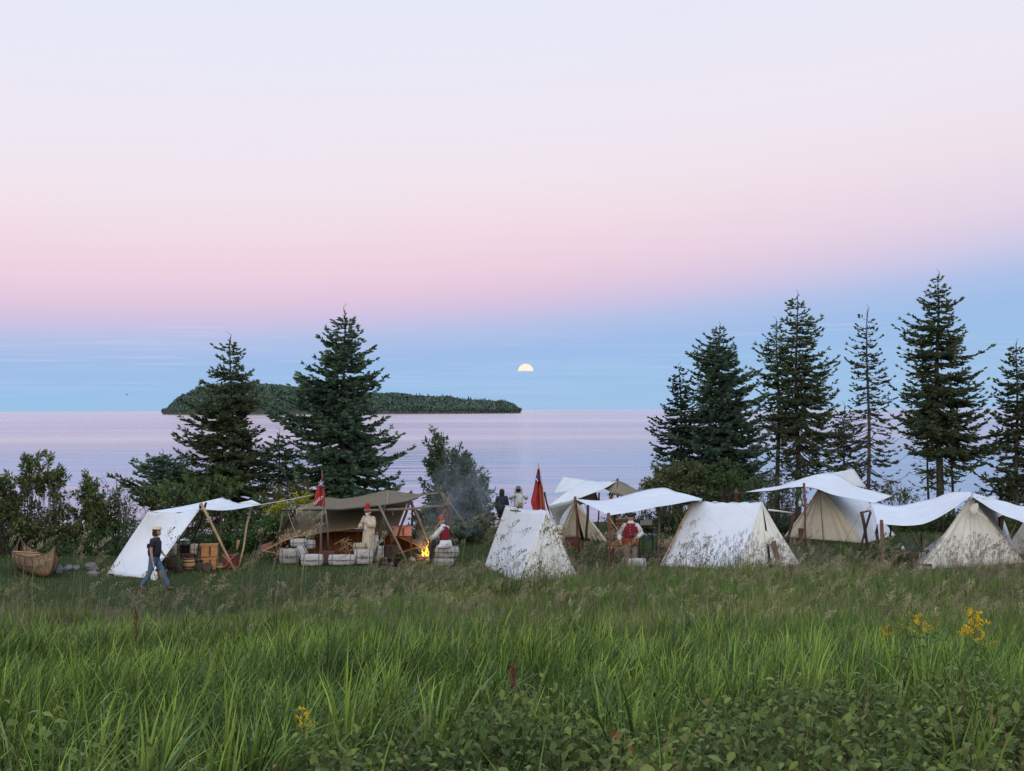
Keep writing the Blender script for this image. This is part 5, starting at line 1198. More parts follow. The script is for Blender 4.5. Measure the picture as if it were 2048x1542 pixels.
mb.build('embers', M('ember_glow', (0.3, 0.05, 0.02), 0.9, 0.2, 10, 0, emit=(1.0, 0.28, 0.08, 2.0)), fire)
ll = bpy.data.lights.new('fire_light', 'POINT'); ll.energy = 45; ll.color = (1.0, 0.5, 0.15); ll.shadow_soft_size = 0.12
lo = bpy.data.objects.new('fire_light', ll); COL.objects.link(lo); lo.location = (0, -0.1, 0.45); lo.parent = fire
# driftwood sticks heaped beside the fire and in the canoe
def sticks(px, py, Y, n, seed, label, sc=0.4, mat=POLE_G):
    rg = random.Random(seed); p = P(px, py, Y); root = empty('brushwood', (p.x, Y, 0.0), label, 'brushwood', 'heaps of brushwood')
    mb = MB(); zc = p.z
    for i in range(n):
        c = Vector((rg.gauss(0, sc * .4), rg.gauss(0, .15), max(.03, zc + rg.gauss(0, sc * .3)))); d = Vector((rg.uniform(-1, 1), rg.uniform(-.5, .5), rg.uniform(-.5, .9))).normalized() * sc * rg.uniform(.4, 1)
        mb.tube([c - d * .5, c + Vector((0, 0, .02)), c + d * .5], [.014, .012, .006], 5)
    mb.build('twigs', mat, root); return root
sticks(872, 1078, 42.6, 34, 1, 'heap of thin brushwood between the fire and the seated man', 0.45)
sticks(696, 1092, 43.6, 26, 2, 'driftwood heaped in the mouth of the overturned canoe', 0.5, POLE_T)
sticks(345, 1142, 40.6, 24, 3, 'tangle of sticks at the foot of the lean-to stores', 0.4)

# ------------------------------------------------------------------ people
SKIN = M('skin', (0.42, 0.24, 0.17), 0.6, 0.08, 10, 0.05)
SKINR = M('ruddy_skin', (0.40, 0.20, 0.14), 0.6, 0.1, 10, 0.05)
def skinned(name, chains, radii, mat, parent, sub=2):
    """chains: dict joint->pos, edges list; grown with a Skin modifier and baked"""
    pts, edges = chains; names = list(pts)
    ix = {k: i for i, k in enumerate(names)}
    me = bpy.data.meshes.new(name); me.from_pydata([pts[k] for k in names], [(ix[a], ix[b]) for a, b in edges], [])
    o = bpy.data.objects.new(name, me); COL.objects.link(o)
    o.modifiers.new('skin', 'SKIN').use_smooth_shade = True
    for i, k in enumerate(names):
        r = radii[k]; me.skin_vertices[0].data[i].radius = r if isinstance(r, tuple) else (r, r)
        me.skin_vertices[0].data[i].use_root = (i == 0)
    s = o.modifiers.new('sub', 'SUBSURF'); s.levels = sub; s.render_levels = sub
    dg = bpy.context.evaluated_depsgraph_get(); m2 = bpy.data.meshes.new_from_object(o.evaluated_get(dg))
    bpy.data.objects.remove(o)
    for f in m2.polygons: f.use_smooth = True
    m2.name = name
    m2.materials.clear()
    return m2

def head_geo(mb, c, Rh, s=1.0):
    """a head with brow, nose, lips, chin and ears; local x forward, z up, c = centre"""
    c = Vector(c); rows = 16; cols = 20; rings = []
    for i in range(rows + 1):
        v = i / rows; z = -0.118 + 0.236 * v
        r = math.sqrt(max(0.0004, 1 - ((z - 0.012) / 0.126) ** 2))
        rr = []
        for j in range(cols):
            a = 2 * PI * j / cols; ca, sa = math.cos(a), math.sin(a)
            x = 0.098 * r * ca - 0.004; y = 0.076 * r * sa
            if ca > 0:   # jaw narrows, face is flatter
                x = 0.086 * r * ca; y *= (0.80 + 0.20 * min(1, max(0, (z + 0.11) / 0.10)))
                f = max(0, 1 - abs(sa) / 0.36)
                if -0.035 < z < 0.018: x += 0.024 * f * (1 - abs(z + 0.018) / 0.036 if abs(z + 0.018) < 0.036 else 0)          # nose
                if abs(z - 0.018) < 0.012: x -= 0.010 * (1 if 0.22 < abs(sa) < 0.55 else 0)                                      # eye sockets
                if abs(z + 0.055) < 0.010: x += 0.006 * f                                                                        # lips
                if z < -0.085: x += 0.016 * max(0, 1 - abs(sa) / 0.5)                                                            # chin
            rr.append(c + Rh @ (Vector((x, y, z)) * s))
        rings.append(rr)
    mb.rings(rings)
    for sy in (-1, 1): mb.ell(c + Rh @ (Vector((-0.005, sy * 0.078, -0.005)) * s), (0.018 * s, 0.009 * s, 0.032 * s), 8, 6, Rh)

def hand_pts(pts, edges, radii, wr, dirv, nrm, pre, curl=0.6, s=1.0):
    """palm, four unequal bent fingers and a thumb from the side of the palm"""
    d = Vector(dirv).normalized(); n = Vector(nrm).normalized(); side = d.cross(n).normalized(); w = Vector(pts[wr])
    pts[pre + 'palm'] = w + d * 0.05 * s; radii[pre + 'palm'] = (0.034 * s, 0.018 * s); edges.append((wr, pre + 'palm'))
    return (w, d, n, side)
def fingers_mb(mb, w, d, n, side, curl, s=1.0):
    for k, (off, L_) in enumerate(((-0.030, .070), (-0.010, .080), (0.010, .075), (0.029, .058))):
        p = w + d * 0.075 * s + side * off * s; ps = [p - d * .03 * s, p]; q = d.copy()
        for i in range(3):
            q = (q * math.cos(curl * .8) + n * math.sin(curl * .8)).normalized(); p = p + q * L_ * s * (0.45, .32, .25)[i]; ps.append(p)
        mb.tube(ps, [.0095 * s, .009 * s, .0085 * s, .0075 * s, .0055 * s], 6)
    p = w + d * .025 * s - side * .03 * s; q = (d * .6 - side * .7 + n * .25).normalized()
    mb.tube([p + side * .015 * s, p + q * .03 * s, p + q * .05 * s + d * .012 * s, p + q * .055 * s + d * .034 * s], [.012 * s, .011 * s, .010 * s, .007 * s], 6)

def person(label, loc, rz, J, skin=SKIN, group=None, headR=None, curl=(0.5, 0.5), bodyr=1.0, barelegs=False, rad=None):
    """J: joint positions, local x forward, y left, z up (metres)"""
    root = empty('person', loc, label, 'person', group, rz)
    J = {k: Vector(v) for k, v in J.items()}
    pts = {k: J[k] for k in ('pelvis', 'waist', 'chest', 'neck', 'hip_l', 'knee_l', 'ank_l', 'toe_l', 'hip_r', 'knee_r', 'ank_r', 'toe_r', 'sh_l', 'el_l', 'wr_l', 'sh_r', 'el_r', 'wr_r')}
    pts['jaw'] = J['neck'].lerp(J['head'], 0.55)
    R = dict(pelvis=(.155, .12), waist=(.145, .115), chest=(.165, .12), neck=.058, jaw=.055, hip_l=.095, hip_r=.095, knee_l=.058, knee_r=.058, ank_l=.038, ank_r=.038, toe_l=.035, toe_r=.035,
             sh_l=.06, sh_r=.06, el_l=.043, el_r=.043, wr_l=.028, wr_r=.028)
    if rad: R.update(rad)
    E = [('pelvis', 'waist'), ('waist', 'chest'), ('chest', 'neck'), ('neck', 'jaw'), ('chest', 'sh_l'), ('sh_l', 'el_l'), ('el_l', 'wr_l'), ('chest', 'sh_r'), ('sh_r', 'el_r'), ('el_r', 'wr_r'),
         ('pelvis', 'hip_l'), ('hip_l', 'knee_l'), ('knee_l', 'ank_l'), ('ank_l', 'toe_l'), ('pelvis', 'hip_r'), ('hip_r', 'knee_r'), ('knee_r', 'ank_r'), ('ank_r', 'toe_r')]
    hs = []
    for k in ('l', 'r'):
        d = J.get('hand_' + k, J['wr_' + k] - J['el_' + k]); n = J.get('curl_' + k, Vector((1, 0, -.2)))
        n = (n - d.normalized() * n.dot(d.normalized())).normalized(); hs.append(hand_pts(pts, E, R, 'wr_' + k, d, n, 'hand_' + k, s=1.0))
    me = skinned('body', (pts, E), R, skin, root)
    mb = MB(); mb.v = [tuple(v.co) for v in me.vertices]; mb.f = [tuple(p.vertices) for p in me.polygons]
    bpy.data.meshes.remove(me)
    Rh = headR or Matrix.Identity(3)
    head_geo(mb, J['head'], Rh)
    for h, c in zip(hs, curl): fingers_mb(mb, *h, c)
    mb.build('body', skin, root, smooth=True)
    return root, J, Rh
def garment(name, root, J, keys, edges, radii, mat):
    me = skinned(name, ({k: J[k] for k in keys}, edges), radii, mat, root, 2); link_mesh(name, me, mat, root)
def trousers(root, J, mat, hip=.112, knee=.078, ank=.066, foot=0.96, seat=(.165, .13)):
    JJ = dict(J); JJ['ank_l'] = J['knee_l'].lerp(J['ank_l'], foot); JJ['ank_r'] = J['knee_r'].lerp(J['ank_r'], foot)
    garment('trousers', root, JJ, ['pelvis', 'waist', 'hip_l', 'knee_l', 'ank_l', 'hip_r', 'knee_r', 'ank_r'],
            [('pelvis', 'waist'), ('pelvis', 'hip_l'), ('hip_l', 'knee_l'), ('knee_l', 'ank_l'), ('pelvis', 'hip_r'), ('hip_r', 'knee_r'), ('knee_r', 'ank_r')],
            dict(pelvis=(seat[0] * .95, seat[0] * .95), waist=(seat[0] * .88, seat[0] * .88), hip_l=hip, hip_r=hip, knee_l=knee, knee_r=knee, ank_l=ank, ank_r=ank), mat)
def torso_rings(J, rx, ry, low, top=1.0, n=26, belly=0.0):
    """rings from the hem up over the shoulders to the neck, following the spine"""
    P0 = Vector(low) if low is not None else J['pelvis']; rings = []
    sh = (J['sh_l'] + J['sh_r']) / 2; hw = (J['sh_l'] - J['sh_r']).length / 2
    sec = [(P0, rx * 1.02, ry * .98), (P0.lerp(J['waist'], .6), rx + belly * .7, ry * .97), (J['waist'], rx + belly, ry * .95), (J['waist'].lerp(J['chest'], .5), rx + belly * .5, ry), (J['chest'], rx * 1.0, ry * 1.04),
           (J['chest'].lerp(sh, .55), rx * .92, hw * 1.02), (sh, rx * .78, hw * .98), (sh.lerp(J['neck'], .28) + Vector((0, 0, .012)), rx * .62, hw * .72), (sh.lerp(J['neck'], .55) + Vector((0, 0, .008)), .082, .095), (sh.lerp(J['neck'], .80), .066, .070)]
    for k, (c, a, b) in enumerate(sec):
        rr = []
        for j in range(n):
            t = 2 * PI * j / n; f = 1 + .018 * math.sin(5 * t + k * 1.3) * (k < 5)
            ct, st = math.cos(t), math.sin(t); e = 0.86
            rr.append(c + Vector((a * f * math.copysign(abs(ct) ** e, ct), b * f * math.copysign(abs(st) ** e, st), 0)))
        rings.append(rr)
    return rings
def sleeves(mb, J, slv, cuff, full, elb):
    for s in 'lr':
        a, e, w_ = J['sh_' + s], J['el_' + s], J['wr_' + s]; inn = a.lerp(J['chest'], .25) + Vector((0, 0, .01))
        if full > 0:
            c = e.lerp(w_, full); pts = [inn, a, a.lerp(e, .35), a.lerp(e, .75), e, e.lerp(c, .35), e.lerp(c, .8), c]; rs = [slv * .8, slv * .95, slv, (slv + elb) / 2, elb, elb * 1.02, (elb + cuff) / 2, cuff]
        else:
            c = a.lerp(e, .75 + full); pts = [inn, a, a.lerp(c, .5), c]; rs = [slv * .8, slv * .95, slv, cuff]
        mb.tube(pts, rs, 12)
def shirt(root, J, mat, torso=(.18, .145), slv=.066, cuff=.06, full=1.0, name='shirt', hem=None, elb=None, belly=0.0):
    mb = MB(); mb.rings(torso_rings(J, torso[1], torso[0], hem, belly=belly)); sleeves(mb, J, slv, cuff, full, elb or slv); mb.build(name, mat, root, smooth=True)
def vest(root, J, mat, torso=(.192, .155), hem=None, belly=0.0):
    JJ = dict(J); JJ['sh_l'] = J['sh_l'].lerp(J['chest'], .16); JJ['sh_r'] = J['sh_r'].lerp(J['chest'], .16)
    for s in 'lr': JJ['sh_' + s].z = J['sh_' + s].z + .018
    mb = MB(); mb.rings(torso_rings(JJ, torso[1], torso[0], hem, belly=belly)); mb.build('vest', mat, root, smooth=True)
def shoes(root, J, mat):
    for s in 'lr':
        a, t_ = J['ank_' + s], J['toe_' + s]; d = (t_ - a); d.z = 0; d.normalize(); b = Vector((a.x, a.y, t_.z)); sd = d.cross(Vector((0, 0, 1)))
        mb = MB(); mb.tube([b - d * .075 + Vector((0, 0, .03)), b - d * .06 + Vector((0, 0, .03)), b + d * .04 + Vector((0, 0, .035)), b + d * .13 + Vector((0, 0, .022)), b + d * .19 + Vector((0, 0, .012))], [(.03, .035), (.042, .05), (.045, .05), (.05, .035), (.03, .018)], 10)
        mb.tube([a + Vector((0, 0, .06)), b + Vector((0, 0, .03))], .052, 8)
        mb.build('shoe', mat, root, smooth=True)
def robe(root, prof, mat, folds=0.016, nf=9, seed=0, name='robe', n=36):
    """prof: list of (x,y,z,rx,ry) rings"""
    rg = random.Random(seed); ph = [rg.uniform(0, 6.28) for _ in range(4)]; rings = []
    for i, (x, y, z, rx, ry) in enumerate(prof):
        k = i / (len(prof) - 1); rr = []
        for j in range(n):
            a = 2 * PI * j / n; f = 1 + folds / .2 * k * (math.sin(nf * a + ph[0] + k) * .6 + math.sin((nf * 2 + 1) * a + ph[1]) * .4)
            rr.append(Vector((x + rx * math.cos(a) * f, y + ry * math.sin(a) * f, z)))
        rings.append(rr)
    mb = MB(); mb.rings(rings); mb.build(name, mat, root, smooth=True)
def hair(root, J, Rh, mat, back=0.02, length=0.1, vol=1.0, name='hair', front=False, strands=0):
    mb = MB(); c = J['head']
    rings = []
    for i in range(11):
        z = 0.125 - (0.125 + length) * (i / 10); r = math.sqrt(max(0.01, 1 - (z / 0.14) ** 2)) if z > 0 else 1.0 - 0.25 * max(0, (-z - .1)) / max(length, .11)
        rr = []
        for j in range(22):
            a = 2 * PI * j / 22; ca, sa = math.cos(a), math.sin(a); rx = 0.112 if ca < 0 else (0.10 if z > 0.045 or front else 0.02)
            k = 1 + 0.05 * math.sin(5 * a + i * 1.3) + 0.03 * math.sin(11 * a - i)
            rr.append(c + Rh @ Vector((rx * ca * r * k * vol - 0.008, 0.092 * sa * r * k * vol * (1 if (ca < 0.35 or z > 0.045) else 1.0), z)))
        rings.append(rr)
    mb.rings(rings); mb.build(name, mat, root, smooth=True)
def beard(root, J, Rh, mat, L_=0.12):
    mb = MB(); c = J['head']; rings = []
    for i in range(7):
        t_ = i / 6; z = -0.048 - (L_ + .02) * t_; w_ = 0.062 * (1 - t_ ** 1.5) + .008; d = 0.05 * (1 - t_) + .02
        rings.append([c + Rh @ Vector((0.045 + 0.012 * t_ + d * math.cos(2 * PI * j / 12), w_ * math.sin(2 * PI * j / 12) * (1 + .06 * math.sin(j * 2.1 + i)), z)) for j in range(12)])
    mb.rings(rings); mb.build('beard', mat, root, smooth=True)
def stocking_cap(root, J, Rh, mat, h=0.17, lean=(-.03, 0.0), z0=0.045, name='cap'):
    mb = MB(); c = J['head']; rings = []
    for r, z in ((.116, z0 - .012), (.122, z0), (.121, z0 + .035), (.112, z0 + .04), (.108, z0 + .08), (.09, z0 + h * .7), (.065, z0 + h * .92), (.02, z0 + h)):
        k = max(0, (z - z0) / h); rings.append([c + Rh @ Vector((r * math.cos(2 * PI * j / 18) * 1.02 - .006 + lean[0] * k, r * .9 * math.sin(2 * PI * j / 18) + lean[1] * k, z + .006 * math.sin(j) * k)) for j in range(18)])
    mb.rings(rings); mb.build(name, mat, root, smooth=True)
def brim_hat(root, J, Rh, mat, brim=.17, crown=.10, up=0.0, tri=0.0, name='hat', z0=0.055, droop=0.0, crn=None):
    mb = MB(); c = J['head']; n = 30; rings = []
    def rg_(r, z, bend): 
        out = []
        for j in range(n):
            a = 2 * PI * j / n; b = bend * (0.5 + 0.5 * math.cos(3 * a)) if tri else bend
            rr = r * (1 - 0.18 * tri * (0.5 - 0.5 * math.cos(3 * a)) * (bend > 0)); out.append(c + Rh @ Vector((rr * math.cos(a) * 1.05 - .006, rr * math.sin(a) * .95, z + (tri * .09 * (0.5 - 0.5 * math.cos(3 * a)) if bend > 0 else 0) + (0 if tri else bend * up - droop * (r / brim) ** 2 * abs(math.sin(a)) * .05))))
        return out
    for r, z, b in ((.105, z0 - .02, 0), (.112, z0, 0), (brim * .8, z0 + .004, .5), (brim, z0 + .008, 1), (brim, z0 + .018, 1), (brim * .8, z0 + .014, .5), (.116, z0 + .015, 0), (.110, z0 + crown * .7, 0), (.092, z0 + crown, 0), (.03, z0 + crown + .012, 0)): rings.append(rg_(r, z, b))
    mb.rings(rings); return mb.build(name, mat, root, smooth=True)
def mixrot(yaw=0, pitch=0, roll=0): return Matrix.Rotation(yaw, 3, 'Z') @ Matrix.Rotation(pitch, 3, 'Y') @ Matrix.Rotation(roll, 3, 'X')

DENIM = M('blue_denim', (0.070, 0.115, 0.185), 0.85, 0.3, 5, 0.6, dist=0.02)
NAVYT = M('navy_cotton', (0.018, 0.020, 0.034), 0.9, 0.2, 8, 0.4)
NAVYJ = M('navy_jacket', (0.022, 0.026, 0.050), 0.8, 0.2, 6, 0.5)
DHAIR = M('dark_brown_hair', (0.035, 0.018, 0.013), 0.75, 0.4, 25, 0.8, stretch=(1, 1, .2))
LINEN = M('natural_linen', (0.44, 0.38, 0.29), 0.95, 0.12, 6, 0.7, dist=0.02)
WLINEN = M('white_linen', (0.50, 0.50, 0.49), 0.95, 0.1, 6, 0.7, dist=0.02)
REDK = M('red_knit', (0.30, 0.014, 0.014), 0.95, 0.15, 40, 0.5)
VESTR = M('crimson_wool', (0.14, 0.008, 0.018), 0.9, 0.15, 15, 0.3)
WBEARD = M('white_beard', (0.60, 0.58, 0.55), 0.9, 0.15, 30, 0.6)
BROWNB = M('brown_breeches', (0.17, 0.13, 0.10), 0.9, 0.2, 8, 0.4)
BLACKF = M('black_felt', (0.018, 0.017, 0.018), 0.9, 0.2, 10, 0.2)
GREYF = M('blue_grey_felt', (0.10, 0.115, 0.15), 0.9, 0.2, 8, 0.4)
STRAWM = M('straw_hat', (0.52, 0.46, 0.32), 0.85, 0.15, 30, 0.5)
LEATH = M('brown_shoe_leather', (0.07, 0.045, 0.03), 0.6, 0.2, 8, 0.2)

# ---- the walking man
loc = G(308, 1181); 
J = dict(pelvis=(0, 0, .96), waist=(.015, 0, 1.10), chest=(.04, 0, 1.34), neck=(.055, 0, 1.50), head=(.095, 0, 1.65),
         hip_l=(0, .10, .90), knee_l=(.20, .11, .50), ank_l=(.36, .11, .09), toe_l=(.50, .11, .03), hip_r=(0, -.10, .90), knee_r=(-.07, -.10, .50), ank_r=(-.33, -.10, .12), toe_r=(-.22, -.10, .03),
         sh_l=(.03, .19, 1.42), el_l=(.06, .24, 1.16), wr_l=(.22, .18, .97), sh_r=(.03, -.19, 1.42), el_r=(.0, -.25, 1.14), wr_r=(.04, -.24, .90), hand_r=(.05, 0, -1), hand_l=(.6, 0, -.5))
r, J, Rh = person('man walking right in straw hat, navy t-shirt and blue jeans', loc, rad(-4), J, SKINR, headR=mixrot(0, .03), rad=dict(waist=(.16, .15)), curl=(.8, .9))
trousers(r, J, DENIM, .118, .085, .078); shirt(r, J, NAVYT, (.19, .155), .078, .085, -.10, 'tshirt', hem=Vector((.01, 0, .96)), belly=.03); shoes(r, J, LEATH)
hair(r, J, Rh, DHAIR, length=.13, vol=1.2); beard(r, J, Rh, M('grey_beard', (0.33, 0.30, 0.28), .9, .2, 30, .5), .05)
brim_hat(r, J, Rh, STRAWM, .155, .085)
mb = MB(); mb.box((-.03, -.02, 1.44), (.10, .24, .02), mixrot(0, -.6)); mb.build('shoulder_print', M('white_print', (0.5, 0.5, 0.5), .9, .1, 5, 0), r)
mb = MB(); mb.box((-.165, -.02, 1.24), (.012, .16, .13), mixrot(0, .08)); mb.build('back_print', M('grey_print', (0.16, 0.10, 0.11), .9, .3, 20, 0), r)
mb = MB(); mb.tube([(.05, -.27, .84), (.08, -.24, .70), (.10, -.20, .56)], [.010] * 3, 5); mb.build('cloth_strap', M('white_cloth', (0.62, 0.62, 0.64), .95, .08, 5, .4), r)
sheet('carried_cloth', [[Vector((.05, -.2, .57)), Vector((.13, -.19, .55))], [Vector((-.02, -.22, .40)), Vector((.19, -.18, .44))], [Vector((.03, -.2, .30)), Vector((.12, -.19, .31))]], M('white_cloth', (0.62, 0.62, 0.64)), r, nu=8, nv=8, wr=.012, seed=3)

# ---- bearded man in the long linen shirt, playing a small pipe
loc = P(738, 1110, 43.2); loc.z = 0
J = dict(pelvis=(0, 0, .97), waist=(0, 0, 1.12), chest=(-.01, 0, 1.37), neck=(.015, 0, 1.52), head=(.06, 0, 1.665),
         hip_l=(0, .10, .92), knee_l=(.03, .11, .50), ank_l=(0, .11, .09), toe_l=(.14, .13, .03), hip_r=(0, -.10, .92), knee_r=(.03, -.11, .50), ank_r=(0, -.11, .09), toe_r=(.14, -.13, .03),
         sh_l=(0, .19, 1.44), el_l=(.08, .30, 1.20), wr_l=(.25, .13, 1.28), sh_r=(0, -.19, 1.44), el_r=(.05, -.29, 1.18), wr_r=(.26, -.14, 1.14), hand_l=(.2, -.8, .1), hand_r=(.2, .8, .15), curl_l=(.3, 0, -1), curl_r=(.3, 0, -1))
r, J, Rh = person('white-bearded man in tall red cap and long cream robe standing before the olive tarp', loc, rad(-128), J, SKINR, headR=mixrot(0, .28), curl=(.9, .9))
robe(r, [(0, 0, 1.42, .13, .19), (0, 0, 1.30, .155, .205), (0, 0, 1.10, .165, .205), (0, 0, .9, .175, .215), (0, 0, .65, .20, .235), (0, 0, .42, .215, .255), (0, 0, .30, .22, .26)], LINEN, .018, 8, 3)
shirt(r, J, LINEN, (.19, .14), .085, .085, .88, 'shirt', elb=.10)
mb = MB(); mb.lathe((0, 0, .10), [(.10, 0), (.11, .12), (.12, .26)], 12); mb.v = [(x, y * 1.7, z) for x, y, z in mb.v]; mb.build('stockings', M('dark_red_wool', (0.13, 0.012, 0.016), .9, .2, 10, .3), r, smooth=True)
shoes(r, J, LEATH); hair(r, J, Rh, WBEARD, length=.08); beard(r, J, Rh, WBEARD, .20); stocking_cap(r, J, Rh, REDK, .21, (-.04, .02))
mb = MB(); mb.tube([(.30, .04, 1.33), (.33, 0, 1.18)], .012, 6); mb.build('pipe', DARKW, r)
part = robe(r, [(.13, 0, 1.22, .02, .07), (.16, 0, 1.12, .025, .06), (.16, .0, .98, .02, .05)], WLINEN, .01, 3, 5, 'neckcloth', 12)

# ---- seated man in the red vest, back to us, face to the fire at the left
loc = P(891, 1110, 42.2); loc.z = 0
J = dict(pelvis=(0, 0, .70), waist=(.01, 0, .86), chest=(.06, 0, 1.10), neck=(.09, 0, 1.25), head=(.145, 0, 1.385),
         hip_l=(.06, .11, .70), knee_l=(.44, .16, .62), ank_l=(.46, .15, .12), toe_l=(.60, .16, .04), hip_r=(.06, -.11, .70), knee_r=(.46, -.15, .60), ank_r=(.50, -.14, .12), toe_r=(.64, -.14, .04),
         sh_l=(.05, .19, 1.17), el_l=(.24, .26, .93), wr_l=(.46, .17, .82), sh_r=(.05, -.19, 1.17), el_r=(.22, -.26, .93), wr_r=(.46, -.15, .82), hand_l=(.9, -.2, -.1), hand_r=(.9, .2, -.1), curl_l=(0, 0, -1), curl_r=(0, 0, -1))
r, J, Rh = person('man in crimson vest and red cap seated on a bale facing the fire', loc, rad(152), J, SKINR, headR=mixrot(.05, .25), curl=(.6, .6))
trousers(r, J, M('black_breeches', (0.02, 0.02, 0.022), .9, .2, 8, .3), .11, .08, .06); shoes(r, J, LEATH)
shirt(r, J, WLINEN, (.17, .13), .085, .05, .95, 'shirt', elb=.09); vest(r, J, VESTR, (.20, .155))
robe(r, [(0, 0, .80, .16, .20), (0, 0, .70, .20, .24), (.03, 0, .62, .25, .27), (.04, 0, .56, .26, .28)], WLINEN, .02, 7, 9, 'shirt_tail')
hair(r, J, Rh, M('short_grey_hair', (0.22, 0.19, 0.17), .9, .2, 30, .4), length=.05, vol=.93); stocking_cap(r, J, Rh, REDK, .14, (-.01, 0), z0=.055)
robe(r, [(.09, 0, 1.30, .065, .07), (.085, 0, 1.26, .085, .10), (.08, 0, 1.22, .09, .12)], WLINEN, .01, 5, 4, 'collar', 16)

# ---- two people at the shore, backs to us
def stand_J(h=1.0, arms='down'):
    J = dict(pelvis=(0, 0, .96), waist=(0, 0, 1.10), chest=(0, 0, 1.35), neck=(0, 0, 1.50), head=(.02, 0, 1.645),
             hip_l=(0, .10, .91), knee_l=(.02, .11, .50), ank_l=(0, .11, .09), toe_l=(.14, .13, .03), hip_r=(0, -.10, .91), knee_r=(.02, -.11, .50), ank_r=(0, -.11, .09), toe_r=(.14, -.13, .03),
             sh_l=(0, .19, 1.42), el_l=(-.01, .25, 1.14), wr_l=(.05, .25, .90), sh_r=(0, -.19, 1.42), el_r=(-.01, -.25, 1.14), wr_r=(.05, -.25, .90), hand_l=(.1, 0, -1), hand_r=(.1, 0, -1))
    if arms == 'cam':
        J.update(el_l=(.10, .34, 1.28), wr_l=(.24, .13, 1.55), el_r=(.10, -.34, 1.28), wr_r=(.24, -.13, 1.55), hand_l=(.2, -.5, .6), hand_r=(.2, .5, .6))
    if arms == 'front':
        J.update(el_l=(-.02, .34, 1.16), wr_l=(.20, .16, 1.04), el_r=(-.04, -.36, 1.14), wr_r=(.10, -.34, .92), hand_l=(.3, -.8, 0), hand_r=(.5, .5, -.5), curl_l=(.3, 0, -1), curl_r=(.3, 0, -1))
    return {k: Vector(v) * h for k, v in J.items()}
loc = P(1004, 1050, 55.2); loc.z = float(ground_z(loc.x, 55.2))
r, J, Rh = person('woman with long dark hair and navy jacket watching the lake', loc, rad(86), stand_J(.93), SKIN)
robe(r, [(0, 0, 1.32, .12, .19), (0, 0, 1.18, .15, .20), (0, 0, 1.0, .155, .19), (0, 0, .82, .17, .215), (0, 0, .66, .175, .225)], NAVYJ, .01, 6, 2, 'jacket')
shirt(r, J, NAVYJ, (.175, .135), .075, .06, .95, 'jacket_sleeves'); shoes(r, J, LEATH)
robe(r, [(0, 0, .70, .14, .18), (0, 0, .55, .145, .185), (0, 0, .45, .15, .19)], BLACKF, .008, 6, 3, 'shorts')
hair(r, J, Rh, DHAIR, length=.36, vol=1.22)
loc = P(1037, 1050, 54.8); loc.z = float(ground_z(loc.x, 54.8))
r, J, Rh = person('man in grey-blue brimmed hat and white shirt holding a camera up toward the moon', loc, rad(90), stand_J(1.0, 'cam'), SKIN, curl=(1, 1))
shirt(r, J, WLINEN, (.20, .15), .09, .06, .95, 'shirt', hem=J['pelvis'] - Vector((0, 0, .06)), elb=.095); trousers(r, J, M('sand_trousers', (0.40, 0.34, 0.26), .9, .2, 8, .3)); shoes(r, J, LEATH)
hair(r, J, Rh, DHAIR, length=.10); brim_hat(r, J, Rh, GREYF, .21, .11, droop=1.0, z0=.04)
robe(r, [(-.14, -.07, 1.12, .03, .07), (-.15, -.05, 1.02, .035, .09), (-.16, -.06, .92, .03, .08)], M('tan_pouch', (0.34, 0.24, 0.12), .9, .2, 8, .3), .01, 4, 6, 'sash_pouch', 14)
mb = MB(); mb.box((.27, 0, 1.60), (.05, .12, .08), None, .01); mb.build('camera', BLACKF, r)

# ---- man in the tricorn
loc = P(1262, 1130, 40.4); loc.z = 0
r, J, Rh = person('man in black tricorn, crimson vest and puffed white sleeves under the middle fly', loc, rad(-97), stand_J(1.0, 'front'), SKINR, curl=(.9, .7), rad=dict(waist=(.16, .14)))
trousers(r, J, BROWNB, .125, .095, .07, .8); shirt(r, J, WLINEN, (.18, .14), .072, .055, .88, 'shirt', elb=.08, belly=.02); vest(r, J, VESTR, (.21, .165), hem=Vector((0, 0, .98)), belly=.03)
robe(r, [(0, 0, 1.06, .165, .20), (0, 0, .98, .19, .235), (0, 0, .86, .20, .25), (0, 0, .80, .20, .25)], M('striped_sash', (0.13, 0.010, 0.018), .9, .3, 3, .2, stretch=(9, 9, .2), col2=(0.26, 0.07, 0.03)), .012, 9, 4, 'striped_sash')
shoes(r, J, LEATH); hair(r, J, Rh, M('grey_hair', (0.12, 0.10, 0.09), .9, .3, 30, .4), length=.06, vol=.95); brim_hat(r, J, Rh, BLACKF, .20, .09, tri=1.0, z0=.05)
robe(r, [(0, 0, 1.56, .06, .065), (0.01, 0, 1.51, .085, .10), (.01, 0, 1.46, .09, .12)], WLINEN, .01, 5, 4, 'collar', 16)
mb = MB(); mb.lathe((.27, .06, 1.03), [(.03, 0), (.042, .01), (.04, .1), (.045, .11), (.036, .11)], 12); mb.tube([(.31, .06, 1.05), (.345, .06, 1.08), (.31, .06, 1.12)], .006, 5); mb.build('tankard', IRON, r, smooth=True)
mb = MB()
for k in range(5): mb.ell((.192 - .004 * k, -.02, 1.40 - .075 * k), (.012, .012, .012), 6, 4)
mb.build('buttons', TIN, r)
# ---- someone in a round black hat beyond the fly
loc = P(1223, 1050, 51.5); loc.z = float(ground_z(loc.x, 51.5))
r, J, Rh = person('person in round black hat half hidden behind the long low white fly', loc, rad(-60), stand_J(.95), SKIN)
trousers(r, J, BROWNB); shirt(r, J, NAVYJ, (.19, .15), .08, .06, .95, 'coat'); shoes(r, J, LEATH); hair(r, J, Rh, DHAIR, length=.08); brim_hat(r, J, Rh, BLACKF, .19, .10)

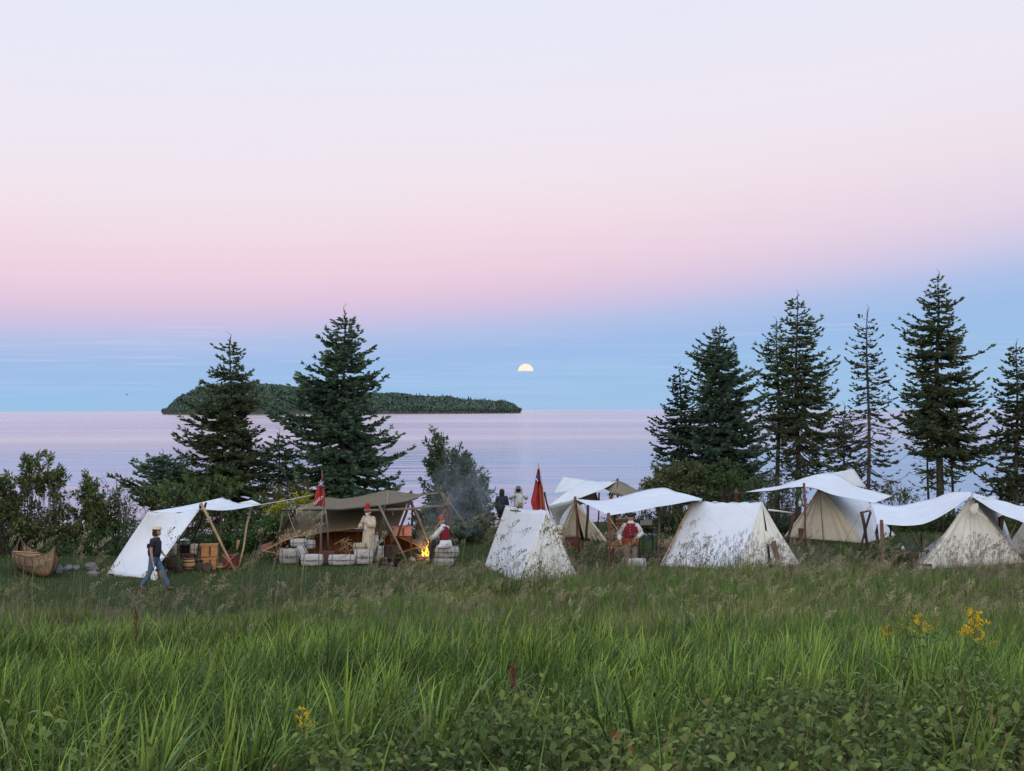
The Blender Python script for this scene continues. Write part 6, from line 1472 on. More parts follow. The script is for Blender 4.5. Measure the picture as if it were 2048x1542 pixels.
# ---- a gull far off over the lake
p = P(254, 790, 300); mb = MB()
mb.tube([(-.25, 0, 0), (0, 0, .03), (.25, 0, 0)], [.03, .09, .02], 8)
for s in (-1, 1): mb.tube([(0, 0, .05), (.03, s * .35, .32), (-.05, s * .75, .30)], [(.12, .02), (.10, .015), (.03, .01)], 6)
o = mb.build('gull', M('gull_feather', (0.12, 0.13, 0.15), .8, .2, 5, 0), None); o.location = p; o.rotation_euler = (0, 0, 1.2); tag(o, 'small dark bird flying over the lake left of the island', 'bird')

# ------------------------------------------------------------------ wood smoke
def smoke(name, pts, rads, dens, seed, label):
    c0 = Vector(pts[0]); mb = MB(); mb.tube([Vector(p) - c0 for p in pts], rads, 16)
    m, t = new_mat(name + '_volume'); tc = t.new('ShaderNodeTexCoord')
    n = t.noise(t.mapping(tc.outputs['Object'], scale=(1, 1, .8), loc=(seed, 0, 0)), 1.7, 5, 0.62, 1.2)
    d = t.math('MULTIPLY', t.math('SUBTRACT', n, 0.46), dens * 6.0)
    d = t.math('MAXIMUM', d, 0.0)
    v = t.new('ShaderNodeVolumePrincipled'); v.inputs['Color'].default_value = (0.72, 0.80, 0.92, 1); t.put(v.inputs['Density'], d); v.inputs['Anisotropy'].default_value = 0.2
    o_ = t.new('ShaderNodeOutputMaterial'); t.l.new(v.outputs[0], o_.inputs[1])
    o = mb.build('smoke', m, None); o.location = c0; tag(o, label, 'smoke', None, 'stuff'); return o
smoke('fire_smoke', [P(848, 1108, 42.9), P(842, 1085, 43.2), P(850, 1062, 43.8), P(885, 1040, 44.6), P(925, 1015, 45.4), P(930, 985, 46.0), P(915, 950, 46.5), P(900, 915, 47)], [.10, .25, .42, .80, 1.2, 1.25, 1.0, .5], 0.19, 2.0, 'blue wood smoke drifting from the campfire past the leafy tree')
smoke('table_smoke', [P(1830, 1118, 42.2), P(1826, 1100, 42.4), P(1812, 1086, 42.8), P(1800, 1074, 43.2)], [.08, .20, .28, .15], 0.4, 7.0, 'thin wisp of smoke under the right-hand fly')

# ------------------------------------------------------------------ meadow
def blades(pos, h, wd, az, bend, col, col_tip, rg, K=4, face=None):
    """curved grass blades, all in one array"""
    N = len(pos); t = np.linspace(0, 1, K + 1)[None]                 # (1,K+1)
    ca, sa = np.cos(az)[:, None], np.sin(az)[:, None]; b = bend[:, None]; H = h[:, None]
    ang = b * t ** 1.3                                                # angle from vertical
    ds = H / K
    dx = np.sin(ang) * ds; dz = np.cos(ang) * ds
    r = np.cumsum(dx, 1) - dx[:, :1]; z = np.cumsum(dz, 1) - dz[:, :1]
    fa = az + PI / 2 + rg.normal(0, 0.5, N) if face is None else face
    cf, sf = np.cos(fa)[:, None], np.sin(fa)[:, None]
    W = wd[:, None] * np.array([0.55, 0.9, 1.0, 0.8, 0.05, 0.02])[None, :K + 1] if K >= 4 else wd[:, None] * np.array([0.7, 1.0, 0.75, 0.05])[None, :K + 1]
    cx = pos[:, :1] + r * ca; cy = pos[:, 1:2] + r * sa; cz = pos[:, 2:3] + z
    L = np.stack([cx - cf * W / 2, cy - sf * W / 2, cz], -1); Rr = np.stack([cx + cf * W / 2, cy + sf * W / 2, cz + 0.0], -1)
    V = np.stack([L, Rr], 2).reshape(N, (K + 1) * 2, 3)
    base = np.array([(2 * i, 2 * i + 1, 2 * i + 3, 2 * i + 2) for i in range(K)])
    Fc = base[None] + (np.arange(N) * (K + 1) * 2)[:, None, None]
    tt = np.repeat(t[0], 2)[None, :, None]
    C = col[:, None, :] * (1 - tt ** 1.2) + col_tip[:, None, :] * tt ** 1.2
    return V.reshape(-1, 3), Fc.reshape(-1, 4), C.reshape(-1, 3)

def scatter(n, y0, y1, rg, wide=1.12, power=1.0):
    n = int(n * (1 + 3.0 / (0.5 * (y0 + y1) * 0.49)))
    """points of the meadow between two distances, within and a little beyond the view"""
    Y = y0 + (y1 - y0) * rg.random(n) ** power
    # area weighting: the view widens with distance
    keep = rg.random(n) < (Y / y1)
    Y = Y[keep]
    X = rg.uniform(-1, 1, len(Y)) * (1146 / F * Y * wide + 3.0)
    return X, Y
def gpos(X, Y): return np.stack([X, Y, ground_z(X, Y)], 1)

# how broadleaf the foreground is (0 grass, 1 leafy cover), in plan
def leafy(X, Y):
    pxx = X / Y * F + 1024
    edge = np.interp(pxx, [-400, 0, 350, 620, 800, 1300, 2048, 2500], [6.0, 6.6, 7.4, 9.8, 12.4, 12.9, 13.7, 14])
    v = (edge - Y) / 2.4 + (vn3(X, Y, 0.9) - 0.5) * 2.2
    return np.clip(v, 0, 1)
def meadow_edge(X): return np.interp(X, [-16, -7, -5, -2.6, -0.5, 1.0, 2.5, 4, 30], [31.0, 31.2, 32.5, 34.2, 36.3, 36.9, 37.8, 38.8, 39.5])

def lerp3(a, b, t): return np.array(a)[None] * (1 - t)[:, None] + np.array(b)[None] * t[:, None]
LUSH = (0.036, 0.072, 0.013); LUSH2 = (0.235, 0.325, 0.052)
DULL = (0.060, 0.088, 0.022); DULL2 = (0.25, 0.29, 0.085)
STRAW = (0.17, 0.135, 0.085)

rg = np.random.default_rng(77)
# --- lush tall grass near and middle: a loose sward and leaning tufts
P_ = []
def sward(n, y0, y1, tuft):
    if tuft:
        X0, Y0 = scatter(n, y0, y1, rg, power=0.8); k = leafy(X0, Y0) < rg.random(len(X0)) * 1.16; X0, Y0 = X0[k], Y0[k]
        per = rg.integers(14, 34, len(X0)); ci = np.repeat(np.arange(len(X0)), per); N_ = len(ci)
        r_ = np.abs(rg.normal(0, 0.075, N_)); a_ = rg.uniform(0, 6.28, N_); X = X0[ci] + r_ * np.cos(a_); Y = Y0[ci] + r_ * np.sin(a_)
        lean = (2.0 * (vn2(X0, Y0, 2.4) - 0.5) + 0.25 + rg.normal(0, 0.5, len(X0)))[ci]
        az = np.where(rg.random(N_) < 0.55, a_ + rg.normal(0, 0.4, N_), lean + rg.normal(0, 0.35, N_))
        bend = np.abs(rg.normal(0.50, 0.30, N_)) + r_ * 3.0 + np.where(rg.random(N_) < 0.14, 0.9, 0)
        hm = (0.85 + 0.4 * rg.random(len(X0)))[ci]; tn = rg.normal(0, 0.34, len(X0))[ci]
    else:
        X, Y = scatter(n, y0, y1, rg, power=0.85); lf_ = leafy(X, Y); cl = vn1(X, Y, 0.42) * 0.6 + vn2(X, Y, 1.3) * 0.4
        k = (rg.random(len(X)) > lf_ * 0.94) & (rg.random(len(X)) < np.clip((cl - 0.30) * 3.0, 0.07, 1)); X, Y = X[k], Y[k]; N_ = len(X)
        az = rg.normal(0.15, 1.0, N_) + 2.2 * (vn2(X, Y, 2.2) - 0.5); az = np.where(rg.random(N_) < 0.35, rg.uniform(0, 6.28, N_), az)
        bend = np.abs(rg.normal(0.55, 0.40, N_)) + np.where(rg.random(N_) < 0.12, 1.0, 0); hm = 0.9; tn = 0
    n = len(X); lf = leafy(X, Y)
    h = (0.42 + 0.50 * rg.random(n)) * np.interp(Y, [5, 9, 15, 25], [0.80, 0.98, 0.98, 0.85]) * (0.75 + 0.5 * vn3(X, Y, 1.1)) * hm
    wd = rg.uniform(0.008, 0.020, n) * np.interp(Y, [6, 12, 25], [1.0, 1.05, 1.35])
    tone = np.clip(0.12 + 0.5 * vn1(X + 9, Y, 1.7) + tn + rg.normal(0, 0.24, n), 0, 1); far_ = np.clip((Y + (vn3(X, Y, 2.0) - 0.5) * 6 - 17) / 8, 0, 1)
    c0 = lerp3(LUSH, LUSH2, tone) * (1 - 0.22 * far_)[:, None]; dry = rg.random(n) < 0.03 + 0.05 * far_; c0[dry] = lerp3(DULL2, STRAW, rg.random(dry.sum()))
    c0 *= rg.uniform(0.75, 1.2, (n, 1)); cool = rg.random(n) < 0.15; c0[cool] *= np.array([0.8, 0.95, 1.5])
    return blades(gpos(X, Y) - [0, 0, 0.03], h, wd, az, bend, c0 * 0.6, c0 * 1.15, rg)  # blade colour darkened at the base, painting in shade low in the sward
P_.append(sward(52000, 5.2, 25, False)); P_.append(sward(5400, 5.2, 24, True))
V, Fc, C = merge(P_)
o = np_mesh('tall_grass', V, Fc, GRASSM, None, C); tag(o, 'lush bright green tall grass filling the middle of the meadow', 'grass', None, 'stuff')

# --- duller mixed grass at the back of the meadow
X, Y = scatter(210000, 16, 40, rg)
ed = meadow_edge(X) + (vn1(X, Y, 1.2) - 0.5) * 2.4
keep = (Y < ed) & (rg.random(len(X)) < np.clip((Y + (vn2(X, Y, 2.3) - 0.5) * 7 - 16.5) / 6, 0, 1))
X, Y = X[keep], Y[keep]; n = len(X); pxx = X / Y * F + 1024
hmul = np.interp(pxx, [0, 600, 850, 1100, 2100], [0.62, 0.62, 0.8, 0.92, 0.95]) * (0.6 + 0.75 * vn3(X, Y, 1.6)) * np.clip((meadow_edge(X) + 1.5 - Y) / 3.5, 0.35, 1)
h = (0.45 + 0.5 * rg.random(n)) * hmul
wd = rg.uniform(0.009, 0.018, n)
tone = np.clip(vn1(X + 5, Y + 3, 1.5) * 0.8 + rg.normal(0.05, 0.25, n), 0, 1)
c0 = lerp3(DULL, DULL2, tone)
gg = (vn2(X + 3, Y, 1.9) > 0.46) | ((X > 1.2) & (X < 4.6) & (Y > 31)); c0[gg] = lerp3((0.055, 0.105, 0.024), (0.15, 0.24, 0.045), rg.random(gg.sum()))
st = rg.random(n) < 0.15; c0[st] = lerp3(STRAW, (0.13, 0.10, 0.07), rg.random(st.sum()))
c0 *= rg.uniform(0.7, 1.2, (n, 1))
bnd = np.abs(rg.normal(0.5, 0.4, n))
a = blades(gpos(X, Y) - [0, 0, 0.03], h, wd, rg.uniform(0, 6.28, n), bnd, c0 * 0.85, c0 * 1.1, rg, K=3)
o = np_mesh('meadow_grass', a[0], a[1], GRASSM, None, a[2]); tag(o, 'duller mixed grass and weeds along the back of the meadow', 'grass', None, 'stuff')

# --- short turf of the camp clearing
X, Y = scatter(330000, 29, 62, rg)
ed = meadow_edge(X) - 1.2; keep = (Y > ed) & (Y < bank_edge(X) + 1.0) & (rg.random(len(X)) < np.interp(Y, [30, 45, 62], [1, 0.75, 0.4]))
X, Y = X[keep], Y[keep]; n = len(X)
h = rg.uniform(0.035, 0.10, n) * (0.6 + 0.9 * vn1(X, Y, 0.8)); wd = rg.uniform(0.010, 0.022, n)
tone = np.clip(vn2(X, Y, 2.5) + rg.normal(0, 0.2, n), 0, 1); c0 = lerp3((0.048, 0.080, 0.022), (0.11, 0.14, 0.042), tone)
st = rg.random(n) < 0.08; c0[st] = (0.12, 0.11, 0.06)
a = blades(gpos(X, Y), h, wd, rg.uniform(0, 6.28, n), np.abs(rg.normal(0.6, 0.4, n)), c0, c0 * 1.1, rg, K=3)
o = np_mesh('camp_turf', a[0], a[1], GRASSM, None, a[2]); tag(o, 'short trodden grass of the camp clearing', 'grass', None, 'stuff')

# --- seed heads: drooping panicles of several shapes
def panicle(rg, n=22, L=0.30, spreadw=0.10, sz=0.03, droop=0.5):
    V, Fq = [], []
    def quad(a, b, w_):
        a, b = np.array(a), np.array(b); d = b - a; s = np.cross(d, rg.normal(0, 1, 3)); s = s / (np.linalg.norm(s) + 1e-9) * w_
        k = len(V); m_ = (a + b) / 2
        V.extend([tuple(a), tuple(m_ - s), tuple(b), tuple(m_ + s)]); Fq.append((k, k + 1, k + 2, k + 3))
    def ax(t): return np.array([droop * L * t * t, 0, L * t * (1 - 0.25 * droop * t)])
    for i in range(5): quad(ax(i / 5), ax((i + 1.1) / 5), 0.0035)
    for i in range(n):
        t = rg.uniform(0.05, 1.0); p = ax(t); th = rg.uniform(0, 6.28); r = spreadw * (1.1 - t) * rg.uniform(0.3, 1) + 0.008
        d = np.array([math.cos(th) * r + 0.035, math.sin(th) * r, r * 0.7 + 0.01]); e_ = p + d
        if r > 0.03: quad(p, e_, 0.0022)
        quad(e_, e_ + np.array([d[0] * .3 + 0.01, d[1] * .3, 0.4]) * sz / 0.4 * rg.uniform(.8, 1.5), sz * 0.22)
    return np.array(V), np.array(Fq)
def heads(X, Y, h, rg, temps, ccol, scale=(0.8, 1.2), bd=(0.35, 0.2), stemw=0.0055, az0=0.0, azs=1.2):
    n = len(X); az = rg.normal(az0, azs, n); bend = np.abs(rg.normal(bd[0], bd[1], n)); g = gpos(X, Y)
    c0 = ccol * rg.uniform(0.7, 1.25, (n, 1)); K = 4
    a = blades(g, h, np.full(n, stemw) / 0.9, az, bend, c0 * [0.7, 0.95, 0.6], c0, rg, K=K, face=rg.uniform(0, 6.28, n))
    # widen the stem tops so that they stay visible
    t = np.linspace(0, 1, K + 1)[None]; ang = bend[:, None] * t ** 1.3; ds = h[:, None] / K
    r = (np.sin(ang) * ds).cumsum(1) - 0 * ds; z = (np.cos(ang) * ds).cumsum(1) - ds
    r = r[:, -1]; z = z[:, -1] - 0.02
    tip = g + np.stack([r * np.cos(az), r * np.sin(az), z], 1)
    out = [a]
    ti = rg.integers(0, len(temps), n)
    for k, (tv, tf) in enumerate(temps):
        s = ti == k
        if not s.any(): continue
        th = az[s]; be = bend[s] * 0.8; m_ = s.sum()
        cz, sz_ = np.cos(th), np.sin(th); cb, sb = np.cos(be), np.sin(be)
        R = np.zeros((m_, 3, 3))
        R[:, :, 0] = np.stack([cz * cb, sz_ * cb, -sb], 1); R[:, :, 1] = np.stack([-sz_, cz, 0 * cz], 1); R[:, :, 2] = np.stack([cz * sb, sz_ * sb, cb], 1)
        out.append(bake(tv, tf, R, tip[s], rg.uniform(*scale, m_), c0[s] * rg.uniform(0.85, 1.25, (m_, 1))))
    return merge(out)
T_open = [panicle(rg, 26, 0.26, 0.11, 0.028, 0.5) for _ in range(4)]
T_tight = [panicle(rg, 26, 0.16, 0.03, 0.022, 0.15) for _ in range(4)]
T_big = [panicle(rg, 34, 0.42, 0.16, 0.05, 0.55) for _ in range(4)]

X, Y = scatter(9000, 21, 40, rg)
pxx = X / Y * F + 1024
dm = np.interp(pxx, [-100, 500, 900, 1300, 2150], [0.55, 0.6, 0.85, 0.6, 0.55]) * np.clip(vn1(X + 2, Y, 1.4) * 1.5, 0.1, 1)
keep = (Y < meadow_edge(X) + 0.2) & (rg.random(len(X)) < dm * np.clip((Y - 18) / 7, 0.08, 1)); X, Y = X[keep], Y[keep]; n = len(X)
tn = rg.random(n); cc = lerp3((0.20, 0.17, 0.09), (0.38, 0.35, 0.19), tn)
pu = vn2(X, Y, 2.6) > 0.60; cc[pu] = lerp3((0.15, 0.105, 0.095), (0.22, 0.16, 0.13), rg.random(pu.sum()))
h = rg.uniform(0.55, 0.95, n) * np.interp(X / Y * F + 1024, [0, 600, 900, 2000], [0.8, 0.8, 0.95, 1.0])
a = heads(X, Y, h, rg, T_open + T_tight, cc * 0.85)
# purple bent grass in front of the two right-hand wedge tents
Xp = np.concatenate([rg.uniform(4.6, 8.9, 520), rg.uniform(11.6, 16.5, 520)]); Yp = rg.uniform(34.5, 39.0, len(Xp))
k = vn3(Xp, Yp, 0.5) > 0.33; Xp, Yp = Xp[k], Yp[k]
b_ = heads(Xp, Yp, rg.uniform(0.75, 1.28, len(Xp)), rg, T_tight, lerp3((0.13, 0.085, 0.085), (0.20, 0.15, 0.14), rg.random(len(Xp))), bd=(0.15, 0.12))
c_ = heads(rg.uniform(-4, 16.5, 650), rg.uniform(32.5, 36.5, 650), rg.uniform(0.5, 0.85, 650), rg, T_tight + T_open, lerp3((0.17, 0.13, 0.09), (0.24, 0.19, 0.13), rg.random(650)), bd=(0.2, 0.15))
V, Fc, C = merge([a, b_, c_])
o = np_mesh('seed_head_grass', V, Fc, GRASSM, None, C); tag(o, 'tan and purplish seed heads standing over the back of the meadow', 'grass', None, 'stuff')

# --- individually standing tall reed grasses that rise before tents, canoe and packs
def reed(px, ytop, Y, n, seed, label, wide=0.5, sc=(0.8, 1.25), c=(0.27, 0.22, 0.13), az0=0.3, green=(0.10, 0.11, 0.05)):
    rg = np.random.default_rng(seed); x = P(px, 1100, Y).x; gz = float(ground_z(x, Y)); zt = P(px, ytop, Y).z - gz
    X = rg.normal(0, wide * 0.45, n) + x; Yy = rg.normal(0, 0.25, n) + Y
    h = (zt - 0.18) * rg.uniform(0.55, 1.05, n)
    a = heads(X, Yy, h, rg, T_big, lerp3(c, tuple(0.7 * v for v in c), rg.random(n)), scale=sc, bd=(0.28, 0.14), stemw=0.009, az0=az0, azs=0.7)
    m_ = n * 4
    Xb = rg.normal(0, wide * 0.5, m_) + x; Yb = rg.normal(0, 0.25, m_) + Y
    b_ = blades(gpos(Xb, Yb), rg.uniform(0.4, 0.8, m_) * zt * 0.8, rg.uniform(0.012, 0.022, m_), rg.uniform(0, 6.28, m_), np.abs(rg.normal(0.6, 0.4, m_)), np.tile(green, (m_, 1)) * 0.8, np.tile(green, (m_, 1)) * 1.2, rg, K=4)
    V, Fc, C = merge([a, b_]); ob = np_mesh('reed_grass', V - np.array([x, Y, gz]), Fc, GRASSM, None, C); ob.location = (x, Y, gz)
    tag(ob, label, 'grass clump', 'tall seeding grass clumps standing before the camp')
reed(155, 1062, 31, 7, 1, 'tan seeding grass clump rising beside the bow of the beached canoe', 0.5)
reed(45, 1062, 31.5, 5, 2, 'seeding grass clump before the stern of the beached canoe', 0.35, c=(0.30, 0.26, 0.16))
reed(312, 1042, 30, 3, 3, 'dark single-stalked grass crossing the lean-to canvas by the walking man', 0.12, c=(0.11, 0.10, 0.07))
reed(545, 1045, 32, 9, 4, 'large tan seeding grass clump before the canoe bow under the olive tarp', 0.8, c=(0.33, 0.25, 0.16))
reed(590, 1035, 33, 6, 5, 'pale feathery grass clump in front of the bales by the flagpole', 0.45, c=(0.36, 0.31, 0.20))
reed(705, 1068, 34, 6, 6, 'arching pale grass clump at the low bales left of the bearded man', 0.6, c=(0.34, 0.29, 0.19))
reed(495, 1085, 31, 5, 7, 'thin seeding grass stalks right of the lean-to poles', 0.5)
reed(870, 1000, 33, 6, 8, 'tall feathery grass before the campfire smoke', 0.45, c=(0.25, 0.22, 0.13))
reed(930, 1040, 34, 8, 9, 'dense feathery grass behind the seated man in the red vest', 0.8, c=(0.22, 0.19, 0.11))
reed(1018, 1010, 33.5, 4, 10, 'tallest dark reed grass across the left panel of the front wedge tent', 0.2, c=(0.12, 0.115, 0.08), green=(0.08, 0.085, 0.05))
reed(992, 1085, 33, 4, 11, 'dark reed grass at the left edge of the front wedge tent', 0.3, c=(0.12, 0.115, 0.08), green=(0.08, 0.085, 0.05))
reed(1072, 1030, 33.5, 7, 12, 'thick dark reed grass before the open seam of the front wedge tent', 0.22, c=(0.13, 0.11, 0.07), green=(0.08, 0.085, 0.05))
reed(1118, 1085, 33, 5, 13, 'brown reed grass at the right corner of the front wedge tent', 0.35, c=(0.20, 0.15, 0.10))
reed(1195, 1062, 36, 12, 14, 'wide tawny grass clump between the front wedge tent and the man in the tricorn', 1.0, c=(0.22, 0.16, 0.10))
reed(1232, 1075, 36, 8, 15, 'tawny grass clump at the left side of the man in the tricorn', 0.5, c=(0.26, 0.20, 0.12))
reed(1320, 1055, 36, 8, 16, 'tawny grass clump between the man in the tricorn and the middle wedge tent', 0.7, c=(0.24, 0.19, 0.12))
reed(1372, 1030, 35, 4, 17, 'greyish reed stalks leaning over the left edge of the middle wedge tent', 0.3, c=(0.24, 0.21, 0.17), az0=0.0)
reed(1968, 1068, 36, 4, 18, 'thin stalks before the right-hand wedge tent', 0.3, c=(0.22, 0.18, 0.12))
reed(1752, 1078, 36.5, 7, 19, 'greenish plant clump by the red-brown post of the right-hand fly', 0.3, c=(0.20, 0.20, 0.10), green=(0.10, 0.13, 0.06))
reed(420, 1130, 30, 7, 20, 'tan seed stalks in front of the crates of the lean-to', 0.8)
reed(250, 1150, 28, 6, 21, 'low tan seed stalks left of the walking man', 0.7)

# --- broadleaf ground cover: low dogwood and raspberry canes
rg = np.random.default_rng(99)
LGV = [(0, 0, 0), (-0.20, 0.18, 0.035), (0, 0.25, -0.01), (0.20, 0.18, 0.035), (-0.33, 0.48, 0.02), (0, 0.52, -0.05), (0.33, 0.48, 0.02), (-0.20, 0.80, -0.09), (0, 0.80, -0.14), (0.20, 0.80, -0.09), (0, 1.06, -0.27)]
LGF = [(0, 2, 1, 1), (0, 3, 2, 2), (1, 2, 5, 4), (2, 3, 6, 5), (4, 5, 8, 7), (5, 6, 9, 8), (7, 8, 10, 10), (8, 9, 10, 10)]
LGF = [(0, 3, 2, 1), (1, 2, 5, 4), (2, 3, 6, 5), (4, 5, 8, 7), (5, 6, 9, 8), (7, 8, 9, 10)]
def leaf_cover(n_cane, seed, y0, y1, hmin, hmax, lsz, per, colr, filt):
    rg = np.random.default_rng(seed)
    X, Y = scatter(n_cane, y0, y1, rg); k = filt(X, Y, rg); X, Y = X[k], Y[k]; n = len(X)
    h = rg.uniform(hmin, hmax, n) * (0.45 + 1.0 * vn1(X, Y, 0.9)); lsc = rg.uniform(0.6, 1.15, n); g = gpos(X, Y)
    az = rg.uniform(0, 6.28, n); tilt = np.abs(rg.normal(0, 0.25, n))
    st = blades(g, h, np.full(n, 0.008), az, tilt, np.tile([0.09, 0.045, 0.03], (n, 1)), np.tile([0.08, 0.10, 0.04], (n, 1)), rg, K=3)
    ci = np.repeat(np.arange(n), per); N = n * per
    lev = np.tile(np.linspace(0.42, 1.0, per), n) + rg.normal(0, 0.03, N)
    la = np.tile(np.arange(per) * 2.4, n) + rg.uniform(0, 6.28, n)[ci] + rg.normal(0, 0.3, N)
    rad_ = 0.02 + 0.07 * (1 - lev) + rg.uniform(0, .03, N)
    top = np.stack([np.cos(az) * np.sin(tilt), np.sin(az) * np.sin(tilt), np.cos(tilt)], 1)[ci] * (h[ci] * lev * 0.92)[:, None]
    pos = g[ci] + top + np.stack([np.cos(la) * rad_, np.sin(la) * rad_, 0 * la], 1)
    d = np.stack([np.cos(la), np.sin(la), rg.uniform(-0.75, 0.35, N) - 0.15], 1)
    tone = np.clip(0.5 * vn2(X, Y, 0.8)[ci] + 0.5 * rg.random(N), 0, 1)
    C = lerp3(colr[0], colr[1], tone) * rg.uniform(0.8, 1.2, (N, 1))
    young = (lev > 0.9); C[young] *= [1.4, 1.3, 1.3]
    au = (vn3(X + 4, Y + 2, 0.5)[ci] > 0.84) & (rg.random(N) < 0.55); C[au] = lerp3((0.14, 0.07, 0.03), (0.18, 0.15, 0.05), rg.random(au.sum()))
    sp = rg.random(N) < 0.006; C[sp] = (0.18, 0.13, 0.06)
    s = lsz * lsc[ci] * rg.uniform(0.65, 1.2, N) * (1.1 - 0.4 * np.clip(lev - 0.8, 0, 1) / 0.2 * 0.6)
    lv = bake(LGV, LGF, rot_from_axes(d, np.tile([0, 0, 1.0], (N, 1)) + rg.normal(0, 0.3, (N, 3))), pos, s, C)
    return merge([st, lv])
a = leaf_cover(16500, 5, 6.4, 16.5, 0.22, 0.78, 0.080, 9, ((0.026, 0.052, 0.012), (0.150, 0.195, 0.042)), lambda X, Y, r: r.random(len(X)) < leafy(X, Y) * 1.1 + 0.03)
V, Fc, C = a
o = np_mesh('leafy_ground_cover', V, Fc, FOL, None, C, smooth=False); tag(o, 'low broadleaf canes covering the near foreground', 'ground cover', None, 'stuff')
b_ = leaf_cover(2600, 6, 30, 38.5, 0.35, 0.85, 0.10, 8, ((0.030, 0.062, 0.018), (0.075, 0.135, 0.036)),
                lambda X, Y, r: (Y < meadow_edge(X)) & (vn3(X, Y, 1.7) > 0.55) & (X > -3) & (r.random(len(X)) < 0.8))
c_ = leaf_cover(900, 8, 33.5, 39.0, 0.6, 0.95, 0.10, 9, ((0.026, 0.060, 0.018), (0.065, 0.125, 0.034)),
                lambda X, Y, r: (Y < meadow_edge(X) + .3) & (X > 4.5) & (X < 8.2))
V, Fc, C = merge([b_, c_])
o = np_mesh('dark_weeds', V, Fc, FOL, None, C); tag(o, 'dark leafy weeds at the meadow edge below the white wedge tents', 'weeds', None, 'stuff')

# --- goldenrods: single plants in flower
def goldenrod(px, py, Y, seed, label, h=None, nb=9, sz=1.0, yel=(0.85, 0.55, 0.02), rest=0.0):
    sz *= 1.25; rg = np.random.default_rng(seed); top = P(px, py - 6, Y); gz = float(ground_z(top.x, Y)); H = top.z - gz
    root = empty('goldenrod', (top.x, Y, gz), label, 'flower', 'goldenrods in flower')
    mb = MB(); mb.tube([(0, 0, -0.02), (0.01, 0, H * 0.5), (0, 0, H)], [0.006, 0.005, 0.003], 5); fl = []; fr = []
    Pm, Dm = [], []
    for k in range(nb):
        z = H - 0.20 * sz * k / nb; a = rg.uniform(0, 6.28); L = sz * (0.04 + 0.12 * k / nb) * rg.uniform(0.7, 1.2)
        e1 = np.array([math.cos(a) * L, math.sin(a) * L, z + L * 0.35]); e0 = np.array([0, 0, z - 0.03])
        mid = (e0 + e1) / 2 + [0, 0, 0.03 * sz]
        mb.tube([e0, mid, e1], [0.003, 0.0025, 0.0015], 4)
        for q in range(26):
            t_ = rg.uniform(0.2, 1); p = (1 - t_) ** 2 * e0 + 2 * t_ * (1 - t_) * mid + t_ ** 2 * e1
            Pm.append(p + rg.normal(0, 0.007 * sz, 3)); d = rg.normal(0, 1, 3); d[2] = abs(d[2]) + .6; Dm.append(d)
    mb.build('stem', M('green_stem', (0.07, 0.10, 0.03), 0.7, 0.2, 20, 0), root)
    n = len(Pm); V, Fc, C = bake(LV, LF, rot_from_axes(np.array(Dm), rg.normal(0, 1, (n, 3))), np.array(Pm), rg.uniform(0.012, 0.024, n) * sz, np.array(yel)[None] * rg.uniform(0.6, 1.15, (n, 1)))
    np_mesh('blossom', V, Fc, FOL, root, C)
    m_ = 46; zl = rg.uniform(0.1, 0.86, m_) * H; a = rg.uniform(0, 6.28, m_)
    V, Fc, C = bake(np.array(LGV) * [0.45, 1, 1], LGF, rot_from_axes(np.stack([np.cos(a), np.sin(a), rg.uniform(-.2, .6, m_)], 1), np.tile([0, 0, 1.0], (m_, 1))), np.stack([0 * a, 0 * a, zl], 1), rg.uniform(0.07, 0.13, m_), np.tile([0.06, 0.12, 0.025], (m_, 1)) * rg.uniform(.7, 1.3, (m_, 1)))
    np_mesh('leaves', V, Fc, FOL, root, C)
goldenrod(1948, 1232, 14.3, 1, 'tallest bright goldenrod plume at the right of the meadow', nb=12, sz=1.25)
goldenrod(1960, 1268, 14.1, 2, 'lower goldenrod plume just right of the tallest one', nb=7, sz=0.8)
goldenrod(1838, 1240, 15.0, 3, 'bright goldenrod head left of the tallest plume', nb=9, sz=0.9)
goldenrod(1815, 1232, 15.4, 4, 'narrow faded goldenrod tip behind the bright head', nb=5, sz=0.6, yel=(0.5, 0.38, 0.03))
goldenrod(1772, 1258, 15.0, 5, 'leftmost duller goldenrod of the right-hand patch', nb=8, sz=0.9, yel=(0.50, 0.34, 0.02))
goldenrod(1800, 1255, 14.8, 6, 'faded goldenrod between the leftmost and the bright head', nb=6, sz=0.7, yel=(0.42, 0.30, 0.03))
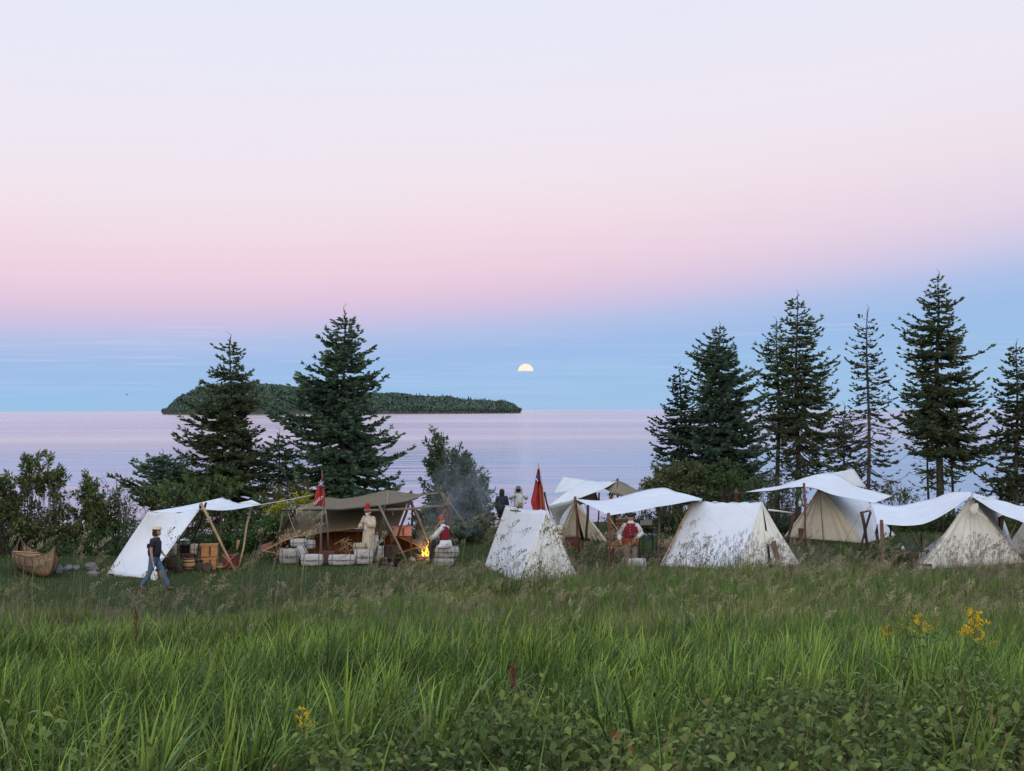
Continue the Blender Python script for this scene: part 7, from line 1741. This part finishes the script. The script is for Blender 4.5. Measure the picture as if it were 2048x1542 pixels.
goldenrod(1870, 1238, 14.8, 7, 'greenish half-open goldenrod between the two bright plumes', nb=7, sz=0.9, yel=(0.30, 0.30, 0.03))
goldenrod(606, 1430, 8.6, 8, 'small goldenrod in the grass at the lower middle left', nb=7, sz=0.62)
goldenrod(113, 1424, 8.8, 9, 'tiny goldenrod low in the grass at the left', nb=5, sz=0.4, yel=(0.5, 0.36, 0.02))
goldenrod(692, 1218, 18.5, 10, 'pale cream flower head in the middle of the meadow', nb=6, sz=0.8, yel=(0.48, 0.42, 0.16))
goldenrod(1895, 1322, 12.5, 11, 'single small yellow flower below the goldenrod patch', nb=2, sz=0.35, yel=(0.8, 0.62, 0.03))
goldenrod(1350, 1182, 24, 12, 'faded goldenrod in the weeds below the middle tent', nb=6, sz=0.9, yel=(0.20, 0.19, 0.04))
# a dark red dock spike and a pale thistle head at the left
def dock(px, py, Y, seed, label, c, L=0.5):
    rg = np.random.default_rng(seed); top = P(px, py, Y); gz = float(ground_z(top.x, Y)); H = top.z - gz
    root = empty('dock_plant', (top.x, Y, gz), label, 'plant', 'rusty dock spikes')
    mb = MB(); mb.tube([(0, 0, -0.02), (0.01, 0, H * .6), (0, 0, H)], [0.007, 0.006, 0.003], 5); mb.build('stem', M('dock_stem', (0.12, 0.05, 0.03), 0.8, 0.2, 20, 0), root)
    n = 260; z = H - L * rg.random(n) ** 1.2; a = rg.uniform(0, 6.28, n); r = rg.uniform(0, 0.035, n)
    V, Fc, C = bake(LV, LF, rot_from_axes(rg.normal(0, 1, (n, 3)), rg.normal(0, 1, (n, 3))), np.stack([r * np.cos(a), r * np.sin(a), z], 1), rg.uniform(0.015, 0.03, n), np.tile(c, (n, 1)) * rg.uniform(.6, 1.3, (n, 1)))
    np_mesh('seed_spike', V, Fc, FOL, root, C)
dock(272, 1222, 17.5, 1, 'rusty red dock spike in the meadow below the walking man', (0.13, 0.05, 0.03), 0.35)
dock(1026, 1330, 12.5, 2, 'rusty red dock spike standing in the tall grass near the middle', (0.20, 0.06, 0.05), 0.22)
